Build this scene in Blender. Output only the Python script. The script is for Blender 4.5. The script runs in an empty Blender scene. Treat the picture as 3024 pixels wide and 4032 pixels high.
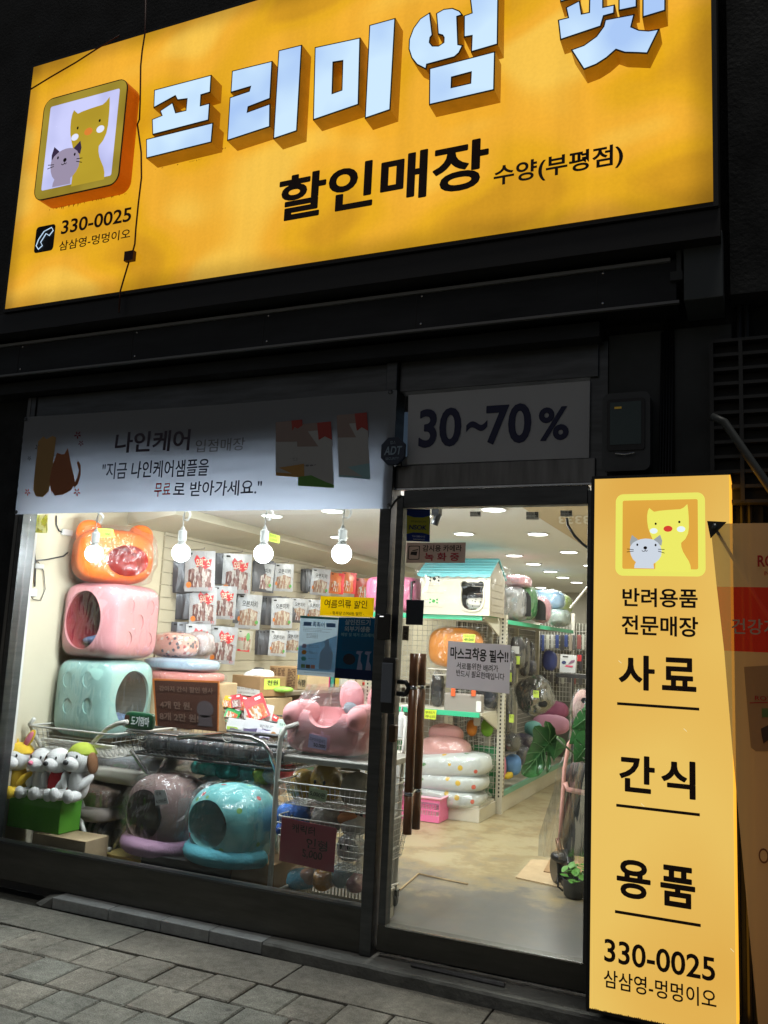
import bpy, math, random
from mathutils import Vector, Matrix, noise
from mathutils.geometry import tessellate_polygon
random.seed(7)
R=math.radians
C=bpy.context.scene.collection
sc=bpy.context.scene
# ------------------------------------------------------------------ camera
F=3400.;YAW,PIT,ROL=R(23.988),R(8.646),R(2.707)
CAM=Vector((0.,-3.9,1.475))
cy,sy,cp,sp,cr,sr=math.cos(YAW),math.sin(YAW),math.cos(PIT),math.sin(PIT),math.cos(ROL),math.sin(ROL)
FW=Vector((-sy*cp,cy*cp,sp));_r=Vector((cy,sy,0));_u=_r.cross(FW)
RT=_r*cr+_u*sr;UP=-_r*sr+_u*cr
cam=bpy.data.cameras.new('camera');co=bpy.data.objects.new('camera',cam);C.objects.link(co)
co.matrix_world=Matrix((( RT.x,UP.x,-FW.x,CAM.x),(RT.y,UP.y,-FW.y,CAM.y),(RT.z,UP.z,-FW.z,CAM.z),(0,0,0,1)))
cam.sensor_fit='VERTICAL';cam.sensor_height=24.;cam.lens=24.*F/4032.
cam.clip_start=.05;cam.clip_end=200
sc.camera=co
# ------------------------------------------------------------------ night sky, exposure, sampling
w=bpy.data.worlds.new('World');sc.world=w;w.use_nodes=True
nt=w.node_tree;sky=nt.nodes.new('ShaderNodeTexSky');sky.sky_type='NISHITA';sky.sun_disc=False
sky.sun_elevation=R(35);sky.sun_rotation=R(200)
nt.nodes['Background'].inputs[1].default_value=.011
nt.links.new(sky.outputs[0],nt.nodes['Background'].inputs[0])
vs=sc.view_settings;vs.view_transform='Standard';vs.look='None';vs.exposure=0;vs.gamma=1;vs.use_curve_mapping=False
cyc=sc.cycles
cyc.max_bounces=7;cyc.diffuse_bounces=3;cyc.glossy_bounces=3;cyc.transmission_bounces=3
cyc.transparent_max_bounces=14;cyc.sample_clamp_indirect=3;cyc.sample_clamp_direct=12
cyc.caustics_reflective=False;cyc.caustics_refractive=False
cyc.use_denoising=True;cyc.use_light_tree=True
su=bpy.data.lights.new('street_light_sun','SUN');su.energy=.85;su.angle=R(18);su.color=(1,.97,.88)   # the glow of the street, high above
so=bpy.data.objects.new('street_light_sun',su);C.objects.link(so);so.rotation_euler=(R(8),R(6),0)
# ------------------------------------------------------------------ helpers
def P(px,py,ax,v):
    """point of the real place seen in direction (px,py) that lies on the plane ax=v"""
    d=FW*F+RT*(px-1512)+UP*(2016-py);k='xyz'.index(ax)
    return CAM+d*((v-CAM[k])/d[k])
def XZ(px,py,y): p=P(px,py,'y',y);return (p.x,p.z)
MATS={}
def mat(name,col,rough=.6,metal=0.,emit=None,es=1.,var=0.,vs_=6.,bump=0.,bs=40.,spec=.5,trans=0.,coat=0.,stretch=None,alpha=1.):
    if name in MATS:return MATS[name]
    m=bpy.data.materials.new(name);m.use_nodes=True;t=m.node_tree;b=t.nodes['Principled BSDF']
    b.inputs['Base Color'].default_value=(*col,1);b.inputs['Roughness'].default_value=rough
    b.inputs['Metallic'].default_value=metal;b.inputs['Specular IOR Level'].default_value=spec
    b.inputs['Coat Weight'].default_value=coat
    if alpha<1:b.inputs['Alpha'].default_value=alpha
    if emit:
        b.inputs['Emission Color'].default_value=(*emit,1);b.inputs['Emission Strength'].default_value=es
    tc=t.nodes.new('ShaderNodeTexCoord');mp=t.nodes.new('ShaderNodeMapping')
    t.links.new(tc.outputs['Object'],mp.inputs[0])
    if stretch:mp.inputs['Scale'].default_value=stretch
    if var>0:
        n=t.nodes.new('ShaderNodeTexNoise');n.inputs['Scale'].default_value=vs_;n.inputs['Detail'].default_value=6;n.inputs['Roughness'].default_value=.65
        t.links.new(mp.outputs[0],n.inputs[0])
        mr=t.nodes.new('ShaderNodeMapRange');mr.inputs[1].default_value=.3;mr.inputs[2].default_value=.7
        mr.inputs[3].default_value=1-var;mr.inputs[4].default_value=1+var*.6
        t.links.new(n.outputs[0],mr.inputs[0])
        mx=t.nodes.new('ShaderNodeVectorMath');mx.operation='SCALE';mx.inputs[0].default_value=col
        t.links.new(mr.outputs[0],mx.inputs['Scale']);t.links.new(mx.outputs[0],b.inputs['Base Color'])
        r2=t.nodes.new('ShaderNodeMapRange');r2.inputs[1].default_value=.3;r2.inputs[2].default_value=.7
        r2.inputs[3].default_value=min(1,rough*1.15);r2.inputs[4].default_value=rough*.85
        t.links.new(n.outputs[0],r2.inputs[0]);t.links.new(r2.outputs[0],b.inputs['Roughness'])
    if bump>0:
        n2=t.nodes.new('ShaderNodeTexNoise');n2.inputs['Scale'].default_value=bs;n2.inputs['Detail'].default_value=5
        t.links.new(mp.outputs[0],n2.inputs[0])
        bp=t.nodes.new('ShaderNodeBump');bp.inputs['Strength'].default_value=bump;bp.inputs['Distance'].default_value=.01
        t.links.new(n2.outputs[0],bp.inputs['Height']);t.links.new(bp.outputs[0],b.inputs['Normal'])
    MATS[name]=m;return m
def film(name,tint=(.98,.98,.99),base=.12,rid=.85,bs=15.,rough=.17,glow=0.,stretch=(1,1,.45)):
    """thin clear plastic film: see-through with crinkled shiny folds"""
    if name in MATS:return MATS[name]
    m=bpy.data.materials.new(name);m.use_nodes=True;t=m.node_tree;t.nodes.clear()
    o=t.nodes.new('ShaderNodeOutputMaterial');mx=t.nodes.new('ShaderNodeMixShader')
    tr=t.nodes.new('ShaderNodeBsdfTransparent');tr.inputs[0].default_value=(*tint,1)
    gl=t.nodes.new('ShaderNodeBsdfGlossy');gl.inputs['Color'].default_value=(.95,.97,1,1);gl.inputs['Roughness'].default_value=rough
    tc=t.nodes.new('ShaderNodeTexCoord');mp=t.nodes.new('ShaderNodeMapping');mp.inputs['Scale'].default_value=stretch
    t.links.new(tc.outputs['Object'],mp.inputs[0])
    n=t.nodes.new('ShaderNodeTexNoise');n.noise_type='RIDGED_MULTIFRACTAL';n.inputs['Scale'].default_value=bs;n.inputs['Detail'].default_value=3;n.inputs['Distortion'].default_value=.8
    t.links.new(mp.outputs[0],n.inputs[0])
    bp=t.nodes.new('ShaderNodeBump');bp.inputs['Strength'].default_value=1.;bp.inputs['Distance'].default_value=.025
    t.links.new(n.outputs[0],bp.inputs['Height'])
    t.links.new(bp.outputs[0],gl.inputs['Normal'])
    mr=t.nodes.new('ShaderNodeMapRange');mr.inputs[1].default_value=.62;mr.inputs[2].default_value=1.25;mr.inputs[3].default_value=base;mr.inputs[4].default_value=rid
    t.links.new(n.outputs[0],mr.inputs[0])
    lw=t.nodes.new('ShaderNodeLayerWeight');lw.inputs[0].default_value=.25
    ad=t.nodes.new('ShaderNodeMath');ad.operation='MULTIPLY_ADD';ad.inputs[1].default_value=.22;ad.use_clamp=True
    t.links.new(lw.outputs['Facing'],ad.inputs[0]);t.links.new(mr.outputs[0],ad.inputs[2])
    t.links.new(ad.outputs[0],mx.inputs[0]);t.links.new(tr.outputs[0],mx.inputs[1]);t.links.new(gl.outputs[0],mx.inputs[2])
    t.links.new(mx.outputs[0],o.inputs[0]);MATS[name]=m;return m
def glass(name,tint=(.93,.96,.95),k=.05):
    m=bpy.data.materials.new(name);m.use_nodes=True;t=m.node_tree;t.nodes.clear()
    o=t.nodes.new('ShaderNodeOutputMaterial');mx=t.nodes.new('ShaderNodeMixShader')
    tr=t.nodes.new('ShaderNodeBsdfTransparent');tr.inputs[0].default_value=(*tint,1)
    gl=t.nodes.new('ShaderNodeBsdfGlossy');gl.inputs['Roughness'].default_value=.03
    fr=t.nodes.new('ShaderNodeLayerWeight');fr.inputs[0].default_value=.5
    pw=t.nodes.new('ShaderNodeMath');pw.operation='POWER';pw.inputs[1].default_value=5;t.links.new(fr.outputs['Facing'],pw.inputs[0])
    tc=t.nodes.new('ShaderNodeTexCoord');n=t.nodes.new('ShaderNodeTexNoise');n.inputs['Scale'].default_value=3;n.inputs['Detail'].default_value=6;t.links.new(tc.outputs['Object'],n.inputs[0])
    sm=t.nodes.new('ShaderNodeMapRange');sm.inputs[1].default_value=.4;sm.inputs[2].default_value=.75;sm.inputs[3].default_value=.035;sm.inputs[4].default_value=.055;t.links.new(n.outputs[0],sm.inputs[0])
    mm=t.nodes.new('ShaderNodeMath');mm.operation='MULTIPLY_ADD';mm.inputs[1].default_value=.8;t.links.new(sm.outputs[0],mm.inputs[2])
    t.links.new(pw.outputs[0],mm.inputs[0]);t.links.new(mm.outputs[0],mx.inputs[0])
    t.links.new(tr.outputs[0],mx.inputs[1]);t.links.new(gl.outputs[0],mx.inputs[2]);t.links.new(mx.outputs[0],o.inputs[0])
    return m
def lit(name,col,es=1.,var=.18,sc_=1.6,stretch=(1,1,1),col2=None,gloss=.25):
    """back-lit acrylic / fabric: uneven tubes behind the sheet"""
    m=bpy.data.materials.new(name);m.use_nodes=True;t=m.node_tree;b=t.nodes['Principled BSDF']
    b.inputs['Base Color'].default_value=(col[0]*.07,col[1]*.07,col[2]*.07,1);b.inputs['Roughness'].default_value=gloss
    tc=t.nodes.new('ShaderNodeTexCoord');mp=t.nodes.new('ShaderNodeMapping');mp.inputs['Scale'].default_value=stretch
    n=t.nodes.new('ShaderNodeTexNoise');n.inputs['Scale'].default_value=sc_;n.inputs['Detail'].default_value=2;n.inputs['Roughness'].default_value=.35
    t.links.new(tc.outputs['Object'],mp.inputs[0]);t.links.new(mp.outputs[0],n.inputs[0])
    cr_=t.nodes.new('ShaderNodeValToRGB');c2=col2 or tuple(c*(1-var) for c in col)
    cr_.color_ramp.elements[0].position=.30;cr_.color_ramp.elements[0].color=(*c2,1)
    cr_.color_ramp.elements[1].position=.6;cr_.color_ramp.elements[1].color=(*col,1)
    t.links.new(n.outputs[0],cr_.inputs[0]);t.links.new(cr_.outputs[0],b.inputs['Emission Color'])
    b.inputs['Emission Strength'].default_value=es
    MATS[name]=m;return m
ORG={}
class MB:
    def __init__(s):s.v=[];s.f=[];s.m=[];s.uv=None
    def add(s,vs,fs,mi=0):
        k=len(s.v);s.v+=[tuple(v) for v in vs];s.f+=[tuple(i+k for i in f) for f in fs];s.m+=[mi]*len(fs);return s
    def box(s,a,b,mi=0):
        x0,y0,z0=[min(p,q) for p,q in zip(a,b)];x1,y1,z1=[max(p,q) for p,q in zip(a,b)]
        return s.add([(x0,y0,z0),(x1,y0,z0),(x1,y1,z0),(x0,y1,z0),(x0,y0,z1),(x1,y0,z1),(x1,y1,z1),(x0,y1,z1)],
          [(0,3,2,1),(4,5,6,7),(0,1,5,4),(1,2,6,5),(2,3,7,6),(3,0,4,7)],mi)
    def obox(s,c,h,M,mi=0):
        vs=[Vector(c)+M@Vector((sx*h[0],sy_*h[1],sz*h[2])) for sz in(-1,1) for sx,sy_ in((-1,-1),(1,-1),(1,1),(-1,1))]
        return s.add(vs,[(0,3,2,1),(4,5,6,7),(0,1,5,4),(1,2,6,5),(2,3,7,6),(3,0,4,7)],mi)
    def quad(s,a,b,c,d,mi=0):return s.add([a,b,c,d],[(0,1,2,3)],mi)
    def tube(s,pts,r,n=8,mi=0,closed=False):
        pts=[Vector(p) for p in pts];N=len(pts);k=len(s.v);up=None;rs=r if isinstance(r,(list,tuple)) else [r]*N
        for i,p in enumerate(pts):
            a=pts[(i-1)%N] if (closed or i>0) else p;b=pts[(i+1)%N] if (closed or i<N-1) else p
            t=(b-a);t=t.normalized() if t.length>1e-9 else Vector((0,0,1))
            if up is None:up=Vector((0,0,1)) if abs(t.z)<.9 else Vector((1,0,0))
            x=t.cross(up);x=x.normalized() if x.length>1e-6 else t.orthogonal().normalized();y=x.cross(t).normalized();up=y
            for j in range(n):
                an=2*math.pi*j/n;s.v.append(tuple(p+(x*math.cos(an)+y*math.sin(an))*rs[i]))
        for i in range(N if closed else N-1):
            i2=(i+1)%N
            for j in range(n):
                s.f.append((k+i*n+j,k+i2*n+j,k+i2*n+(j+1)%n,k+i*n+(j+1)%n));s.m.append(mi)
        if not closed:
            s.f.append(tuple(k+j for j in range(n)));s.f.append(tuple(k+(N-1)*n+j for j in reversed(range(n))));s.m+=[mi,mi]
        return s
    def prism(s,polys,fn,d0,d1,mi=0,ms=None):
        """polys: outline [+holes] in 2D; fn(u,v,d)->3D; front at d1, back at d0"""
        if not isinstance(polys[0][0],(tuple,list)) :polys=[polys]
        flat=[p for pl in polys for p in pl]
        tris=tessellate_polygon([[Vector((p[0],p[1],0)) for p in pl] for pl in polys])
        k=len(s.v);n=len(flat)
        s.v+=[tuple(fn(p[0],p[1],d1)) for p in flat]
        s.f+=[tuple(k+i for i in t) for t in tris];s.m+=[mi]*len(tris)
        if d0!=d1:
            s.v+=[tuple(fn(p[0],p[1],d0)) for p in flat]
            s.f+=[tuple(k+n+i for i in reversed(t)) for t in tris];s.m+=[mi if ms is None else ms]*len(tris)
            o=0
            for pl in polys:
                L=len(pl)
                for i in range(L):
                    a=k+o+i;b=k+o+(i+1)%L;s.f.append((a,b,b+n,a+n));s.m.append(mi if ms is None else ms)
                o+=L
        return s
    def lathe(s,prof,c,n=20,mi=0,M=None):
        M=M or Matrix.Identity(3);c=Vector(c);k=len(s.v)
        for r,z in prof:
            for j in range(n):
                a=2*math.pi*j/n;s.v.append(tuple(c+M@Vector((r*math.cos(a),r*math.sin(a),z))))
        for i in range(len(prof)-1):
            for j in range(n):s.f.append((k+i*n+j,k+i*n+(j+1)%n,k+(i+1)*n+(j+1)%n,k+(i+1)*n+j));s.m.append(mi)
        s.f.append(tuple(k+j for j in reversed(range(n))));s.f.append(tuple(k+(len(prof)-1)*n+j for j in range(n)));s.m+=[mi,mi]
        return s
    def blob(s,c,r,e=1.,nu=24,nv=14,mi=0,wr=0.,ws=6.,M=None,seed=0,e2=None):
        """superellipsoid (e=1 round, small e = boxy) with wrinkles"""
        M=M or Matrix.Identity(3);c=Vector(c);k=len(s.v);e2=e2 or e
        sg=lambda x,p:math.copysign(abs(x)**p,x)
        for i in range(nv+1):
            ph=-math.pi/2+math.pi*i/nv
            for j in range(nu):
                th=2*math.pi*j/nu
                q=Vector((r[0]*sg(math.cos(ph),e2)*sg(math.cos(th),e),r[1]*sg(math.cos(ph),e2)*sg(math.sin(th),e),r[2]*sg(math.sin(ph),e2)))
                if wr:
                    nn=noise.noise(q*ws+Vector((seed*3.1,seed*1.7,seed)));nn=(abs(nn)*-2+.4)+noise.noise(q*ws*2.3+Vector((seed,0,0)))*.5
                    q+=q.normalized()*nn*wr
                s.v.append(tuple(c+M@q))
        for i in range(nv):
            for j in range(nu):
                s.f.append((k+i*nu+j,k+i*nu+(j+1)%nu,k+(i+1)*nu+(j+1)%nu,k+(i+1)*nu+j));s.m.append(mi)
        return s
    def grid(s,fn,nu,nv,mi=0):
        k=len(s.v)
        for j in range(nv+1):
            for i in range(nu+1):s.v.append(tuple(fn(i/nu,j/nv)))
        for j in range(nv):
            for i in range(nu):
                a=k+j*(nu+1)+i;s.f.append((a,a+1,a+nu+2,a+nu+1));s.m.append(mi)
        return s
    def mesh(s,name,mats,o=None,smooth=False):
        me=bpy.data.meshes.new(name);o=o or Vector((0,0,0))
        me.from_pydata([tuple(Vector(v)-o) for v in s.v],[],s.f)
        for m in (mats if isinstance(mats,(list,tuple)) else [mats]):me.materials.append(m)
        me.polygons.foreach_set('material_index',s.m)
        if smooth:me.polygons.foreach_set('use_smooth',[True]*len(s.f))
        me.update();return me
    def build(s,name,mats,parent=None,smooth=False,bev=0.,loc=None,sol=0.,sub=0):
        o=Vector((0,0,0))
        if parent is not None:o=ORG.get(parent.name,o)
        elif loc is not None:o=Vector(loc)
        me=s.mesh(name,mats,o,smooth)
        ob=bpy.data.objects.new(name,me);C.objects.link(ob)
        if parent is not None:ob.parent=parent
        elif loc is not None:ob.location=loc
        ORG[ob.name]=o
        if sol:
            md=ob.modifiers.new('solid','SOLIDIFY');md.thickness=sol
        if sub:
            md=ob.modifiers.new('sub','SUBSURF');md.levels=sub;md.render_levels=sub
        if bev:
            md=ob.modifiers.new('bevel','BEVEL');md.width=bev;md.segments=2;md.limit_method='ANGLE';md.angle_limit=R(40)
        return ob
def thing(name,label,cat,loc=(0,0,0),group=None,local=False,rz=0):
    o=bpy.data.objects.new(name,None);C.objects.link(o);o.location=loc;o.rotation_euler.z=rz;o.empty_display_size=.1
    o['label']=label;o['category']=cat
    if group:o['group']=group
    ORG[o.name]=Vector((0,0,0)) if local else Vector(loc)
    return o
def tag(o,label,cat,group=None):
    o['label']=label;o['category']=cat
    if group:o['group']=group
    return o
def struct(o,kind='structure'):o['kind']=kind;return o
def dup(root,loc,rz=None,label=None,skip=()):
    def cp(o,p):
        c=o.copy();C.objects.link(c);c.parent=p
        for ch in o.children:
            if ch.name.split('.')[0] not in skip:cp(ch,c)
        return c
    r=cp(root,None);r.location=loc
    if rz is not None:r.rotation_euler.z=rz
    if label:r['label']=label
    return r
_tc={}
def glyphs(body,bold=0.,sp_=1.):
    k=(body,bold,sp_)
    if k not in _tc:
        cu=bpy.data.curves.new('t','FONT');cu.body=body;cu.offset=bold;cu.resolution_u=4;cu.space_character=sp_
        ob=bpy.data.objects.new('t',cu);C.objects.link(ob);bpy.context.view_layer.update()
        me=bpy.data.meshes.new_from_object(ob.evaluated_get(bpy.context.evaluated_depsgraph_get()))
        vs=[(v.co.x,v.co.y) for v in me.vertices];fs=[tuple(p.vertices) for p in me.polygons]
        bpy.data.objects.remove(ob);bpy.data.curves.remove(cu);bpy.data.meshes.remove(me)
        if not vs:vs=[(0,0),(1,0),(0,1)];fs=[(0,1,2)]
        x0=min(v[0] for v in vs);x1=max(v[0] for v in vs);y0=min(v[1] for v in vs);y1=max(v[1] for v in vs)
        _tc[k]=([((x-x0)/(x1-x0 or 1),(y-y0)/(y1-y0 or 1)) for x,y in vs],fs,(x1-x0)/(y1-y0 or 1))
    return _tc[k]
def text(body,fn,u0,v0,u1,v1,m,parent,name='lettering',bold=0.,wob=0.,sp_=1.,mbonly=False,mi=0,mb=None,shear=0.):
    """lettering fitted into the rectangle u0..u1 x v0..v1 of a flat face fn(u,v)->3D"""
    ex=max(0,bold-.014);vs,fs,asp=glyphs(body,min(bold,.014),sp_);mb=mb or MB()
    sh=[(0,0)] if ex<=0 else [(0,0),(ex,0),(-ex,0),(0,ex),(0,-ex),(ex*.7,ex*.7),(-ex*.7,-ex*.7),(ex*.7,-ex*.7),(-ex*.7,ex*.7)]
    pa,pb,pc_=fn(u0,v0),fn(u1,v0),fn(u0,v1);nn=(pb-pa).cross(pc_-pa).normalized();nn=nn if nn.dot(CAM-pa)>0 else -nn
    for q,(dx,dy) in enumerate(sh):
        out=[]
        for a,b in vs:
            u=u0+(u1-u0)*(a+dx/asp*1.0);v=v0+(v1-v0)*(b+dy);u+=shear*(v-v0)
            if wob:u+=wob*math.sin(9*a+body.__len__())*(b-.5);v+=wob*(math.sin(13*a+2)+.6*math.sin(31*a))
            out.append(fn(u,v)+nn*(.00008*q))
        mb.add(out,fs,mi)
    if mbonly:return mb
    return mb.build(name,m,parent)
def face(o,u,v,n=None,off=.0015):
    """flat local frame: o + u*U + v*V, lifted by off along the normal"""
    o=Vector(o);u=Vector(u);v=Vector(v);n=Vector(n) if n else u.cross(v).normalized()
    return lambda a,b,d=0.:o+u*a+v*b+n*(off+d)
def XF(y,off=0.): return lambda a,b,d=0.:Vector((a,y-off-d,b))      # facade-parallel plane
def rrect(x0,y0,x1,y1,r,n=6):
    o=[]
    for cx,cy_,a0 in((x1-r,y1-r,0),(x0+r,y1-r,90),(x0+r,y0+r,180),(x1-r,y0+r,270)):
        for i in range(n+1):
            a=R(a0+90*i/n);o.append((cx+r*math.cos(a),cy_+r*math.sin(a)))
    return o
def ellip(cx,cy_,rx,ry,n=24,rot=0):
    return [(cx+rx*math.cos(t)*math.cos(rot)-ry*math.sin(t)*math.sin(rot),cy_+rx*math.cos(t)*math.sin(rot)+ry*math.sin(t)*math.cos(rot)) for t in [2*math.pi*i/n for i in range(n)]]
def carve(ob,cut):
    md=ob.modifiers.new('cut','BOOLEAN');md.operation='DIFFERENCE';md.object=cut;md.solver='EXACT'
    bpy.context.view_layer.update()
    me=bpy.data.meshes.new_from_object(ob.evaluated_get(bpy.context.evaluated_depsgraph_get()))
    ob.modifiers.clear();ob.data=me;bpy.data.objects.remove(cut)
def smoothby(ob,ang=40):
    me=ob.data
    me.polygons.foreach_set('use_smooth',[True]*len(me.polygons))
    try:me.set_sharp_from_angle(angle=R(ang))
    except Exception:pass
def rz(a):return Matrix.Rotation(R(a),3,'Z')
def lamp(name,x,y,z,power,size=.1,col=(1,.97,.92),kind='POINT',label=None):
    l=bpy.data.lights.new(name,kind);l.energy=power;l.color=col
    if kind=='POINT':l.shadow_soft_size=size
    else:l.size=size
    if kind=='AREA':l.shape='DISK'
    o=bpy.data.objects.new(name,l);C.objects.link(o);o.location=(x,y,z);return o
# ------------------------------------------------------------------ materials
M_steel=mat('dark_steel',(.10,.105,.11),.38,.85,var=.25,vs_=3,stretch=(1,1,9))
M_steel2=mat('brushed_steel',(.17,.17,.17),.36,.9,var=.3,vs_=2.5,stretch=(8,1,1))
M_rail=mat('bronze_rail',(.085,.083,.075),.42,.7,var=.3,vs_=3.5,stretch=(.6,1,4),bump=.05,bs=60)
M_black=mat('black_paint',(.012,.012,.013),.5)
M_blk=mat('black_plastic',(.015,.015,.017),.35)
M_wallD=mat('dark_render',(.012,.013,.015),.85,var=.35,vs_=4,bump=.3,bs=60)
M_panel=mat('grey_cladding',(.045,.05,.052),.55,.2,var=.2,vs_=3)
M_shut=mat('shutter_metal',(.02,.022,.025),.5,.4,var=.25,vs_=2,stretch=(1,1,5))
M_white=mat('white_plastic',(.72,.72,.70),.4)
M_wire=mat('white_wire',(.62,.60,.55),.35,.1)
M_chrome=mat('chrome',(.55,.55,.56),.18,1.)
M_wood=mat('brown_wood_handle',(.30,.12,.05),.3,0,var=.35,vs_=8,stretch=(6,6,.7),coat=.4)
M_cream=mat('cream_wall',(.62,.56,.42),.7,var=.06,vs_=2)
M_ceil=mat('ceiling_white',(.72,.72,.70),.8,var=.04,vs_=1.2)
M_card=mat('cardboard',(.33,.2,.095),.85,var=.15,vs_=7)
M_cardL=mat('pale_cardboard',(.5,.37,.22),.85,var=.15,vs_=7)
M_ink=mat('black_ink',(.01,.01,.012),.6)
M_inkR=mat('red_ink',(.5,.02,.02),.6)
M_note=mat('yellow_green_note',(.62,.8,.12),.7)
M_paper=mat('white_paper',(.75,.76,.78),.75)
M_green=mat('green_shelf_strip',(.05,.5,.28),.35)
M_bone=mat('ivory_shelf_metal',(.6,.57,.48),.45,var=.05)
M_film=film('clear_film');M_film2=film('clear_film_soft',base=.2,rid=.8,bs=11)
M_filmW=film('milky_film',tint=(.85,.87,.9),base=.3,rid=.65,bs=10)
M_pink=mat('pink_plastic',(.72,.32,.34),.4);M_mint=mat('mint_plastic',(.36,.6,.54),.4)
M_orng=mat('orange_plastic',(.80,.15,.018),.38);M_red=mat('deep_red_lining',(.22,.008,.02),.6)
M_dk=mat('dark_fabric',(.02,.022,.026),.85,bump=.3,bs=80)
M_glass=glass('window_glass')
def paper(name,col,k=.5):
    if name in MATS:return MATS[name]
    m=bpy.data.materials.new(name);m.use_nodes=True;t=m.node_tree;b=t.nodes['Principled BSDF'];b.inputs['Base Color'].default_value=(*col,1);b.inputs['Roughness'].default_value=.7
    tl=t.nodes.new('ShaderNodeBsdfTranslucent');tl.inputs[0].default_value=(*col,1);mx=t.nodes.new('ShaderNodeMixShader');mx.inputs[0].default_value=k
    t.links.new(b.outputs[0],mx.inputs[1]);t.links.new(tl.outputs[0],mx.inputs[2]);t.links.new(mx.outputs[0],t.nodes['Material Output'].inputs[0])
    MATS[name]=m;return m
def quadfn(pxs,y,off=0.,wave=None):
    c=[P(a,b,'y',y) for a,b in pxs]   # TL TR BR BL
    def fn(u,v,d=0.):
        p=(c[3]*(1-u)+c[2]*u)*(1-v)+(c[0]*(1-u)+c[1]*u)*v
        p=p+Vector((0,-off-d,0))
        if wave:p=p+wave(u,v)
        return p
    return fn
def sheet(name,pxs,y,m,label=None,cat=None,parent=None,th=.0012,nu=1,nv=1,wave=None,group=None):
    fn=quadfn(pxs,y,0,wave);mb=MB()
    if nu==1 and nv==1:mb.prism([(0,0),(1,0),(1,1),(0,1)],lambda u,v,d:fn(u,v,d),-th,0)
    else:mb.grid(fn,nu,nv)
    if label:
        ob=mb.build(name,m,None,smooth=nu>1,loc=fn(.5,.5));tag(ob,label,cat,group)
    else:ob=mb.build(name,m,parent,smooth=nu>1)
    return ob,lambda u,v,d=0.:fn(u,v,.0012+d)
def lines(fn,parent,m,rows,mb=None,h=.012):
    """flat printed text lines too small to read: rows of (u0,u1,v)"""
    mb=mb or MB()
    for u0,u1,v in rows:
        u=u0
        while u<u1:
            l=random.uniform(.02,.06);e=min(u+l,u1);mb.prism([(u,v),(e,v),(e,v+h),(u,v+h)],fn,0,0);u=e+.012
    o=mb.build('small_print',m,parent);o['kind']='stuff';return o
# ================================================================== GROUND
M_joint=mat('joint_sand',(.035,.035,.028),.95,var=.4,vs_=30,bump=.4,bs=120)
g=MB().box((-30,-30,-.12),(30,.25,-.012));struct(g.build('ground',M_joint))
M_pav=[mat('paver_%d'%i,c,.85,var=.25,vs_=26,bump=.55,bs=170) for i,c in enumerate([(.21,.205,.175),(.19,.19,.165),(.235,.22,.185),(.2,.185,.155)])]
pav=bpy.data.objects.new('pavement',None);C.objects.link(pav);pav['kind']='structure';ORG['pavement']=Vector((0,0,0))
rows=[-.655+.0]  # joint rows from the photo: -.415, -.66, -.89 ...
def paver(x0,y0,x1,y1,dz,far=False):
    mb=MB();g_=.0045;b=.006
    a=[(x0+g_,y0+g_),(x1-g_,y0+g_),(x1-g_,y1-g_),(x0+g_,y1-g_)];z=dz
    tl=[random.uniform(-.0025,.0025) for _ in range(4)]
    top=[(a[i][0]+(b if i in(0,3) else -b),a[i][1]+(b if i<2 else -b),z+tl[i]) for i in range(4)]
    mid=[(a[i][0],a[i][1],z-.006+tl[i]) for i in range(4)];bot=[(a[i][0],a[i][1],-.05) for i in range(4)]
    mb.add(top+mid+bot,[(0,1,2,3)]+[(4+i,4+(i+1)%4,(i+1)%4,i) for i in range(4)]+[(8+i,8+(i+1)%4,4+(i+1)%4,4+i) for i in range(4)])
    o=mb.build('paver',random.choice(M_pav),pav);return o
rj=random.Random(3)
for r in range(6):
    y1=-.425-r*.235;y0=y1-.235;off=.0 if r==0 else (.085 if r%2 else .19)
    for k in range(-2 if r<4 else 0,16):
        x0=-4.17+k*.2135+off
        if x0>-.9+(-.2*r) or x0<-4.6 :continue
        j=lambda:random.uniform(-.0025,.0025)
        paver(x0+j(),y0+j(),x0+.2135+j(),y1+j(),random.uniform(-.003,.001))
for x0,x1 in((-5.2,-2.87),(-2.87,-1.97),(-1.97,-1.06),(-1.06,.2)):  # long edging slabs against the step
    o=MB().box((x0+.004,-.42,-.05),(x1-.004,-.14,0)).build('edging_slab',M_pav[0] if x0<-3 else M_pav[3],pav,bev=.004)
o=MB().box((-30,-30,-.05),(30,-1.85,-.004)).build('paving_beyond',M_pav[1],pav)
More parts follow.
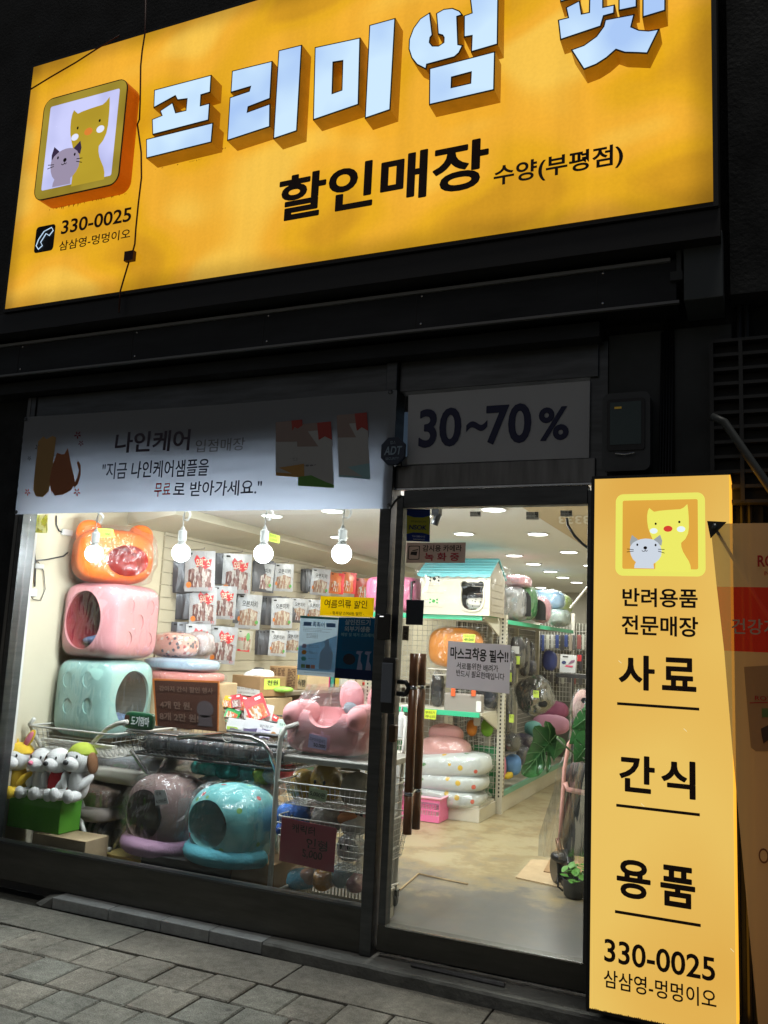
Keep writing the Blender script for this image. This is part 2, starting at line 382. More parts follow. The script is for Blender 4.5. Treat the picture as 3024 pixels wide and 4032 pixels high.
for m_ in M_pav:
    t=m_.node_tree;b=t.nodes['Principled BSDF'];old=b.inputs['Base Color'].links[0].from_socket
    g_=t.nodes.new('ShaderNodeNewGeometry')
    n=t.nodes.new('ShaderNodeTexNoise');n.inputs['Scale'].default_value=1.7;n.inputs['Detail'].default_value=7;n.inputs['Roughness'].default_value=.7;t.links.new(g_.outputs['Position'],n.inputs[0])
    v=t.nodes.new('ShaderNodeTexVoronoi');v.inputs['Scale'].default_value=5.5;t.links.new(g_.outputs['Position'],v.inputs[0])
    q=t.nodes.new('ShaderNodeMapRange');q.inputs[1].default_value=.05;q.inputs[2].default_value=.11;q.inputs[3].default_value=.5;q.inputs[4].default_value=1.;t.links.new(v.outputs['Distance'],q.inputs[0])
    w_=t.nodes.new('ShaderNodeMapRange');w_.inputs[1].default_value=.35;w_.inputs[2].default_value=.65;w_.inputs[3].default_value=.55;w_.inputs[4].default_value=1.2;t.links.new(n.outputs[0],w_.inputs[0])
    f_=t.nodes.new('ShaderNodeTexNoise');f_.inputs['Scale'].default_value=190;t.links.new(g_.outputs['Position'],f_.inputs[0])
    fr_=t.nodes.new('ShaderNodeMapRange');fr_.inputs[1].default_value=.3;fr_.inputs[2].default_value=.7;fr_.inputs[3].default_value=.65;fr_.inputs[4].default_value=1.35;t.links.new(f_.outputs[0],fr_.inputs[0])
    a_=t.nodes.new('ShaderNodeMath');a_.operation='MULTIPLY';t.links.new(q.outputs[0],a_.inputs[0]);t.links.new(w_.outputs[0],a_.inputs[1])
    c_=t.nodes.new('ShaderNodeMath');c_.operation='MULTIPLY';t.links.new(a_.outputs[0],c_.inputs[0]);t.links.new(fr_.outputs[0],c_.inputs[1])
    mx=t.nodes.new('ShaderNodeVectorMath');mx.operation='SCALE';t.links.new(old,mx.inputs[0]);t.links.new(c_.outputs[0],mx.inputs['Scale']);t.links.new(mx.outputs[0],b.inputs['Base Color'])
M_slab=mat('granite_slab',(.27,.28,.28),.42,var=.3,vs_=12,bump=.25,bs=90)
M_conc=mat('rough_concrete',(.13,.13,.12),.8,var=.4,vs_=6,bump=.6,bs=35)
st=thing('stone_step','low grey granite step of four slabs running under the shop window','step',(-2.8,0,0))
xs=[-3.5,-3.12,-2.79,-2.5,-2.2]
for i in range(4):
    MB().box((xs[i]+.002,-.133,.001),(xs[i+1]-.002,.02,.058)).build('slab',M_slab,st,bev=.004)
MB().add([(-3.64,-.1,.0),(-3.62,-.02,.03),(-3.505,-.125,.052),(-3.505,.02,.055),(-3.505,-.128,.0),(-3.58,-.13,.0),(-3.6,.02,.0)],[(0,5,2,1),(5,4,2),(1,2,3,6),(0,1,6)]).build('broken_end',M_conc,st)
k=MB();N=26
def kerb(u,v):
    x=-2.198+u*2.3;yf=-.135-.07*u+.008*noise.noise(Vector((x*9,0,3)));zt=.057+.006*noise.noise(Vector((x*7,1,0)))
    return [(x,yf,0.),(x,yf+.003,zt-.01),(x,yf+.012,zt),(x,.03,.062)][v]
pts=[[kerb(i/N,j) for j in range(4)] for i in range(N+1)]
for i in range(N):
    for j in range(3):k.quad(pts[i][j],pts[i+1][j],pts[i+1][j+1],pts[i][j+1])
o=k.build('concrete_kerb',M_conc,loc=(-1.2,0,0));tag(o,'rough dark concrete threshold running below the glass door','kerb')
# ================================================================== FACADE
shop=thing('shopfront_building','dark shop building front with steel framed glazing under a yellow sign','building',(-2.2,0,0))
MB().box((-14,.02,-.02),(-4.305,.4,8)).box((-4.304,.02,-.02),(-4.205,.055,2.75)).box((-4.304,.02,2.751),(0.2,.4,8)).build('upper_wall',M_wallD,shop)
MB().box((-.69,.02,-.02),(.0,.3,2.75)).build('side_wall',M_panel,shop)
MB().box((.0,.05,-.02),(6,.35,8)).build('right_wall',M_wallD,shop)
for x0,x1 in((-.64,-.36),(-.352,-.11)):MB().box((x0,-.005,.1),(x1,.015,2.93)).build('cladding_panel',M_panel,shop,bev=.003)
for x in(-.08,-.05):MB().tube([(x,-.03,.1),(x,-.03,3.3)],.012).build('conduit',M_blk,shop)
MB().box((-.11,-.16,3.0),(.16,.0,6.5)).build('edge_column',M_wallD,shop)
# window frame
fr=thing('window_frame','dark steel frame around the wide left shop window','window frame',(-2.9,0,.1))
MB().box((-4.16,-.045,.062),(-1.735,.05,.255)).build('bottom_rail',M_rail,fr,bev=.004)
MB().box((-4.1,-.05,.256),(-1.735,-.01,.266)).build('glazing_bead',M_steel,fr)
for a,b,m in((-4.165,-4.138,M_steel2),(-4.135,-4.098,M_steel)):MB().box((a,-.05,.062),(b,.06,2.88)).build('jamb',m,fr,bev=.003)
MB().box((-1.732,-.06,.062),(-1.672,.06,2.88)).build('mullion',M_steel,fr,bev=.004)
MB().box((-4.095,-.04,2.62),(-1.735,.05,2.88)).build('head_rail',M_steel,fr,bev=.003)
MB().box((-4.09,-.003,.26),(-1.735,.003,2.62)).build('window_pane',M_glass,fr)
MB().box((-4.09,.008,2.27),(-1.735,.05,2.615)).build('top_panel',M_black,fr)
# door
dr=thing('glass_door','tall glass shop door in a dark steel frame beside the yellow light box','door',(-1.2,0,.1))
MB().box((-1.655,-.035,.088),(-.70,.03,.2)).build('bottom_rail',M_rail,dr,bev=.003)
MB().box((-1.655,-.03,.2),(-1.62,.03,2.2)).build('stile',M_steel,dr,bev=.003)
MB().box((-.722,-.03,.2),(-.686,.03,2.2)).build('stile',M_steel,dr,bev=.003)
MB().box((-1.62,-.03,2.138),(-.722,.03,2.225)).build('top_rail',M_steel,dr,bev=.003)
MB().box((-1.615,-.037,.196),(-.723,-.031,.202)).build('bright_trim',M_chrome,dr)
MB().box((-1.62,-.003,.2),(-.722,.003,2.138)).build('door_pane',M_glass,dr)
MB().box((-1.67,-.03,2.236),(-.69,.045,2.35)).build('transom',M_steel2,dr,bev=.003)
MB().box((-1.67,-.036,2.226),(-.69,-.02,2.234)).build('bright_trim',M_chrome,dr)
MB().box((-1.67,-.03,2.73),(-.68,.05,2.9)).build('header',M_steel,dr,bev=.003)
MB().box((-.72,-.015,2.236),(-.64,.05,2.9)).build('corner_post',M_steel,dr)
MB().box((-1.67,.035,.062),(-.69,.11,.085)).build('threshold',M_steel2,dr)
MB().tube([(-1.47,-.06,.068),(-1.04,-.07,.066)],.012).build('loose_strip',M_steel2,dr)
def bar(y,x,label):
    h=bpy.data.objects.new('handle',None);C.objects.link(h);h.parent=dr;h.location=Vector((x,y,1.))-ORG[dr.name];h['label']=label;ORG[h.name]=Vector((x,y,1.))
    for z0,z1 in((.62,.79),(.805,1.27),(1.285,1.435)):MB().tube([(x,y,z0),(x,y,z1)],.021,14).build('grip',M_wood,h,smooth=True)
    for z in(.79,1.27):MB().tube([(x,y,z),(x,y,z+.015)],.0216,14).build('ring',M_chrome,h,smooth=True)
    for z in(.8,1.28):MB().tube([(x,y,z),(x,0.004*(1 if y>0 else -1),z)],.009).build('standoff',M_chrome,h)
bar(-.065,P(1626,2720,'y',-.065).x,'brown wooden bar handle on the street side of the door, left of its pair')
bar(.065,P(1658,2720,'y',.065).x,'brown wooden bar handle on the inner side of the glass, right of its pair')
lk=thing('door_lock','black and grey digital lock on the door stile beside the handles','lock',(-1.64,-.06,1.22))
MB().box((-1.672,-.085,1.15),(-1.6,-.035,1.41)).build('lock_body',M_blk,lk,bev=.012)
MB().box((-1.668,-.093,1.2),(-1.612,-.085,1.385)).build('keypad_cover',mat('greyblue_plastic',(.16,.18,.22),.35),lk,bev=.006)
MB().tube([(-1.59,-.07,1.3),(-1.545,-.08,1.3),(-1.53,-.08,1.275),(-1.545,-.08,1.245),(-1.59,-.07,1.245)],.012).build('shackle',M_blk,lk,smooth=True)
MB().box((-1.625,-.08,1.02),(-1.59,-.035,1.1)).build('lower_bolt',mat('brown_metal',(.08,.05,.03),.4,.6),lk,bev=.008)
rd=thing('card_reader','slim black card reader with a small white light on the mullion','card reader',(-1.72,-.08,1.6))
p0=XZ(1490,2417,-.065);p1=XZ(1540,2520,-.065)
MB().box((p0[0],-.085,p1[1]),(p1[0],-.06,p0[1])).build('reader_body',M_blk,rd,bev=.006)
MB().box((p0[0]+.018,-.0875,p0[1]-.014),(p0[0]+.036,-.0855,p0[1]-.011)).build('status_light',mat('led_white',(1,1,1),emit=(1,1,1),es=2),rd)
# ------------------------------------------------------------------ main sign
L=lambda a,b:XZ(a,b,-.35)
M_sgn=lit('sign_orange',(.84,.42,.032),.97,sc_=2.6,stretch=(.5,1,1.),col2=(.47,.2,.008))
def signmat():
    m=M_sgn;t=m.node_tree;b=t.nodes['Principled BSDF'];tc=t.nodes.new('ShaderNodeTexCoord')
    def nz(sc_,st_,det=3):
        mp=t.nodes.new('ShaderNodeMapping');mp.inputs['Scale'].default_value=st_;n=t.nodes.new('ShaderNodeTexNoise');n.inputs['Scale'].default_value=sc_;n.inputs['Detail'].default_value=det
        t.links.new(tc.outputs['Object'],mp.inputs[0]);t.links.new(mp.outputs[0],n.inputs[0]);return n
    old=b.inputs['Emission Color'].links[0].from_node
    n=nz(1.5,(.8,1,1.3),1);st_=nz(9,(1,1,.05),3);fine=nz(60,(1,1,1),2)
    e=old.color_ramp.elements;e[0].position=.36;e[0].color=(.64,.31,.012,1);e[1].position=.66;e[1].color=(.93,.55,.07,1);x=e.new(.44);x.color=(.78,.40,.012,1);x=e.new(.55);x.color=(.88,.43,.03,1)
    old.color_ramp.interpolation='EASE';t.links.new(n.outputs[0],old.inputs[0])
    sx=t.nodes.new('ShaderNodeSeparateXYZ');t.links.new(tc.outputs['Object'],sx.inputs[0])
    def edge(sock,c,h,w_):   # the tubes stop short of the cabinet edge
        d=t.nodes.new('ShaderNodeMath');d.operation='SUBTRACT';t.links.new(sx.outputs[sock],d.inputs[0]);d.inputs[1].default_value=c
        a_=t.nodes.new('ShaderNodeMath');a_.operation='ABSOLUTE';t.links.new(d.outputs[0],a_.inputs[0])
        q=t.nodes.new('ShaderNodeMapRange');q.interpolation_type='SMOOTHSTEP';q.inputs[1].default_value=h-w_;q.inputs[2].default_value=h;q.inputs[3].default_value=1;q.inputs[4].default_value=.62;t.links.new(a_.outputs[0],q.inputs[0]);return q.outputs[0]
    def mul(a_,b_):
        q=t.nodes.new('ShaderNodeMath');q.operation='MULTIPLY';t.links.new(a_,q.inputs[0]);t.links.new(b_,q.inputs[1]);return q.outputs[0]
    def rng(o,a0,a1,l,h):
        q=t.nodes.new('ShaderNodeMapRange');q.inputs[1].default_value=a0;q.inputs[2].default_value=a1;q.inputs[3].default_value=l;q.inputs[4].default_value=h;t.links.new(o,q.inputs[0]);return q.outputs[0]
    k=mul(mul(edge('X',-.035,1.97,.12),edge('Z',.025,.79,.13)),mul(rng(st_.outputs[0],.3,.7,.93,1.05),rng(fine.outputs[0],.3,.7,.96,1.03)))
    t.links.new(k,b.inputs['Emission Strength'])
signmat()
M_let=lit('letter_white',(.62,.82,1.),1.,sc_=3.,col2=(.40,.58,.92))
M_lside=mat('letter_side',(.62,.36,.06),.45,var=.2,vs_=9,emit=(.5,.2,.0),es=.09)
M_edge=mat('letter_edge',(.03,.025,.02),.5)
sg=thing('shop_sign','long glowing orange yellow shop sign with raised white letters across the facade','sign',(-2.1,-.3,4.1))
Z0,Z1,X0,X1=3.335,4.915,-4.107,-.165
MB().box((X0,-.348,Z0),(X1,-.35,Z1)).build('sign_face',M_sgn,sg)
MB().box((X0-.02,-.347,Z0-.02),(X1+.02,-.03,Z0)).box((X0-.02,-.347,Z1),(X1+.02,-.03,Z1+.02)).box((X0-.02,-.347,Z0),(X0,-.03,Z1)).box((X1,-.347,Z0),(X1+.02,-.03,Z1)).box((X0,-.04,Z0),(X1,-.03,Z1)).build('sign_casing',M_black,sg)
A_=lambda x,y:(450+x*.6932,y*.6932);B_=lambda x,y:(1550+x*.6932,y*.6932)
YF=-.45
def letter(polys,f,name='letter'):
    pl=[[XZ(*f(*p),YF) for p in q] for q in polys]
    fn=lambda u,v,d:Vector((u,YF-d,v))
    ob=MB().prism(pl,fn,-.1,-.004,0).build(name,M_lside,sg)
    MB().prism(pl,fn,-.004,-.0005).build('letter_rim',M_edge,ob)
    # inset lit face
    def inset(q,k):
        n=len(q);o=[];ar=sum(q[i][0]*q[(i+1)%n][1]-q[(i+1)%n][0]*q[i][1] for i in range(n));s=1 if ar>0 else -1
        for i in range(n):
            a=Vector(q[i-1]);b=Vector(q[i]);c=Vector(q[(i+1)%n]);e1=(b-a).normalized();e2=(c-b).normalized()
            n1=Vector((-e1.y,e1.x));n2=Vector((-e2.y,e2.x));m_=(n1+n2)
            m_=m_/max(m_.length_squared,.6)*2
            o.append(tuple(b+m_*k*s))
        return o
    MB().prism([inset(pl[0],.006)]+[inset(q,-.006) for q in pl[1:]],fn,0,0).build('lit_face',M_let,ob)
letter([[(226,510),(552,424),(546,524),(494,540),(491,598),(543,584),(536,683),(216,766),(213,677),(268,655),(258,629),(332,580),(350,638),(405,625),(411,563),(357,570),(345,546),(222,614)]],A_)
letter([[(180,790),(562,695),(552,808),(181,900)]],A_)
letter([[(668,402),(898,345),(886,560),(762,608),(758,634),(886,587),(884,720),(640,800),(655,553),(765,516),(771,494),(660,527)]],A_)
letter([[(932,286),(1066,253),(1038,744),(902,790)]],A_)
letter([[(1138,268),(1398,212),(1388,594),(1128,683)],[(1245,355),(1295,347),(1290,510),(1240,528)]],A_)
letter([[(1448,142),(1597,101),(1568,624),(1422,674)]],A_)
letter([[(207,68),(150,105),(110,160),(86,225),(84,280),(100,330),(130,368),(185,396),(190,367),(345,325),(373,300),(395,255),(368,250),(362,95),(394,84),(375,60),(335,44),(285,50),(240,75),(250,195),(275,202),(283,215),(282,240),(255,258),(222,258),(206,238),(210,212),(222,198)]],B_)
letter([[(432,-10),(442,72),(398,88),(397,213),(442,205),(438,297),(592,252),(598,-210),(430,-170)]],B_)
letter([[(202,388),(577,290),(572,511),(200,597)],[(332,440),(437,412),(434,470),(330,494)]],B_)
letter([[(932,112),(988,98),(976,42),(1058,0),(1070,76),(1108,68),(1112,-100),(1192,-120),(1192,38),(1257,24),(1254,76),(1195,92),(1178,150),(945,228)]],B_)
letter([[(945,12),(1040,-15),(1040,-120),(1250,-180),(1255,-290),(945,-210)]],B_)
letter([[(1276,-280),(1276,62),(1382,40),(1385,-305)]],B_)
letter([[(1412,-310),(1412,100),(1545,60),(1548,-345)]],B_)
letter([[(1005,282),(1080,255),(1150,205),(1190,150),(1200,110),(1370,78),(1352,150),(1395,168),(1450,172),(1512,162),(1442,305),(1380,302),(1310,300),(1262,284),(1210,330),(1150,368),(1078,396)]],B_)
M_sink=mat('sign_print',(.035,.012,.005),.5)
f0=XF(-.35,.0015)
def stext(body,a,b,c,d,bold,wob=0.,n='lettering'):   # a,b: left px point, right px point; c,d: bottom and top px points
    text(body,f0,L(*a)[0],L(*c)[1],L(*b)[0],L(*d)[1],M_sink,sg,n,bold)
stext('할인매장',(1105,720),(1922,580),(1115,872),(1880,548),.03)
stext('수양(부평점)',(1945,699),(2453,590),(2140,712),(2433,566),.022)
stext('330-0025',(246,870),(519,830),(262,920),(515,816),.02)
stext('삼삼영-멍멍이오',(236,950),(514,920),(240,988),(508,900),.014)
c_=lambda x,y:(50+x*.3918,250+y*.3918)
pa=L(*c_(212,1912));pb=L(*c_(436,1610))
MB().prism(rrect(pa[0],pa[1],pb[0],pb[1],.022),f0,0,0).build('phone_icon',M_ink,sg)
ph=[(395,1650),(412,1680),(372,1732),(340,1712),(285,1800),(303,1832),(262,1870),(240,1835),(265,1770),(320,1690)]
mb=MB()
pp=[L(*c_(*p)) for p in ph]
mb.tube([Vector((x,-.3535,z)) for x,z in pp],.0032,4,closed=True);mb.build('phone_handset',M_let,sg)
# logo
def logo(fn,u0,v0,w_,h_,par,mats,face_=True,sub=None):
    """the shop's cat and dog emblem, in a w_ x h_ rectangle; mats: frame, ground, dog, cat, ear, nose, cheek, ink"""
    q=lambda pts:[(u0+w_*(x-348)/710,v0+h_*(1-(y-285)/660)) for x,y in pts]
    fr_,gr,dg,ct,er,ns,ck,ink=mats
    J=lambda pts,d,m,n:MB().prism(q(pts),lambda u,v,dd:fn(u,v,d),0,0).build(n,m,par)
    if fr_:J(rrect(348,285,1058,945,62),.0005,fr_,'logo_frame')
    J(rrect(405,338,1002,890,14),.001,gr,'logo_ground')
    dog=[(622,402),(640,418),(660,433),(700,426),(760,421),(820,418),(868,416),(895,402),(922,376),(928,420),(932,480),(933,560),(926,610),(905,652),(872,683),(874,715),(886,752),(908,790),(930,825),(943,860),(946,892),(946,905),(668,905),(670,850),(668,700),(650,660),(630,610),(612,560),(605,510),(604,465),(610,425)]
    J(dog,.0015,dg,'logo_dog')
    cat=[(525,662),(555,652),(590,648),(625,650),(655,657),(690,680),(712,712),(720,745),(716,785),(698,815),(672,838),(655,848),(657,870),(660,886),(502,884),(504,860),(515,836),(490,812),(474,780),(466,745),(468,712),(490,682)]
    J([(482,618),(532,656),(500,690),(470,712),(466,670)],.002,er,'logo_ear');J([(708,618),(656,656),(692,690),(718,706),(724,665)],.002,er,'logo_ear')
    J(cat,.0025,ct,'logo_cat')
    mb=MB()
    for x,y,r1,r2 in((673,530,8,10),(859,518,9,10),(526,697,8,10),(672,700,8,10),(590,722,15,13)):mb.prism(q(ellip(x,y,r1,r2,12)),lambda u,v,d:fn(u,v,.003),0,0)
    def stroke(pts,t=4):
        for (a,b),(c,d) in zip(pts,pts[1:]):
            e=Vector((c-a,d-b)).normalized();n=Vector((-e.y,e.x))*t/2
            mb.prism(q([(a+n.x,b+n.y),(c+n.x,d+n.y),(c-n.x,d-n.y),(a-n.x,b-n.y)]),lambda u,v,d_:fn(u,v,.003),0,0)
    stroke([(590,733),(589,744)]);stroke([(562,742),(570,750),(582,750),(589,743),(598,750),(604,747),(607,740)],5)
    stroke([(443,731),(497,737)],5);stroke([(441,755),(497,748)],5);stroke([(743,736),(692,733)],5);stroke([(743,764),(692,748)],5)
    mb.build('logo_line_art',ink,par)['kind']='stuff'
    J(ellip(770,571,35,24),.003,ns,'logo_nose')
    for x,y,r1,r2 in((657,587,31,22),(872,575,33,23)):J(ellip(x,y,r1,r2),.003,ck,'logo_cheek')
lx0,lx1,lz0,lz1=-3.868,-3.24,3.922,4.572
fl=lambda u,v,d:Vector((u,YF-d,v))
lb=MB().prism(rrect(lx0,lz0,lx1,lz1,.07),fl,-.1,-.004).build('logo_box',mat('logo_side',(.75,.2,.02),.4,var=.2,emit=(.7,.09,.0),es=.18),sg)
MB().prism([rrect(lx0,lz0,lx1,lz1,.07),rrect(lx0+.007,lz0+.007,lx1-.007,lz1-.007,.064)],fl,-.004,.0).build('logo_rim',M_edge,lb)
e_=lambda n,c,k=1.:mat(n,tuple(x*.3 for x in c),.35,emit=c,es=k)
logo(lambda u,v,d=0.:Vector((u,YF-.0005-d,v)),lx0+.007,lz0+.007,.614,.636,lb,(lit('logo_olive',(.36,.27,.03),1.,sc_=4,col2=(.24,.17,.015)),lit('logo_lilac',(.62,.64,.98),1.,sc_=4,col2=(.42,.44,.75)),lit('logo_ochre',(.50,.36,.025),1.,sc_=3,col2=(.42,.29,.02)),e_('logo_mauve',(.32,.27,.38)),e_('logo_ear_dark',(.035,.02,.05)),e_('logo_nose_m',(.7,.22,.03)),e_('logo_cheek_m',(.75,.78,.98)),M_sink))
# rust runs below raised pieces
rn=MB()
for x in [random.uniform(lx0+.02,lx1) for _ in range(34)]:
    l=random.uniform(.002,.012)*(2 if random.random()<.15 else 1);rn.prism([(x,lz0+.0),(x+random.uniform(.004,.012),lz0),(x+.003,lz0-l)],XF(-.35,.001),0,0)
for (a,b,zz) in((-3.3+.2,-2.75,4.035),(-2.66,-2.4,4.07)):
    for _ in range(14):
        x=random.uniform(a,b);rn.prism([(x,zz),(x+.006,zz),(x+.002,zz-random.uniform(.002,.01))],XF(-.35,.001),0,0)
rn.build('rust_run',mat('rust',(.2,.08,.01),.9,emit=(.3,.12,.005),es=.5),sg)['kind']='stuff'
M_cab=mat('dark_red_cable',(.06,.012,.008),.6)
def pxtube(pts,y,r,n=6):return MB().tube([P(a,b,'y',y) for a,b in pts],r,n)
cb=pxtube([(575,-60),(571,130),(560,200),(554,260),(552,400),(549,470),(541,490),(548,540),(556,600),(557,700),(545,800),(535,900),(531,960),(519,1005),(508,1030),(490,1090),(474,1145),(468,1230)],-.362,.0048).build('sign_cable',M_cab,smooth=True,loc=(-3.2,-.36,4.1));tag(cb,'thin dark cable hanging down the sign between the logo and the letters','cable')
cl=MB().box(tuple(P(502,998,'y',-.36)),tuple(P(522,1022,'y',-.385))).build('cable_joint',M_cab,cb)
cb=pxtube([(120,352),(200,303),(300,245),(385,190),(470,140)],-.36,.0045).build('sign_cable',M_cab,smooth=True,loc=(-3.9,-.36,4.6));tag(cb,'dark cable crossing the top left corner of the sign above the logo','cable')
# ------------------------------------------------------------------ shutter housing under the sign
sh=thing('shutter_housing','long dark metal shutter housing between the sign and the shop window','shutter',(-2.3,-.1,3.0))
MB().box((-4.5,-.33,3.19),(-.14,.02,3.31)).build('soffit',M_black,sh)
MB().box((-4.6,-.22,2.975),(-.32,.02,3.165)).build('shutter_box',M_shut,sh,bev=.004)
MB().box((-4.6,-.235,3.152),(-.345,-.215,3.167)).build('top_lip',mat('pale_lip',(.3,.3,.3),.4,.5),sh)
MB().box((-4.6,-.23,2.962),(-.31,-.21,2.974)).build('bottom_lip',mat('pale_lip2',(.2,.2,.2),.4,.5),sh)
MB().box((-4.6,-.13,2.885),(-.66,.02,2.955)).build('lower_fascia',M_shut,sh)
for i in range(5):
    x=-4.1+i*.86;MB().box((x,-.2215,2.98),(x+.004,-.219,3.16)).build('box_seam',M_black,sh)
    for z in(3.0,3.14):MB().lathe([(.001,-.001),(.006,-.001),(.005,.002),(.001,.003)],(x+.03,-.222,z),8,M=Matrix.Rotation(R(90),3,'X')).build('screw',M_chrome,sh)
MB().box((-.29,-.25,2.96),(-.135,.0,3.25)).build('end_plate',mat('grey_plate',(.07,.08,.085),.5,.2),sh,bev=.004)
MB().box((-.345,-.24,3.06),(-.295,-.1,3.1)).box((-.32,-.24,3.1),(-.30,-.2,3.22)).build('end_bracket',M_panel,sh)
# ------------------------------------------------------------------ 30-70 panel
pn,fn=sheet('discount_panel',[(1608,1556),(2323,1499),(2319,1802),(1603,1829)],-.032,paper('panel_grey',(.66,.66,.69),.2),'white panel above the door reading 30~70% in dark blue','sign',th=.015)
nv=mat('navy_print',(.012,.016,.07),.5)
H=lambda x,y:((1500+x*.9186),(950+y*.9186))
def ptext(body,fnp,x0,y0,x1,y1,m,par,y,bold=0,**k):   # place by what the photo shows on that plane
    a=P(x0,(y0+y1)/2,'y',y);b=P(x1,(y0+y1)/2,'y',y)
    t_=P((x0+x1)/2,y0,'y',y);bt=P((x0+x1)/2,y1,'y',y)
    return text(body,XF(y),a.x,bt.z,b.x,t_.z,m,par,bold=bold,**k)
for s,(a,b,c,d) in(('30',(165,718,342,880)),('~',(366,770,455,815)),('70',(452,700,642,866)),('%',(678,712,803,852))):
    ptext(s,None,*H(a,b),*H(c,d),nv,pn,-.0345,bold=.03)
# ------------------------------------------------------------------ fabric banner
G=lambda x,y:(x*.9644,1450+y*.9644)
bpx=[G(105,200),G(1622,90),G(1592,572),G(62,597)]
wv=lambda u,v:Vector((0,-.007*math.sin(u*5+v*2)-.003*math.sin(u*13-v*3)-.002*noise.noise(Vector((u*9,v*22,0)))*2,-.006*math.sin(u*math.pi)*(1 if v>.5 else -.4)))
def banner_mat():
    m=bpy.data.materials.new('banner_cloth');m.use_nodes=True;t=m.node_tree;b=t.nodes['Principled BSDF'];b.inputs['Base Color'].default_value=(.30,.31,.34,1);b.inputs['Roughness'].default_value=.6
    tl=t.nodes.new('ShaderNodeBsdfTranslucent');tl.inputs[0].default_value=(.5,.56,.7,1);mx=t.nodes.new('ShaderNodeMixShader');mx.inputs[0].default_value=.28
    t.links.new(b.outputs[0],mx.inputs[1]);t.links.new(tl.outputs[0],mx.inputs[2]);t.links.new(mx.outputs[0],t.nodes['Material Output'].inputs[0]);return m
bo,bfn=sheet('fabric_banner',bpx,-.075,banner_mat(),'pale fabric banner hung across the top of the left window','banner',nu=60,nv=24,wave=wv)
def BU(x,y):
    u=(x-(105-43*(y-200)/397))/1520;yt=200-110*u;yb=597-25*u;return u,(yb-y)/(yb-yt)
def btext(s,x0,y0,x1,y1,m,bold=0,**k):
    a=BU(x0,y1);b=BU(x1,y0);c0=BU((x0+x1)/2,y1)[1];c1=BU((x0+x1)/2,y0)[1]
    text(s,lambda u,v:bfn(u,v,.002),a[0],c0,b[0],c1,m,bo,bold=bold,**k)
bk=mat('banner_print',(.03,.035,.06),.6);bg=mat('banner_faint_print',(.2,.19,.2),.6)
btext('나인케어',537,250,860,335,mat('banner_plum',(.06,.045,.07),.6),.022);btext('입점매장',877,280,1080,333,bg,.0)
btext('"지금 나인케어샘플을',480,378,935,448,bk,.012,wob=.002)
btext('무료',705,470,778,525,M_inkR,.012,wob=.002);btext('로 받아가세요."',785,460,1140,522,bk,.012,wob=.002)
def bpoly(pts,m,n='printed_picture',d=.0025):
    MB().prism([BU(*p) for p in pts],lambda u,v,dd:bfn(u,v,d),0,0).build(n,m,bo)
bpoly([(175,300),(200,278),(215,290),(245,275),(262,282),(258,330),(250,400),(240,470),(232,505),(205,528),(170,525),(155,500),(160,430),(170,360)],mat('banner_ochre',(.42,.24,.08),.6))
bpoly([(270,345),(292,352),(305,350),(322,325),(328,355),(340,400),(352,440),(358,470),(340,500),(300,518),(262,522),(242,500),(236,460),(245,410),(258,370)],mat('banner_rust',(.4,.13,.05),.6))
bpoly([(350,480),(368,450),(376,420),(366,385),(374,378),(384,400),(384,440),(372,475),(356,492)],MATS['banner_rust'])
for x,y,r_,m in((367,270,17,'banner_wine'),(383,305,13,'banner_wine'),(173,325,14,'banner_grey'),(126,508,15,'banner_red'),(367,508,17,'banner_red'),(133,370,10,'banner_grey')):
    mm=mat(m,{'banner_wine':(.2,.03,.05),'banner_grey':(.12,.12,.13),'banner_red':(.6,.06,.04)}[m],.6)
    mb=MB()
    for k in range(5):
        a=2*math.pi*k/5+.3;cx,cy_=x+math.cos(a)*r_*.6,y+math.sin(a)*r_*.6
        mb.prism([BU(*p) for p in ellip(cx,cy_,r_*.42,r_*.2,8,a)],lambda u,v,dd:bfn(u,v,.0025),0,0)
    mb.build('printed_flower',mm,bo)
for x,y,w_,h_,c,ti in((1200,215,100,225,(.5,.27,.08),0),(1425,190,105,255,(.3,.5,.55),.05),(1278,225,125,255,(.12,.3,.06),.02)):
    k=.12*h_
    bpoly([(x,y),(x+w_,y-10),(x+w_-5,y+h_+k*.3),(x-8,y+h_)],mat('banner_pack',(.46,.45,.45),.6),d=.003)
    bpoly([(x,y),(x+w_,y-10),(x+w_,y+h_*.36),(x-2,y+h_*.36)],mat('banner_pack_top',(.3,.22,.2),.6),d=.0035)
    bpoly([(x+w_*.6,y-6),(x+w_,y-10),(x+w_,y+h_*.26),(x+w_*.8,y+h_*.2),(x+w_*.62,y+h_*.26)],mat('banner_pack_red',(.4,.05,.04),.6),d=.004)
    bpoly([(x-6,y+h_*.86),(x+w_*.5,y+h_*.82),(x+w_-3,y+h_*.78),(x+w_-5,y+h_+k*.3),(x-8,y+h_)],mat('bp%.2f'%c[0],c,.6),d=.0035)
    btext('9つのケア',x+8,y+h_*.5,x+w_-10,y+h_*.6,bk,.012)
    for r_ in(.66,.71):btext('●●●●●●●',x+8,y+h_*r_,x+w_-12,y+h_*(r_+.03),bg)
for p in((112,210),(1615,98),(1582,560),(70,588)):
    pp=bfn(*BU(*p),.004);o=MB().lathe([(.008,-.004),(.012,0),(.008,.004)],pp,14,M=Matrix.Rotation(R(90),3,'X')).build('eyelet',M_steel,bo)
pxtube([G(1582,560),G(1595,572),G(1612,545),G(1640,520)],-.09,.006).build('tie_cord',M_blk,bo)
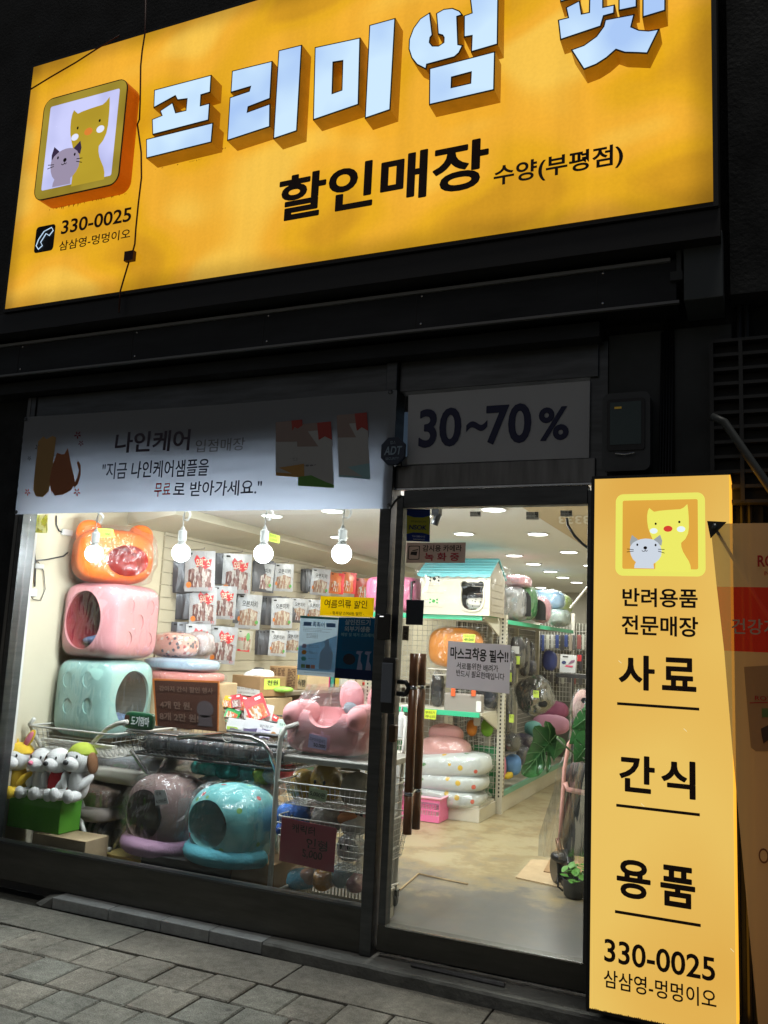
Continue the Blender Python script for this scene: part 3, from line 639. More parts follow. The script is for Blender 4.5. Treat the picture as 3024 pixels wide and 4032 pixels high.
# security octagon
oc=P(1546,1775,'y',-.1);ob=MB().prism(rrect(oc.x-.062,oc.z-.068,oc.x+.062,oc.z+.068,.035,1),lambda u,v,d:Vector((u,-.1-d,v)),-.02,0).build('security_plaque',mat('navy_plaque',(.012,.025,.06),.35),loc=tuple(oc))
tag(ob,'small dark blue octagonal security plaque between banner and door panel','plaque')
text('ADT',XF(-.1,.0015),oc.x-.045,oc.z-.02,oc.x+.045,oc.z+.022,mat('plaque_print',(.3,.4,.5),.5),ob,bold=.02,shear=.15)
text('캡스',XF(-.1,.0015),oc.x-.015,oc.z+.033,oc.x+.015,oc.z+.05,MATS['plaque_print'],ob)
text('SECURITY',XF(-.1,.0015),oc.x-.035,oc.z-.045,oc.x+.035,oc.z-.033,MATS['plaque_print'],ob)
# meter box
mx0,mz1=XZ(2372,1552,-.12);mx1,mz0=XZ(2560,1850,-.12)
mt=thing('meter_box','grey plastic meter box with a window on the wall above the light box','meter box',((mx0+mx1)/2,-.1,(mz0+mz1)/2))
MB().prism(rrect(mx0,mz0,mx1,mz1,.03),lambda u,v,d:Vector((u,-.12-d,v)),-.11,0).build('meter_case',mat('meter_grey',(.055,.06,.065),.4),mt,bev=.008)
MB().prism(rrect(mx0+.022,mz0+.09,mx1-.022,mz1-.03,.012),lambda u,v,d:Vector((u,-.128-d,v)),-.01,0).build('meter_window',M_blk,mt,bev=.003)
MB().box((mx0+.036,-.131,mz0+.115),(mx1-.036,-.1285,mz1-.045)).build('meter_dial',mat('meter_teal',(.05,.08,.08),.2),mt)
MB().box((mx0+.055,-.133,mz1-.075),(mx0+.085,-.1315,mz1-.066)).build('meter_label',mat('amber_label',(.5,.35,.05),.4,emit=(.5,.3,.03),es=.12),mt)
MB().tube([(mx0+.06,-.135,mz0+.075),(mx0+.1,-.14,mz0+.068),(mx0+.14,-.135,mz0+.075)],.004).build('catch',M_chrome,mt)
mb=MB()
for i in range(5):
    mb.tube([(mx0+.05+i*.02,-.06,mz0),(mx0+.06+i*.025,-.09,mz0-.04),(mx0+.12+i*.01,-.07,mz0-.07),(mx1+.03+i*.012,-.03,mz0-.02),(mx1+.04+i*.012,-.02,mz1+.3+.05*i)],.005)
o=mb.build('wall_wires',M_blk,smooth=True,loc=(mx1,-.05,mz0));tag(o,'bundle of black wires looping below the grey meter box','wires')
# grille
q=XZ(2800,1345,-.12);q2=(.42,XZ(2830,1975,-.12)[1])
gr=thing('window_grille','dark painted vent grille of two cell columns on the right wall','grille',(.1,-.1,2.4))
gx0,gz1=q[0],q[1];gx1,gz0=q2
mg=mat('grille_paint',(.025,.025,.025),.5)
MB().box((gx0-.0,-.06,gz0),(gx1,.04,gz1)).build('grille_back',M_black,gr)
for i in range(12):
    z=gz0+(gz1-gz0)*i/11;MB().box((gx0,-.12,z-.007),(gx1,-.06,z+.007)).build('cross_bar',mg,gr)
for x in(gx0,gx0+.115,gx0+.23,gx0+.345,gx0+.46):MB().box((x-.008,-.123,gz0),(x+.008,-.062,gz1)).build('upright_bar',mg,gr)
o=pxtube([(2800,1640),(2850,1660),(3040,1935),(3200,2180)],-.2,.017,10).build('support_strut',mat('strut_grey',(.06,.065,.065),.5),smooth=True,loc=(-.0,-.2,2.2));tag(o,'slanting grey metal strut in front of the right wall grille','strut')
# ------------------------------------------------------------------ vertical light box
D=lambda x,y:(2250+x*.4974,1800+y*.4974);E_=lambda x,y:(2250+x*.5119,2900+y*.5119)
bx=thing('light_box','tall glowing amber light box with brown lettering right of the door','sign',(-.39,-.15,1.1))
M_box=lit('box_amber',(.81,.53,.12),1.,sc_=1.3,stretch=(1,1,1.),col2=(.73,.40,.07))
x0,x1,z0,z1=-.652,-.122,.112,2.206
MB().box((x0,-.25,z0),(x1,-.247,z1)).build('box_face',M_box,bx)
MB().box((x0-.012,-.249,z0-.012),(x1+.006,-.05,z0)).box((x0-.012,-.253,z1),(x1+.006,-.05,z1+.012)).box((x0-.014,-.253,z0),(x0,-.05,z1)).box((x0,-.06,z0),(x1,-.05,z1)).build('box_casing',M_black,bx)
MB().box((x1,-.249,z0),(x1+.004,-.05,z1)).build('box_side',mat('amber_side',(.6,.3,.04),.4,emit=(.8,.35,.03),es=1.6),bx)
def xt(s,f,a,b,c,d,bold):
    ptext(s,None,*f(a,b),*f(c,d),M_sink,bx,-.2515,bold=bold)
logo(XF(-.25,.0008),*[XZ(*D(350,615),-.25)[0],XZ(*D(700,942),-.25)[1]],XZ(*D(1060,615),-.25)[0]-XZ(*D(350,615),-.25)[0],XZ(*D(700,287),-.25)[1]-XZ(*D(700,942),-.25)[1],bx,
 (e_('box_lime',(.80,.78,.13)),lit('box_amber2',(.85,.44,.06),1.),e_('box_dog',(.82,.80,.13)),e_('box_cat',(.60,.66,.74)),e_('box_ear',(.33,.36,.37)),e_('box_nose',(.65,.05,.03)),e_('box_cheek',(.78,.88,.9)),M_sink))
xt('반려용품',D,405,1040,998,1188,.022);xt('전문매장',D,398,1258,1002,1415,.022)
xt('사',D,378,1572,655,1840,.03);xt('료',D,720,1592,985,1848,.03)
xt('간',E_,372,150,637,428,.03);xt('식',E_,695,188,950,470,.03);xt('용',E_,352,955,605,1245,.03);xt('품',E_,688,1002,948,1310,.03)
a=XZ(*E_(253,1645),-.2515);b=XZ(*E_(1105,1800),-.2515);t_=XZ(*E_(300,1560),-.2515)[1];b_=XZ(*E_(300,1737),-.2515)[1]
text('330-0025',XF(-.2515),a[0],b_,b[0],t_,M_sink,bx,bold=.018)
a=XZ(*E_(248,1860),-.2515);b=XZ(*E_(1115,2010),-.2515);t_=XZ(*E_(300,1797),-.2515)[1];b_=XZ(*E_(300,1938),-.2515)[1]
text('삼삼영-멍멍이오',XF(-.2515),a[0],b_,b[0],t_,M_sink,bx,bold=.012)
mb=MB()
for i in range(70):
    x=x0+(x1-x0)*i/70;mb.prism([(x,z0),(x+(x1-x0)/70,z0),(x+(x1-x0)/70*.6,z0+random.uniform(.001,.006)),(x+.001,z0+random.uniform(.001,.006))],XF(-.25,.0012),0,0)
mb.build('rust_edge',mat('rust_dark',(.10,.04,.01),.9),bx)['kind']='stuff'
for sx,sz in((-.14,.42),(-.46,.9),(-.21,.33),(-.55,1.45),(-.3,1.2)):MB().prism([(sx,sz),(sx+.012,sz-.01),(sx+.013,sz-.008),(sx+.001,sz+.002)],XF(-.25,.0012),0,0).build('scratch',mat('scratch_m',(.8,.75,.6),.5,emit=(.9,.75,.4),es=.9),bx)
for f,a,b in((D,(362,1943),(1012,2003)),(E_,(345,523),(988,608)),(E_,(335,1338),(995,1462))):
    p=P(*f(*a),'y',-.2515);q_=P(*f(*b),'y',-.2515);z=(p.z+q_.z)/2
    MB().box((p.x,-.2525,z-.0055),(q_.x,-.2515,z+.0055)).build('underline',M_sink,bx)
# ------------------------------------------------------------------ mesh banner at right
def netmat(name,col,a=.75):
    m=bpy.data.materials.new(name);m.use_nodes=True;t=m.node_tree;b=t.nodes['Principled BSDF'];b.inputs['Base Color'].default_value=(*col,1);b.inputs['Roughness'].default_value=.7
    tl=t.nodes.new('ShaderNodeBsdfTranslucent');tl.inputs[0].default_value=(*col,1);mx=t.nodes.new('ShaderNodeMixShader');mx.inputs[0].default_value=.35
    tr=t.nodes.new('ShaderNodeBsdfTransparent');m2=t.nodes.new('ShaderNodeMixShader');m2.inputs[0].default_value=a
    t.links.new(b.outputs[0],mx.inputs[1]);t.links.new(tl.outputs[0],mx.inputs[2]);t.links.new(tr.outputs[0],m2.inputs[1]);t.links.new(mx.outputs[0],m2.inputs[2]);t.links.new(m2.outputs[0],t.nodes['Material Output'].inputs[0]);return m
YB=-.36
def nb(px,py):p=P(px,py,'y',YB);return (p.x,p.z)
NB=thing('mesh_banner','see-through mesh banner with a red band standing right of the light box','banner',(.2,YB,1.0))
ml=[nb(2797,2063),nb(2822,2310),nb(2851,2562),nb(2879,2900),nb(2985,4032)]
ml.append((ml[-1][0]+.015,-.0+.02))
def lx(z):
    for (xa,za),(xb,zb) in zip(ml,ml[1:]):
        if zb<=z<=za:return xa+(xb-xa)*(za-z)/(za-zb)
    return ml[-1][0] if z<ml[-1][1] else ml[0][0]
zs=[ml[0][1],ml[1][1],ml[2][1],.02]
lxw=lambda u,v,d=0.:Vector((u,YB-.008*math.sin(v*4+u*6)-d,v))
for i,(nm,c) in enumerate((('banner_top',(.75,.58,.40)),('banner_band',(.78,.045,.02)),('banner_body',(.78,.56,.33)))):
    za,zb=zs[i],zs[i+1];n=12
    MB().grid(lambda u,v:lxw(lx(zb+(za-zb)*v)*(1-u)+.75*u,zb+(za-zb)*v),8,n).build(nm,netmat(nm+'_m',c,.8),NB,smooth=True)
def nt_(s,a,b,c,d,m,bold=0.01):
    p=nb(a,(b+d)/2);q_=nb(c,(b+d)/2);t1=nb((a+c)/2,b)[1];b1=nb((a+c)/2,d)[1]
    text(s,lambda u,v:lxw(u,v,.003),p[0],b1,q_[0],t1,m,NB,bold=bold)
nt_('건강지킴이',*D(1268,1285),*D(1900,1410),mat('banner_pale',(.55,.42,.28),.7),.01)
nt_('ROYAL',*D(1475,780),*D(1790,870),M_inkR,.03);nt_('IN',*D(1525,905),*D(1565,938),M_inkR)
nt_('ROYAL',*D(1452,1895),*D(1670,1930),M_inkR,.02);nt_('O',*E_(1440,858),*E_(1518,975),mat('banner_brown',(.2,.06,.02),.7),.0)
pk=[nb(*D(1365,1660)),nb(*D(1700,1640)),nb(*D(1700,2330)),nb(*D(1460,2330)),nb(*D(1420,2300))]
MB().prism(pk,lambda u,v,d:lxw(u,v,.001),0,0).build('printed_pack',netmat('pack_print',(.42,.28,.15),.9),NB)
pk=[nb(*D(1410,1942)),nb(*D(1700,1935)),nb(*D(1700,1943)),nb(*D(1410,1950))];MB().prism(pk,lambda u,v,d:lxw(u,v,.003),0,0).build('printed_rule',M_inkR,NB)
pk=[nb(*D(1505,1990)),nb(*D(1620,1985)),nb(*D(1620,2060)),nb(*D(1508,2060))];MB().prism(pk,lambda u,v,d:lxw(u,v,.003),0,0).build('printed_patch',netmat('green_print',(.2,.28,.08),1),NB)
pk=[nb(*D(1500,2150)),nb(*D(1560,2120)),nb(*D(1650,2130)),nb(*D(1650,2260)),nb(*D(1560,2240)),nb(*D(1520,2270)),nb(*D(1505,2200))];MB().prism(pk,lambda u,v,d:lxw(u,v,.003),0,0).build('printed_dog',netmat('dog_print',(.12,.07,.04),1),NB)
a=P(*D(1145,560),'y',YB);M_cl=mat('corner_tab',(.04,.03,.02),.5)
MB().prism([(a.x-.028,a.z+.022),(a.x+.032,a.z+.018),(a.x-.018,a.z-.036)],lambda u,v,d:Vector((u,YB-.012-d,v)),-.002,.004).build('corner_tab',M_cl,NB,bev=.003)
MB().lathe([(.006,-.004),(.012,0),(.006,.004)],(a.x-.005,YB-.02,a.z+.002),12,M=Matrix.Rotation(R(90),3,'X')).build('eyelet',M_steel,NB)
MB().tube([(a.x-.005,YB-.01,a.z),(a.x+.05,YB+.03,a.z-.1),(a.x+.3,YB+.15,a.z-.55)],.006).build('frame_pole',mat('pole_grey',(.3,.25,.2),.4),NB)
o=MB().box((-.25,-.5,.0),(.5,-.3,.03)).build('banner_base',M_blk,NB,bev=.01)
# ================================================================== INTERIOR SHELL
FZ=.06;CZ=2.365;WX=-4.2
def floormat():
    m=mat('shop_floor',(.42,.34,.2),.33,var=.22,vs_=1.3,spec=.45);t=m.node_tree;b=t.nodes['Principled BSDF']
    tc=t.nodes.new('ShaderNodeTexCoord');n=t.nodes.new('ShaderNodeTexNoise');n.inputs['Scale'].default_value=3.1;n.inputs['Detail'].default_value=10;n.inputs['Roughness'].default_value=.74
    t.links.new(tc.outputs['Object'],n.inputs[0])
    sx=t.nodes.new('ShaderNodeSeparateXYZ');t.links.new(tc.outputs['Object'],sx.inputs[0])
    mr=t.nodes.new('ShaderNodeMapRange');mr.inputs[1].default_value=.7;mr.inputs[2].default_value=2.;mr.inputs[3].default_value=.26;mr.inputs[4].default_value=-.12
    t.links.new(sx.outputs['Y'],mr.inputs[0])      # foot wear is heaviest at the doorway
    ad=t.nodes.new('ShaderNodeMath');ad.operation='ADD';t.links.new(n.outputs[0],ad.inputs[0]);t.links.new(mr.outputs[0],ad.inputs[1])
    rp=t.nodes.new('ShaderNodeValToRGB');e=rp.color_ramp.elements
    e[0].position=.36;e[0].color=(.38,.32,.19,1);e[1].position=.78;e[1].color=(.12,.117,.115,1)
    x=e.new(.44);x.color=(.30,.23,.12,1);x=e.new(.54);x.color=(.25,.21,.14,1);x=e.new(.62);x.color=(.15,.135,.115,1)
    t.links.new(ad.outputs[0],rp.inputs[0]);t.links.new(rp.outputs[0],b.inputs['Base Color']);return m
struct(MB().box((WX,.052,-.02),(-.5,9.3,FZ)).build('shop_floor',floormat()))
struct(MB().box((-4.3,.052,CZ),(-.5,9.4,CZ+.05)).build('ceiling',M_ceil))
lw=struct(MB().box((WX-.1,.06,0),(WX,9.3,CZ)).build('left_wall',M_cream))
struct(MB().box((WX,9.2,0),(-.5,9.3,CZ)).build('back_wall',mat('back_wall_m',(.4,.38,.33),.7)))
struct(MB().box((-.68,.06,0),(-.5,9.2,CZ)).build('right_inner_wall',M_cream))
M_slat=mat('slat_board',(.52,.47,.36),.55,var=.05,vs_=3)
for i in range(15):
    z=.90+i*.094;MB().box((WX+.001,1.42,z),(WX+.016,6.6,z+.089)).build('slat',M_slat,lw)
MB().box((WX,.06,.06),(WX+.035,.14,CZ)).build('corner_trim',M_white,lw)
MB().prism([(WX,CZ-.001),(WX+.42,CZ-.001),(WX+.42,CZ-.06),(WX,CZ-.13)],lambda u,v,d:Vector((u,1.0+d,v)),0,6.4).build('cove_bulkhead',mat('cove',(.66,.62,.5),.7),lw)
o=struct(MB().prism([(-1.312,.9),(-1.30,5.5),(-.69,5.5),(-.69,.9)],lambda u,v,d:Vector((u,v,CZ-.002-d)),0,.05).build('door_bulkhead',mat('bulk',(.5,.4,.25),.7)))
f=lambda u,v,d=0.:Vector((u,v,CZ-.054))
text('ᘐᘐᘐ' if False else '3333',lambda u,v:P(u,v,'z',CZ-.055),2322,2030,2200,2062,mat('faded_white',(.7,.66,.55),.6),o,bold=.02)
# ------------------------------------------------------------------ ceiling lights
M_led=mat('led_disc',(1,1,1),.5,emit=(1.,.98,.93),es=6.)
spots=[(-1.59,1.41),(-1.59,2.6),(-1.6,3.81),(-2.17,1.6),(-2.17,2.55),(-2.18,4.1),(-2.19,4.89),(-2.2,5.72),(-2.22,6.47),(-2.2,7.2),(-2.72,1.34),(-1.62,5.0),(-3.3,1.5),(-3.35,2.7),(-3.35,4.0),(-2.95,5.4),(-2.9,8.2),(-3.6,6.8),(-1.6,7.6)]
proto=None
def place(x,y):
    a=PXF(x,y,CZ);return a
def PXF(x,y,z):
    d=Vector((x,y,z))-CAM;c=d.dot(FW);return 1512+F*d.dot(RT)/c,2016-F*d.dot(UP)/c
for i,(x,y) in enumerate(spots):
    px,py=PXF(x,y,CZ)
    lb_='round white ceiling downlight, '+('the nearest one over the door' if i==0 else '')
    if proto is None:
        proto=thing('ceiling_downlight','x','ceiling light',(x,y,CZ),'round ceiling downlights',local=True)
        MB().lathe([(.088,-.001),(.092,-.006),(.078,-.008),(.075,-.004)],(0,0,0),24).build('light_rim',M_white,proto)
        MB().lathe([(.001,-.0085),(.072,-.0085),(.072,-.0095),(.001,-.0095)],(0,0,0),24).build('light_disc',M_led,proto)
        q=proto
    else:q=dup(proto,(x,y,CZ))
    o_=['nearest','second','third','fourth','fifth','sixth','seventh','eighth','ninth','tenth','eleventh']
    ck=lambda X:0 if X>-1.7 else 1 if X>-2.3 else 2
    k=sorted([s for s in spots if ck(s[0])==ck(x)],key=lambda s:s[1]).index((x,y))
    line=['right-hand line behind the door','middle line above the shelf corner','left part of the ceiling'][ck(x)]
    q['label']='ceiling downlight, the %s in the %s'%(o_[k],line)
    q['category']='ceiling light'
    lamp('downlight_lamp',x,y,CZ-.03,13,.13,(1,.96,.88),'AREA')
# ------------------------------------------------------------------ hanging bulbs
M_bulb=mat('bulb_glass',(1,1,1),.3,emit=(.93,.97,1),es=380)
def bulb(px,py,label):
    p=P(px,py,'y',.14);t=thing('hanging_bulb',label,'light bulb',p,'bare bulbs hanging in the window')
    prof=[(.001,-.053)]+[(.053*math.sin(a),-.053*math.cos(a)) for a in [math.pi*i/12 for i in range(1,10)]]+[(.034,.041)]
    MB().lathe(prof,p,24).build('globe',M_bulb,t,smooth=True)
    MB().lathe([(.033,.042),(.022,.056),(.018,.066),(.0235,.07),(.0235,.125),(.014,.132),(.007,.15),(.004,.152)],p,18).build('socket',M_white,t,smooth=False)
    top=p+Vector((.005,0,.185));MB().tube([p+Vector((0,0,.15)),p+Vector((-.003,0,.2)),top+Vector((0,0,.02)),top+Vector((.0,0,.2))],.003,6).build('cord',M_white,t)
    mb=MB();c=top+Vector((.015,-.005,.03))
    for k in range(2):mb.tube([c+Vector((.022*math.cos(a)*(1+.15*k),.004*math.sin(3*a)+.006*k,.026*math.sin(a)*(1+.12*k))) for a in [2*math.pi*i/16 for i in range(16)]],.003,5,closed=True)
    mb.build('cord_coil',M_white,t,smooth=True)
bulb(370,2180,'glowing bare bulb hanging in front of the orange cat house')
bulb(713,2177,'glowing bare bulb second from the left, above the pink patterned cushion')
bulb(1037,2180,'glowing bare bulb third from the left, in front of the treat wall')
bulb(1345,2180,'glowing bare bulb nearest to the mullion and door')
LT=thing('added_fill_light','added unseen strip of fill light on the ceiling just behind the fabric banner','light fixture',(-2.9,.16,CZ))  # unseen strip light, added to brighten the goods in the window
MB().box((-4.0,.12,CZ-.035),(-1.85,.2,CZ-.001)).build('fill_light_housing',M_white,LT)
MB().box((-4.02,.095,CZ-.13),(-1.83,.108,CZ-.001)).build('fill_light_screen',M_white,LT)  # added lip that keeps the fill light off the upper banner
MB().box((-3.98,.13,CZ-.04),(-1.87,.19,CZ-.036)).build('fill_light_panel',mat('fill_glow_white',(1,1,1),.5,emit=(.95,.98,1),es=26),LT)
# ------------------------------------------------------------------ pixel-sized helpers
def SC(px,py,y):
    p=P(px,py,'y',y);return (p-CAM).dot(FW)/F
def bpx_(x0,y0,x1,y1,y):
    c=P((x0+x1)/2,(y0+y1)/2,'y',y);s=SC((x0+x1)/2,(y0+y1)/2,y);return c,(x1-x0)*s/2/.93,(y1-y0)*s/2
def soft(name,label,cat,r,y,ry,m,e=.8,wr=.0,ws=7,wrap=None,group=None,tilt=0,seed=None,nu=28,nv=16,e2=None,partname=None,wk=1.07,yaw=0):
    c,rx,rz_=bpx_(*r,y);seed=random.random()*50 if seed is None else seed
    M=Matrix.Rotation(R(tilt),3,'Y')@rz(yaw)
    if wrap is None:
        o=MB().blob((0,0,0),(rx,ry,rz_),e,nu,nv,wr=wr,ws=ws,M=M,seed=seed,e2=e2)
        k=len(o.v);o.v=[tuple(Vector(v)+c) for v in o.v];ob=o.build(name,m,smooth=True,loc=c);tag(ob,label,cat,group);return ob
    t=thing(name,label,cat,c,group)
    MB().blob(c,(rx,ry,rz_),e,nu,nv,wr=wr,ws=ws,M=M,seed=seed,e2=e2).build(partname or 'body',m,t,smooth=True)
    MB().blob(c,(rx*wk,ry*wk,rz_*wk),max(e,.5),40,24,wr=.016,ws=9,M=M,seed=seed+3,e2=e2).build('plastic_wrap',wrap,t,smooth=False)
    return t
def note(px4,y,m,label,lines_,parent=None,name='price_note',cat='note',off=0.):
    ob,fn=sheet(name,px4,y,m,label if parent is None else None,cat,parent=parent)
    for s,(a,b,c,d),mm,bo_ in lines_:text(s,lambda u,v:fn(u,v,.0008),a,b,c,d,mm,ob,bold=bo_,wob=.01)
    return ob
# ------------------------------------------------------------------ the stack of pet houses at left
hx0,hx1,hy0,hy1=-4.185,-3.715,.40,.88
def dice(name,label,z0,z1,m,open_face,dots_n):
    c=Vector(((hx0+hx1)/2,(hy0+hy1)/2,(z0+z1)/2));r=((hx1-hx0)/2,(hy1-hy0)/2,(z1-z0)/2)
    t=thing(name,label,'pet house',(c.x,c.y,z0))
    b=MB().blob(c,r,.36,72,40,e2=.36).build('shell',m,t,smooth=True)
    if open_face=='front':
        A=lambda u,v,d:Vector((c.x+u,hy0+d,c.z+v));dep=(-.02,.40);el=(-.03,-.0,.15,.185)
        D2=lambda u,v,d:Vector((hx1-d,c.y+u,c.z+v))
    else:
        A=lambda u,v,d:Vector((hx1-d,c.y+u,c.z+v));dep=(-.02,.40);el=(0,0,.16,.18)
        D2=lambda u,v,d:Vector((c.x+u,hy0+d,c.z+v))
    cut=MB().prism(ellip(*el,40),A,dep[1],dep[0]).build('c_',m)
    for n_ in range(1):carve(b,cut)
    cm=MB()
    for (u,v) in ([(-.1,.1),(.1,.1),(0,0),(-.1,-.11),(.1,-.11)] if dots_n==5 else [(-.1,.11),(.06,.12),(-.08,-.05),(.08,-.04)]):
        cc=MB().prism(ellip(u,v,.037,.048,22),D2,.007,-.03).build('c2_',m);carve(b,cc)
    smoothby(b,35)
    li=MB();n=36;ks=ellip(*el[:2],el[2]-.002,el[3]-.002,n)
    lin=[[A(u,v,d) for u,v in ks] for d in (.022,.39)]
    for i in range(n):li.quad(lin[0][i],lin[0][(i+1)%n],lin[1][(i+1)%n],lin[1][i])
    li.prism(ks,A,.39,.392);li.build('lining',M_red if m is M_pink else mat('shade_grey',(.10,.12,.12),.7),t,smooth=True)
    MB().blob(A(0,-.13,.2),(.13,.13,.035),.8,16,8,wr=.01,ws=12).build('cushion',mat('print_cushion',(.12,.2,.35),.8,var=.8,vs_=25),t,smooth=True)
    MB().blob(c,(r[0]*1.012,r[1]*1.012,r[2]*1.012),.34,84,56,wr=.006,ws=8,seed=z0*9).build('plastic_wrap',M_film,t,smooth=False)
    return t
dice('pet_house','large mint green dice shaped pet house in clear plastic, bottom of the stack',.80,1.292,M_mint,'side',4)
dice('pet_house','large pink dice shaped pet house with dark red inside, wrapped in plastic',1.296,1.776,M_pink,'front',5)
c=Vector((-3.955,.6,1.955))
t=thing('pet_house','orange cat eared pet house in crinkled plastic on top of the stack','pet house',(c.x,c.y,1.78))
Mo=rz(52)
b=MB().blob(c,(.25,.22,.178),.62,64,36,M=Mo,e2=.62).build('shell',M_orng,t,smooth=True)
for s in(-1,1):MB().blob(c+Mo@Vector((s*.165,-.02,.135)),(.085,.06,.095),.85,22,14,M=Mo).build('ear',M_orng,t,smooth=True)
fa=lambda u,v,d:c+Mo@Vector((u+.03,-.22+d,v))
carve(b,MB().prism(ellip(.03,-.03,.135,.1,36),fa,.36,-.05).build('c_',M_orng));smoothby(b,35)
li=MB();ks=ellip(.03,-.03,.133,.098,36)
for i in range(36):
    a,bb=ks[i],ks[(i+1)%36];li.quad(fa(*a,.03),fa(*bb,.03),fa(*bb,.35),fa(*a,.35))
li.prism(ks,fa,.35,.352);li.build('lining',mat('orange_red_lining',(.45,.03,.02),.6),t,smooth=True)
MB().blob(c,(.275,.245,.2),.6,80,50,wr=.02,ws=7,M=Mo,seed=4).build('plastic_wrap',M_film,t)
note([(383,2080),(445,2083),(452,2116),(385,2114)],.31,M_note,'',[('야옹이하우스',(.08,.62,.9,.85),M_ink,0),('55,000',(.2,.1,.8,.5),M_ink,.01)],parent=t)
# ------------------------------------------------------------------ wire baskets
def basket(name,label,x0,y0,z0,x1,y1,z1,m,pitch=.035,rim=.006,wr=.0018,cat='wire basket',parent=None,flare=.03):
    t=parent or thing(name,label,cat,((x0+x1)/2,(y0+y1)/2,z0))
    F_=flare;top=[(x0,y0,z1),(x1,y0,z1),(x1,y1,z1),(x0,y1,z1)];bot=[(x0+F_,y0+F_,z0),(x1-F_,y0+F_,z0),(x1-F_,y1-F_,z0),(x0+F_,y1-F_,z0)]
    def rnd(q,r):
        o=[]
        for i in range(4):
            a,b,c_=Vector(q[i-1]),Vector(q[i]),Vector(q[(i+1)%4]);e1=(a-b).normalized();e2=(c_-b).normalized()
            o+=[b+e1*r,b+(e1+e2)*r*.3,b+e2*r]
        return o
    MB().tube(rnd(top,.04),rim,8,closed=True).build('rim',m,t,smooth=True)
    MB().tube(rnd(bot,.03),rim*.6,6,closed=True).build('base_ring',m,t,smooth=True)
    mb=MB()
    for i in range(4):
        a,b,c_,d=Vector(top[i]),Vector(top[(i+1)%4]),Vector(bot[(i+1)%4]),Vector(bot[i]);n=max(2,int((b-a).length/pitch))
        for k in range(1,n):mb.tube([a.lerp(b,k/n),d.lerp(c_,k/n)],wr,4)
        nz=max(2,int((z1-z0)/pitch))
        for k in range(1,nz):mb.tube([a.lerp(d,k/nz),b.lerp(c_,k/nz)],wr,4)
    n=int((x1-x0)/pitch)
    for k in range(1,n):
        x=x0+F_+(x1-x0-2*F_)*k/n;mb.tube([(x,y0+F_,z0),(x,y1-F_,z0)],wr,4)
    n=int((y1-y0)/pitch)
    for k in range(1,n):
        y=y0+F_+(y1-y0-2*F_)*k/n;mb.tube([(x0+F_,y,z0+.001),(x1-F_,y,z0+.001)],wr,4)
    o=mb.build('wire_mesh',m,t);o['kind']='stuff';return t
T=basket('basket_stand','white wire basket stand carrying the mint green pet house',-4.17,.22,.735,-3.5,.9,.875,M_wire,.04)
mb=MB()
for x in(-4.15,-3.52):
    MB().tube([P(135,2830,'y',.22),P(118,2850,'y',.22),P(140,2900,'y',.26),P(175,2960,'y',.34),P(185,3200,'y',.4),P(190,3330,'y',.4)] if x<-4 else [P(500,2842,'y',.2),P(462,2850,'y',.22),P(425,2868,'y',.26),P(385,2905,'y',.3),P(352,2945,'y',.36),P(335,3050,'y',.42),P(322,3245,'y',.36),P(340,3305,'y',.34),P(380,3340,'y',.34),P(435,3345,'y',.34)],.014,10).build('leg',M_wire,T,smooth=True)
    MB().tube([(x,.85,.875),(x,.8,.5),(x,.85,.075)],.012,8).build('leg',M_wire,T,smooth=True)
for y in(.3,.8):MB().box((-4.12,y,.78),(-3.56,y+.04,.797)).build('bearer',M_wire,T)
# ------------------------------------------------------------------ cables, yellow pouch, switch on the left wall
def wallpt(px,py):return P(px,py,'x',WX+.012)
for k,pts in enumerate(([(112,2122),(135,2160),(140,2230),(137,2310)],[(120,2140),(113,2200),(105,2290),(92,2340),(95,2380)],[(140,2207),(180,2204),(250,2190),(268,2175)],[(125,2215),(112,2260),(105,2320),(130,2360),(160,2365),(178,2320),(172,2250),(150,2212),(128,2213)],[(222,2030),(222,2065),(232,2090),(245,2095),(285,2095)])):
    o=MB().tube([wallpt(*p) for p in pts],.005 if k!=3 else .0028,6).build('wall_cable',M_blk,smooth=True,loc=wallpt(*pts[0]))
    tag(o,['thick black cable hanging straight down the cream wall','thin black cable along the window edge of the cream wall','black lead running across the cream wall to the orange house','thin black cable coiled in an oval loop beside the wall switch','short black power lead above the plug socket'][k],'cable')
for pts,lb_ in(([(138,2218),(158,2240)],'white light switch on the cream wall inside the cable loop'),([(245,2082),(282,2112)],'white plug socket on the cream wall beside the orange house'),([(106,2316),(140,2350)],'small white adapter plugged in at the bottom of the cables')):
    a=wallpt(*pts[0]);b=wallpt(*pts[1]);o=MB().box((WX+.001,a.y,b.z),(WX+.022,max(b.y,a.y+.07),a.z)).build('wall_socket',M_white,bev=.004,loc=a);tag(o,lb_,'socket')
o,fn=sheet('hanging_pouch',[(100,2026),(190,2026),(186,2098),(103,2098)],.12,film('yellow_film',tint=(.5,.5,.02),base=.45,rid=.7),'yellow green translucent pouch hanging at the top left window corner','pouch',nu=10,nv=8,wave=lambda u,v:Vector((0,-.012*math.sin(u*6)*math.cos(v*5),0)))
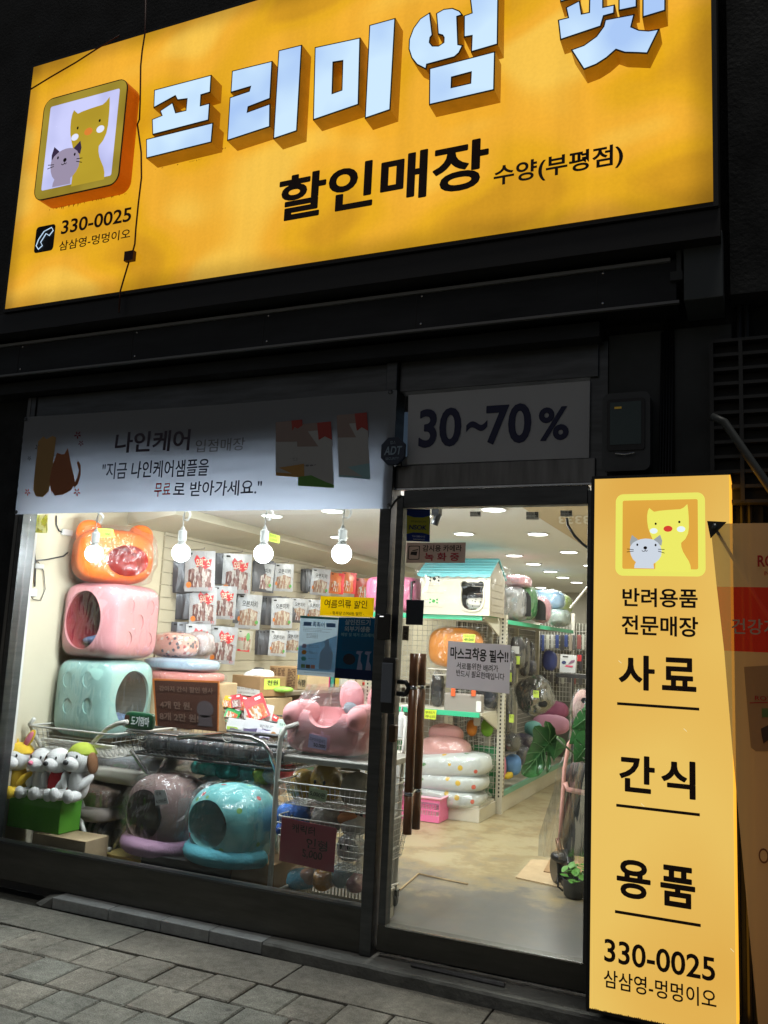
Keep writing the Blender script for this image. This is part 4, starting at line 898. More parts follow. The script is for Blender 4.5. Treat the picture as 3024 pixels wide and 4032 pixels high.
# ------------------------------------------------------------------ treat pouches on the slat wall
def contents(name,c1,c2,c3):
    m=mat(name,c1,.35,bump=.8,bs=60);t=m.node_tree;b=t.nodes['Principled BSDF'];tc=t.nodes.new('ShaderNodeTexCoord');v=t.nodes.new('ShaderNodeTexVoronoi');v.inputs['Scale'].default_value=46;v.inputs['Randomness'].default_value=1
    mp=t.nodes.new('ShaderNodeMapping');mp.inputs['Scale'].default_value=(1.6,1,.5);t.links.new(tc.outputs['Object'],mp.inputs[0]);t.links.new(mp.outputs[0],v.inputs[0])
    r=t.nodes.new('ShaderNodeValToRGB');r.color_ramp.interpolation='CONSTANT';e=r.color_ramp.elements;e[0].color=(*c1,1);e[1].position=.7;e[1].color=(*c2,1);x=e.new(.35);x.color=(*c3,1)
    sp_=t.nodes.new('ShaderNodeSeparateColor');t.links.new(v.outputs['Color'],sp_.inputs[0]);t.links.new(sp_.outputs[0],r.inputs[0]);t.links.new(r.outputs[0],b.inputs['Base Color']);return m
Mk1=contents('jerky_dark',(.16,.07,.065),(.5,.46,.45),(.26,.15,.14));Mk2=contents('jerky_pale',(.32,.17,.11),(.52,.46,.38),(.36,.25,.2))
Mk3=contents('jerky_red',(.5,.08,.02),(.6,.55,.5),(.45,.2,.06));Mpch=mat('silver_pouch',(.46,.47,.50),.28,.15,var=.08,bump=.25,bs=20)
Mor=mat('orange_print',(.7,.2,.03),.4);Mrd=mat('red_print',(.62,.03,.04),.4);Mgn=mat('green_print_m',(.1,.35,.08),.4);Myl=mat('yellow_print',(.8,.6,.05),.4)
BW,BH=.23,.275
def fpouch(u,v,d=0.): # u,v 0..1 ; hangs from local origin, faces -y
    bl=math.sin(math.pi*min(max(u,0),1))*math.sin(math.pi*min(max(v,0),1)**.8)
    return Vector(((u-.5)*BW,-.006-.02*bl-.004*math.sin(u*17+v*9)*bl-d,(v-1)*BH))
def bagproto(kind):
    t=thing('treat_pouch','x','treat pouch',(0,0,0),'treat pouches hanging on the slat wall',local=True)
    col={1:Mpch,2:Mpch,3:mat('red_pouch',(.5,.05,.03),.3),4:mat('orange_pouch',(.6,.16,.05),.3),5:mat('green_pouch',(.45,.42,.34),.3),6:mat('pouch_edge',(.11,.11,.125),.28,.2)}[kind]
    mb=MB().grid(lambda u,v:fpouch(u,v),10,10);mb.grid(lambda u,v:Vector((-fpouch(u,v).x,-fpouch(u,v).y*.7-.004,fpouch(u,v).z)),6,6);mb.build('pouch',col,t,smooth=True)
    g=MB();x0,x1,y0,y1={1:(.12,.88,.1,.62),2:(.14,.86,.1,.6),3:(.2,.85,.1,.7),6:(.3,.8,.1,.6),4:(.08,.6,.1,.6),5:(.45,.9,.1,.85)}[kind]
    g.grid(lambda u,v:fpouch(x0+(x1-x0)*u,y0+(y1-y0)*v*(1-.18*abs(u-.5)*2),.0015),8,8).build('window',{1:Mk1,2:Mk2,3:Mk3,4:Mk3,5:Mk2,6:Mk1}[kind],t,smooth=True)
    f=lambda u,v:fpouch(u,v,.003)
    if kind==1:
        MB().prism([(.3,.78),(.38,.9),(.5,.8),(.62,.86),(.72,.76),(.88,.8),(.84,.62),(.66,.54),(.5,.64),(.4,.58)],lambda u,v,d:f(u,v),0,0).build('printed_flash',Mrd,t)
        text('오리로스',lambda u,v:fpouch(u,v,.004),.36,.6,.82,.8,mat('print_cream',(.8,.75,.6),.5),t,bold=.03)
        MB().prism(ellip(.14,.16,.09,.075,12),lambda u,v,d:f(u,v),0,0).build('printed_badge',Mor,t)
    elif kind==2:
        text('오븐치키',f,.2,.64,.82,.82,M_ink,t,bold=.012)
        MB().prism(ellip(.85,.2,.07,.06,12),lambda u,v,d:f(u,v),0,0).build('printed_badge',Mgn,t)
        MB().prism(ellip(.12,.28,.05,.07,12),lambda u,v,d:f(u,v),0,0).build('printed_badge',Mor,t)
    elif kind==5:
        text('인듬쑥',f,.08,.5,.6,.66,Mrd,t,bold=.02);MB().prism(ellip(.7,.7,.12,.2,12),lambda u,v,d:f(u,v),0,0).build('printed_badge',Mgn,t);MB().prism([(.1,.0),(.9,.0),(.9,.1),(.1,.1)],lambda u,v,d:f(u,v),0,0).build('printed_stripe',Mrd,t)
    elif kind!=6:
        MB().prism([(.7,.0),(1,0),(1,1),(.55,1),(.8,.5)],lambda u,v,d:f(u,v),0,0).build('printed_flash',Mrd if kind==4 else Mor,t)
    MB().prism([(.1,.9),(.24,.9),(.24,.95),(.1,.95)],lambda u,v,d:f(u,v),0,0).build('printed_tag',M_ink,t)
    text('KT',f,.8,.03,.93,.1,Mrd,t) if kind==1 else None
    return t
protos={};Z=lambda x,y:(600+x*.6028,2000+y*.6028)
bags={'top':[(140,345,150,0,1),(160,350,140,0,1),(182,340,150,0,1),(220,280,185,1,1),(405,300,185,0,1),(425,300,180,0,1),(445,305,180,0,1),(470,300,180,1,1),(655,345,140,0,2),(668,350,140,0,2),(680,365,120,1,2),(800,365,125,1,2),(915,395,110,0,2),(955,400,100,0,2),(980,405,100,0,2),(1003,405,100,0,2),(1020,405,100,0,2),(1045,398,120,1,2),(1163,425,95,1,4),(1240,422,95,1,4),(1325,460,105,1,3)],
 'middle':[(120,510,150,0,1),(138,508,150,0,1),(160,512,150,0,1),(183,515,150,0,1),(205,515,150,0,1),(228,515,150,0,1),(250,520,168,1,1),(400,510,150,1,1),(540,570,130,0,2),(560,565,155,1,2),(712,575,130,0,2),(730,578,130,0,2),(748,580,130,0,2),(765,582,130,0,2),(780,590,135,1,2),(905,592,110,0,2),(915,592,100,1,2),(1012,600,100,1,2)],
 'bottom':[(130,745,150,0,1),(165,750,150,0,1),(225,760,155,1,1),(300,765,150,0,1),(395,775,168,1,1),(562,800,95,1,5),(655,800,110,0,2),(675,800,110,0,2),(695,800,110,0,2),(715,800,110,0,2),(738,800,110,0,2),(765,800,115,1,2),(872,800,100,1,2)]}
names={1:'silver treat pouch with red flash',2:'silver treat pouch with black handwriting',3:'dark red pouch',4:'orange and red pouch',5:'pale pouch with green carrot print',6:'dark silver treat pouch turned edge on'}
ordn=['first','second','third','fourth','fifth','sixth','seventh','eighth','ninth','tenth','eleventh','twelfth','thirteenth','fourteenth','fifteenth','sixteenth','seventeenth','eighteenth','nineteenth','twentieth','twenty-first','twenty-second']
hk=MB()
for row,L_ in bags.items():
    for i,(bx0,by0,bw,front,kd) in enumerate(L_):
        px,py=Z(bx0+bw/2,by0);kd=kd if front else 6
        p=P(px,py,'x',-3.99)
        s=(p-CAM).dot(FW)/F*.6028*bw/BW
        if kd not in protos:protos[kd]=b_=bagproto(kd)
        else:b_=dup(protos[kd],p)
        b_.location=p+Vector((random.uniform(-.004,.004),random.uniform(-.006,.006),-.0))
        if not front:
            rem=next((j for j in range(1,9) if i+j<len(L_) and L_[i+j][3]),0)
            if rem:
                n_=L_[i+rem];fp=P(*Z(n_[0]+n_[2]/2,n_[1]),'x',-3.99);dd=(fp-CAM).dot(FW)+.012*rem
            else:dd=(p-CAM).dot(FW)+.05
            b_.location=CAM+(p-CAM)*(dd/(p-CAM).dot(FW));s=dd/F*.6028*bw/BW
        b_.rotation_euler=(R(random.uniform(-3,5)),R(random.uniform(-3.5,3.5)),R(40+random.uniform(-7,7)+(6 if not front else 0)))
        b_.scale=(s*1.04,s,s*1.2)
        b_['label']='%s, %s from left in the %s row'%(names[kd],ordn[i],row)
        if front:hk.tube([(WX+.012,p.y+.05,p.z+.01),(p.x+.05,p.y-.02,p.z+.012),(p.x+.06,p.y-.03,p.z+.022)],.003,5)
o=hk.build('display_hooks',M_chrome,lw);o['kind']='stuff'
note([(1060,2098),(1103,2110),(1100,2140),(1058,2130)],1.9,M_note,'small pale green price note on the slat wall above the pouches',[('오리로스',(.1,.55,.9,.9),M_ink,0),('5,000원',(.15,.1,.8,.45),M_ink,0)])
# ------------------------------------------------------------------ cushions beside the dice houses
def pattern(name,base,spots_,sc_=30,th=.35,rough=.8):
    m=mat(name,base,rough,bump=.2,bs=50);t=m.node_tree;b=t.nodes['Principled BSDF'];tc=t.nodes.new('ShaderNodeTexCoord');v=t.nodes.new('ShaderNodeTexVoronoi');v.inputs['Scale'].default_value=sc_
    t.links.new(tc.outputs['Object'],v.inputs[0])
    lt=t.nodes.new('ShaderNodeMath');lt.operation='LESS_THAN';lt.inputs[1].default_value=th;t.links.new(v.outputs['Distance'],lt.inputs[0])
    r=t.nodes.new('ShaderNodeValToRGB');r.color_ramp.interpolation='CONSTANT';e=r.color_ramp.elements;n=len(spots_)
    e[0].color=(*spots_[0],1);e[1].position=1/n if n>1 else 1;e[1].color=(*spots_[min(1,n-1)],1)
    for i in range(2,n):x=e.new(i/n);x.color=(*spots_[i],1)
    sc2=t.nodes.new('ShaderNodeSeparateColor');t.links.new(v.outputs['Color'],sc2.inputs[0]);t.links.new(sc2.outputs[0],r.inputs[0])
    mx=t.nodes.new('ShaderNodeMix');mx.data_type='RGBA';mx.inputs[6].default_value=(*base,1);t.links.new(lt.outputs[0],mx.inputs[0]);t.links.new(r.outputs[0],mx.inputs[7]);t.links.new(mx.outputs[2],b.inputs['Base Color']);return m
Mbear=pattern('pink_bear_print',(.78,.42,.34),[(.8,.75,.68),(.78,.42,.34),(.12,.12,.14),(.5,.12,.12)],34,.42)
soft('rolled_cushion','pink printed cushion roll in clear plastic right of the pink dice house','cushion',(600,2492,775,2590),1.15,.12,Mbear,.7,.004,wrap=M_film)
soft('rolled_cushion','clear plastic bag of grey printed bedding behind the pink cushion roll','bedding',(730,2490,835,2585),1.35,.1,mat('grey_print',(.5,.42,.42),.8,var=.5,vs_=20),.7,.01,wrap=M_film)
soft('folded_mat','pale blue rolled mat in plastic lying on the coral mat','mat',(580,2592,850,2640),1.1,.16,mat('pale_blue',(.42,.55,.68),.7),.5,.004,wrap=M_film)
soft('folded_mat','coral pink rolled mat in plastic under the pale blue mat','mat',(590,2642,865,2685),1.1,.18,mat('coral',(.75,.27,.23),.7),.5,.004,wrap=M_film)
p=P(720,2700,'y',1.1)
o=MB().box((p.x-.35,.85,FZ),(p.x+.28,1.35,p.z+.03)).build('display_plinth',M_cardL,loc=(p.x,1.1,FZ),bev=.006);tag(o,'cream display plinth under the rolled mats, mostly hidden','plinth')
# ------------------------------------------------------------------ counter with cubbies along the left wall
ct=thing('display_counter','long pale wooden counter with open cubby holes along the slat wall','counter',(-3.85,3,.06))
M_ply=mat('pale_wood',(.36,.31,.24),.55,var=.15,vs_=5,stretch=(1,.2,1))
MB().box((WX+.02,1.95,1.02),(-3.55,6.3,1.05)).build('counter_top',M_ply,ct,bev=.003)
MB().box((WX+.02,1.95,FZ),(-3.57,1.98,1.018)).build('end_panel',M_ply,ct)
for y in[2.35,2.75,3.15,3.55,3.95,4.35,4.75,5.2,5.7,6.2]:MB().box((WX+.03,y,.35),(-3.575,y+.02,1.018)).build('divider',M_ply,ct)
MB().box((WX+.022,1.985,.33),(-3.575,6.25,.348)).build('shelf_board',M_ply,ct);MB().box((WX+.021,1.985,.35),(WX+.03,6.2,1.018)).build('back_board',M_ply,ct)
for i in range(10):
    y=2.05+i*.4;c_=random.choice([(.1,.12,.2),(.35,.1,.08),(.3,.28,.25),(.08,.2,.12)])
    if y<6:o=MB().box((-4.05,y,.35),(-3.65,y+.2,.35+random.uniform(.2,.5))).build('stored_box',mat('sb%d'%(i%4),c_,.6),bev=.004,loc=(-3.8,y,.35));tag(o,'dark box standing in the %s cubby of the pale counter'%ordn[i],'box')
def cbox(name,label,r,y,dp,m,m2=None,yaw=0,open_=False):
    c,rx,rzz=bpx_(*r,y);t=thing(name,label,'box',(c.x,y,c.z-rzz));M=rz(yaw)
    MB().obox(c+Vector((0,dp/2,0)),(rx,dp/2,rzz),M).build('carton',m,t,bev=.003);return t,c,rx,rzz,M
def at(t,c,M,dp): return lambda u,v,d=0.:c+Vector((0,dp/2,0))+M@Vector((u,-dp/2-.0015-d,v))
tb,c,rx,rzz,M=cbox('carton','low brown carton with white printed band and green price note on a stand',(908,2662,1052,2738),1.75,.28,M_card,yaw=-12)
fa=at(tb,c,M,.28);MB().prism([(-rx,-rzz),(rx,-rzz),(rx,-rzz*.35),(-rx,-rzz*.1)],lambda u,v,d:fa(u,v),0,0).build('white_band',M_paper,tb)
text('물은 두는 간식용 100g',lambda u,v:fa(u,v,.001),-rx*.6,-rzz*.45,rx*.6,-rzz*.25,M_ink,tb);text('소고기 소프트 프리미엄 사사미',lambda u,v:fa(u,v,.001),-rx*.9,-rzz*.85,rx*.7,-rzz*.65,M_ink,tb)
fb=lambda u,v,d=0.:c+Vector((0,.14,0))+M@Vector((rx+.0015+d,u,v))
MB().prism([(-.1,-.02),(.07,-.02),(.07,rzz*.8),(-.1,rzz*.8)],lambda u,v,d:fb(u,v),0,0).build('price_note',M_note,tb);text('천원',lambda u,v:fb(u,v,.001),-.07,.01,.05,rzz*.65,M_ink,tb,bold=.02)
MB().blob(c+Vector((0,.14,rzz)),(rx*.8,.1,.045),.8,24,12,wr=.02,ws=14).build('bagged_contents',mat('white_bags',(.7,.72,.74),.3),tb)
MB().box((c.x-rx-.05,c.y-.05,FZ),(c.x+rx+.05,c.y+.32,c.z-rzz-.012)).build('stand',M_cardL,tb)
soft('chew_stick','black foil treat pouch with green note behind the low carton','treat pouch',(998,2628,1040,2670),2.1,.03,M_blk,.5)
tb,c,rx,rzz,M=cbox('carton','brown carton covered in printed columns on the counter end',(1058,2626,1190,2712),2.1,.3,M_card,yaw=-8)
fa=at(tb,c,M,.3);lines(lambda u,v,d=0.:fa(u,v,.001),tb,mat('brown_print',(.12,.06,.03),.8),[(a*rx,b*rx,v*rzz) for v in[-.8+.14*i for i in range(12)] for a,b in((-.9,-.5),(-.4,.1),(.3,.85))],h=.008)
tb,c,rx,rzz,M=cbox('carton','plain carton reading 식탐 in black marker under the blue poster',(1165,2655,1245,2716),2.05,.2,M_cardL,yaw=-30)
fa=at(tb,c,M,.2);text('식탐',lambda u,v:fa(u,v,.001),-rx*.5,-rzz*.6,rx*.8,rzz*.3,M_ink,tb,bold=.015);MB().prism(ellip(-rx*.65,rzz*.6,.025,.025),lambda u,v,d:fa(u,v),0,0).build('sticker',Myl,tb)
for i,(px,cn,cc) in enumerate(((1262,'blue',(.03,.08,.4)),(1278,'magenta',(.6,.02,.2)),(1296,'teal',(.05,.35,.3)),(1312,'yellow',(.6,.5,.05)),(1345,'white',(.7,.7,.7)),(1375,'pale',(.6,.6,.55)),(1405,'cream',(.6,.5,.35)),(1430,'red',(.5,.03,.02)),(1482,'pale orange',(.6,.35,.15)))):
    p=P(px,2690,'x',-3.72);o=MB().box((p.x-.03,p.y-.05,1.05),(p.x+.03,p.y+.07,1.05+(.1 if i!=7 else .03))).build('small_pack',mat('sp%d'%i,cc,.4),bev=.006,loc=(p.x,p.y,1.05));tag(o,'small %s packet standing on the pale counter below the posters'%cn,'packet')
o=soft('treat_bag','green and lilac treat bag lying flat beside the low carton','treat bag',(1055,2703,1150,2725),1.95,.08,mat('lime_bag',(.3,.6,.1),.4,var=.4,vs_=14),.7,.004)
# ------------------------------------------------------------------ basket of treats (rear)
T=basket('treat_basket','black wire basket holding red, green and brown treat pouches',-3.42,1.15,.77,-2.86,1.6,.93,M_steel,.035)
pts=[(-3.42,1.15,.93),(-3.3,1.14,.935),(-2.86,1.15,.93)]
for s_ in(-3.38,-2.9):MB().tube([(s_,1.2,.77),(s_,1.2,.06)],.01).build('leg',M_chrome,T)
pal=[('green',(.03,.3,.08)),('amber',(.75,.38,.03)),('dark red',(.4,.02,.03)),('brown',(.16,.09,.08)),('red',(.6,.03,.04)),('yellow',(.8,.5,.02)),('silver',(.55,.55,.55))]
protoT=None
tp=[(915,2790,0,20,60),(905,2755,5,15,50),(950,2745,2,10,50),(975,2775,3,-15,70),(1010,2765,4,-25,85),(1040,2790,6,10,70),(990,2800,6,-5,60),(1065,2815,4,30,50),(895,2740,1,5,40),(930,2738,2,-10,45),(945,2800,0,0,50)]
for i,(px,py,ci,rt,sz) in enumerate(tp):
    p=P(px,py+22,'y',1.2+.03*(i%4));cn,cc=pal[ci]
    t=thing('treat_pack','shiny %s treat packet, %s of the packets heaped in the black basket'%(cn,ordn[i]),'treat packet',p,'treat packets heaped in the black basket',local=True)
    mb=MB().grid(lambda u,v:Vector(((u-.5)*.17,-.012*math.sin(u*3.14)*math.sin(v*3.14),(v-.5)*.22)),6,6).grid(lambda u,v:Vector(((.5-u)*.17,.012*math.sin(u*3.14)*math.sin(v*3.14),(v-.5)*.22)),6,6)
    mb.build('pouch',mat('tp_'+cn,cc,.25,var=.1),t,smooth=True)
    MB().grid(lambda u,v:Vector(((u-.5)*.13,-.002-.0125*math.sin(u*3.14*.8+.3)*math.sin(v*1.6+.2),(v-.85)*.12)),5,5).build('window',Mk1 if i%2 else Mk3,t)
    MB().prism([(.01,.06),(.06,.06),(.06,.085),(.01,.085)],lambda u,v,d:Vector((u,-.011,v)),0,0).build('printed_tag',M_paper,t)
    t.rotation_euler=(R(-28),R(rt),R(32));t.scale=[sz/105]*3
# ------------------------------------------------------------------ basket of white packs (middle) 
T=basket('snack_basket','dark wire basket packed with white and lilac snack boxes',-3.45,.88,.56,-2.72,1.12,.7,M_steel,.035)
Mw=[mat('snack_w%d'%i,c,.35) for i,c in enumerate([(.68,.7,.72),(.55,.72,.62),(.6,.58,.72),(.1,.1,.13)])]
sp_=[(895,2835,985,2895,0,'white pack with lime flowers'),(960,2842,1110,2885,0,'long white pack with brand print'),(1095,2840,1175,2880,1,'mint green pack'),(1030,2882,1075,2915,2,'pale lilac pack'),(1070,2870,1110,2910,0,'white pack with a puppy picture'),(895,2880,1020,2925,3,'black long pack'),(1015,2870,1038,2918,2,'purple edged pack'),(1100,2875,1150,2925,1,'pale green pack')]
for i,(a,b,c1,d,mi,lb_) in enumerate(sp_):
    y=.98-.02*(i%3)-(.06 if i>2 else 0);cc,rx,rzz=bpx_(a,b,c1,d,y);t=thing('snack_box',lb_+' standing in the dark snack basket','snack box',(cc.x,y,cc.z))
    MB().obox(cc,(rx,.03,rzz),rz(-6+random.uniform(-6,6))@Matrix.Rotation(R(random.uniform(2,7)),3,'Y')@Matrix.Rotation(R(-18),3,'X')).build('pack',Mw[mi],t,bev=.004)
    fx=lambda u,v,d=0.:cc+Vector((u*rx,-.042-.3*abs(0),v*rzz))
    if i in(0,):MB().prism([(-.8,-.6),(.5,-.7),(.2,.1),(-.8,.2)],lambda u,v,d:fx(u,v),0,0).build('print_patch',mat('lime_print',(.45,.65,.1),.5),t)
    if i in(1,3,6):MB().prism([(-.9,-.9),(.9,-.9),(.9,-.3),(0,-.1),(-.9,-.5)],lambda u,v,d:fx(u,v),0,0).build('print_patch',mat('violet_print',(.12,.1,.2),.5),t)
    if i in(1,2,3):text('장마꼬',fx,0 if i==1 else -.6,.1,.8,.6,M_ink,t)
    if i==4:
        MB().prism(ellip(0,-.1,.6,.65),lambda u,v,d:fx(u,v),0,0).build('print_puppy',mat('tan_print',(.6,.3,.12),.5),t);MB().prism(ellip(0,-.2,.25,.5),lambda u,v,d:fx(u,v,.001),0,0).build('print_puppy_face',M_paper,t)
# ------------------------------------------------------------------ chrome basket cart with the orange notice
cx0=P(492,2880,'y',.4).x;cx1=P(1155,2920,'y',.4).x;cz=P(820,2910,'y',.4).z
T=basket('wire_cart','chrome wire basket cart with crossed legs behind the orange notice',cx0,.4,cz-.13,cx1,.85,cz,M_steel,.035,rim=.011)
MB().tube([P(700,2905,'y',.37),P(885,2890,'y',.37),P(985,2903,'y',.37),P(1035,2925,'y',.37),P(1065,2965,'y',.38),P(1085,3040,'y',.4)],.013,10).build('handle_tube',M_chrome,T,smooth=True)
MB().tube([P(492,2885,'y',.37),P(500,2880,'y',.37),P(700,2900,'y',.37)],.009,8).build('front_rail',M_chrome,T,smooth=True)
MB().tube([P(515,2955,'y',.42),P(610,3085,'y',.42)],.012,8).build('leg',M_chrome,T);MB().tube([P(660,2975,'y',.46),P(600,3085,'y',.46),P(500,3240,'y',.46),P(425,3375,'y',.46)],.012,8).build('leg',M_chrome,T)
MB().tube([P(1085,3040,'y',.44),P(1095,3480,'y',.44)],.012,8).build('leg',M_chrome,T);MB().tube([P(1080,3300,'y',.44),P(1040,3560,'y',.5)],.007,8).build('brace',M_wire,T)
lo=MB()
for px in(560,895):
    c=P(px,2905,'y',.36);lo.tube([c+Vector((.035*math.cos(a)*(1+.2*math.sin(a)),0,.022*math.sin(a))) for a in [2*math.pi*i/14 for i in range(14)]],.003,5,closed=True)
lo.build('wire_loop',M_wire,T)
M_brn=mat('brown_board',(.055,.014,.005),.6)
o,fn=sheet('orange_notice',[(600,2672),(862,2682),(858,2880),(614,2858)],.33,mat('orange_edge',(.45,.13,.02),.5,emit=(.6,.15,.02),es=.05),'dark orange folded board advertising puppy snack prices on the wire cart','notice board',th=.008)
for s_ in(0,):MB().prism([(.03,.0),(.985,.0),(.985,.965),(.03,.965)],lambda u,v,d:fn(u,v,.0),0,0).build('board_face',M_brn,o)
pr=mat('board_print',(.17,.10,.075),.6);fz=lambda u,v:fn(u,v,.002)
text('강아지 간식 할인 행사',fz,.1,.74,.92,.86,pr,o,bold=.015);text('4개 만 원,',fz,.1,.38,.6,.54,pr,o,bold=.03);text('8개 2만 원!',fz,.08,.14,.7,.3,pr,o,bold=.03)
MB().prism(ellip(.8,.42,.13,.17),lambda u,v,d:fn(u,v,.001),0,0).build('printed_puppy',mat('puppy_grey',(.07,.05,.055),.7),o);MB().prism([(.68,.08),(.92,.08),(.9,.3),(.7,.3)],lambda u,v,d:fn(u,v,.001),0,0).build('printed_puppy_body',MATS['puppy_grey'],o)
MB().prism([fn(1,1),fn(1.12,0.0,-.0),fn(1,0)] and [(0,0),(1,0),(0,1)],lambda u,v,d:fn(1.0,0)+ (fn(1.,1.)-fn(1,0))*v+(P(892,2880,'y',.45)-fn(1,0))*u,0,.004).build('board_leg',M_cardL,o)
o=soft('snack_pouch','small green snack pouch reading 도기맘마 in front of the mint house','snack pouch',(487,2805,615,2872),.36,.02,mat('bottle_green',(.01,.07,.03),.3),.35)
f_=XF(.335);a=P(515,2855,'y',.333);b=P(588,2832,'y',.333);text('도기맘마',XF(.333),a.x,a.z,b.x,b.z+.01,M_paper,o,bold=.02);MB().box((P(490,2830,'y',.33).x,.331,P(490,2852,'y',.33).z),(P(508,2830,'y',.33).x,.333,P(490,2815,'y',.33).z)).build('brown_corner',M_brn,o)
for i,(a_,b_,cn,cc) in enumerate(((.03,.2,'charcoal',(.035,.037,.04)),(.2,.37,'dark grey',(.07,.075,.085)),(.38,.55,'slate',(.05,.06,.07)),(.56,.72,'grey brown',(.09,.08,.075)),(.73,.97,'black',(.02,.02,.024)))):
    xa=cx0+.03+(cx1-cx0-.06)*a_;xb=cx0+.03+(cx1-cx0-.06)*b_;c=Vector(((xa+xb)/2,.62,cz-.065))
    t=thing('folded_pad','%s folded pad in plastic, %s from the left in the chrome cart basket'%(cn,ordn[i]),'folded pad',c,'folded pads in the chrome cart basket')
    MB().blob(c,((xb-xa)/2,.17,.05),.45,26,14,wr=.006,ws=12,seed=i*4).build('pad',mat('pad%d'%i,cc,.8,var=.4,vs_=14),t,smooth=True)
    MB().blob(c,((xb-xa)/2+.006,.18,.058),.5,30,18,wr=.012,ws=12,seed=i*5).build('plastic_wrap',M_film,t)
# ------------------------------------------------------------------ cushions and houses on the floor of the window
soft('cushion','grey cushion in clear plastic, top of the floor pile under the wire cart','cushion',(395,2960,760,3050),.75,.25,mat('grey_cushion',(.42,.42,.45),.8),.55,.012,wrap=M_film2)
soft('cushion','cream cushion below the grey one in the floor pile','cushion',(380,3010,790,3080),.7,.25,mat('cream_cushion',(.52,.5,.44),.8),.5,.01)
soft('cushion','brown mottled cushion in the middle of the floor pile','cushion',(310,3075,545,3165),.62,.24,mat('brown_fur',(.2,.13,.1),.9,var=.5,vs_=15,bump=.5,bs=60),.5,.008,wrap=M_film2)
soft('cushion','pale taupe cushion under the brown one in the floor pile','cushion',(320,3150,520,3215),.6,.25,mat('taupe',(.34,.29,.26),.9),.45,.008)
o=soft('striped_bolster','grey striped bolster standing at the bottom of the floor pile','bolster',(325,3200,500,3345),.62,.2,mat('stripe',(.3,.3,.3),.8),.5,.006,wrap=M_film2)
mt_=MATS['stripe'].node_tree;wv_=mt_.nodes.new('ShaderNodeTexWave');wv_.inputs['Scale'].default_value=7;wv_.bands_direction='X';tcn=mt_.nodes.new('ShaderNodeTexCoord');rpp=mt_.nodes.new('ShaderNodeValToRGB');rpp.color_ramp.interpolation='CONSTANT';rpp.color_ramp.elements[0].color=(.36,.34,.31,1);rpp.color_ramp.elements[1].position=.55;rpp.color_ramp.elements[1].color=(.06,.065,.08,1)
mt_.links.new(tcn.outputs['Object'],wv_.inputs[0]);mt_.links.new(wv_.outputs[0],rpp.inputs[0]);mt_.links.new(rpp.outputs[0],mt_.nodes['Principled BSDF'].inputs['Base Color'])
soft('plastic_bag','crumpled clear plastic bag beside the striped bolster','plastic bag',(455,3125,600,3350),.52,.1,M_film,.8,.03,ws=9,nu=40,nv=26)
def domed(name,label,r,y,ry,mB,mF,mI,tagtxt,yaw=0,floor_print=None):
    """covered pet bed: domed shell with arched opening facing the street"""
    c,rx,rzz=bpx_(*r,y);M=rz(yaw);t=thing(name,label,'pet house',(c.x,y,c.z-rzz))
    b=MB().blob(c,(rx,ry,rzz),.72,64,36,M=M,e2=.75)
    b.v=[tuple(Vector((v[0],v[1],max(v[2],c.z-rzz*.86)))) for v in b.v]
    ob=b.build('shell',mB,t,smooth=True)
    fa=lambda u,v,d:c+M@Vector((u,-ry*1.1+d,v))
    prof=[(.62,-.42)]+[(.62*math.cos(a)**1,.05+.62*math.sin(a)) for a in [math.pi*i/14 for i in range(15)]]+[(-.62,-.42)]
    prof=ellip(-.06,.06,.64,.60,30)
    carve(ob,MB().prism([(u*rx,v*rzz) for u,v in prof],fa,ry*1.7,-.1).build('c_',mB));smoothby(ob,35)
    # inner lining follows the shell
    MB().blob(c,(rx*.93,ry*.93,rzz*.9),.72,36,22,M=M,e2=.75).build('c_in',mI,t,smooth=True)
    inn=t.children[-1] if False else [o for o in t.children if o.name.startswith('c_in')][0];inn.name='lining'
    carve(inn,MB().prism([(u*rx*1.03,v*rzz*1.03) for u,v in prof],fa,ry*1.5,-.1).build('c2_',mI))
    MB().tube([c+M@Vector((math.cos(a)*rx*.97,-abs(math.sin(a))*ry*1.0,-rzz*.72)) for a in [math.pi*i/24 for i in range(25)]],rzz*.22,12).build('front_lip',mF,t,smooth=True)
    MB().blob(c,(rx*1.08,ry*1.08,rzz*1.06),.7,60,38,wr=.018,ws=8,M=M,seed=rx*90).build('plastic_wrap',M_film,t)
    return t,c,rx,rzz
Mpr=mat('mauve_fleece',(.40,.20,.29),.85,var=.15,vs_=30,bump=.4,bs=110);Mpr2=mat('mauve_rib',(.48,.28,.42),.8,bump=.6,bs=30,stretch=(8,8,.3));Mdb=mat('brown_shell',(.2,.13,.12),.8,var=.3,vs_=8)
t,c,rx,rzz=domed('domed_pet_bed','mauve pink domed pet bed in plastic left of the turquoise one',(515,3050,815,3350),.42,.2,Mdb,Mpr2,Mpr,'',yaw=-10)
note([(608,3112),(650,3110),(664,3165),(612,3172)],.16,M_paper,'',[('목욕',(.1,.6,.6,.9),M_ink,0),('6,000원',(.1,.1,.9,.4),M_ink,0)],parent=t)
Mtq=pattern('turquoise_print',(.16,.50,.50),[(.16,.50,.50),(.5,.05,.05),(.16,.5,.5),(.2,.45,.12)],13,.2);Mtf=mat('turquoise_rim',(.08,.36,.44),.8,bump=.4,bs=80)
t,c,rx,rzz=domed('domed_pet_bed','turquoise printed domed pet bed in plastic with dark blue inside',(755,3092,1085,3385),.3,.2,Mtq,Mtf,mat('deep_blue_in',(.012,.03,.06),.9),'',yaw=-14)
note([(805,3370),(858,3380),(855,3415),(803,3402)],.1,M_paper,'',[('28,000',(.1,.3,.9,.7),M_ink,0)],parent=t)
c1=P(600,3400,'y',.5);c2=P(940,3400,'y',.3)
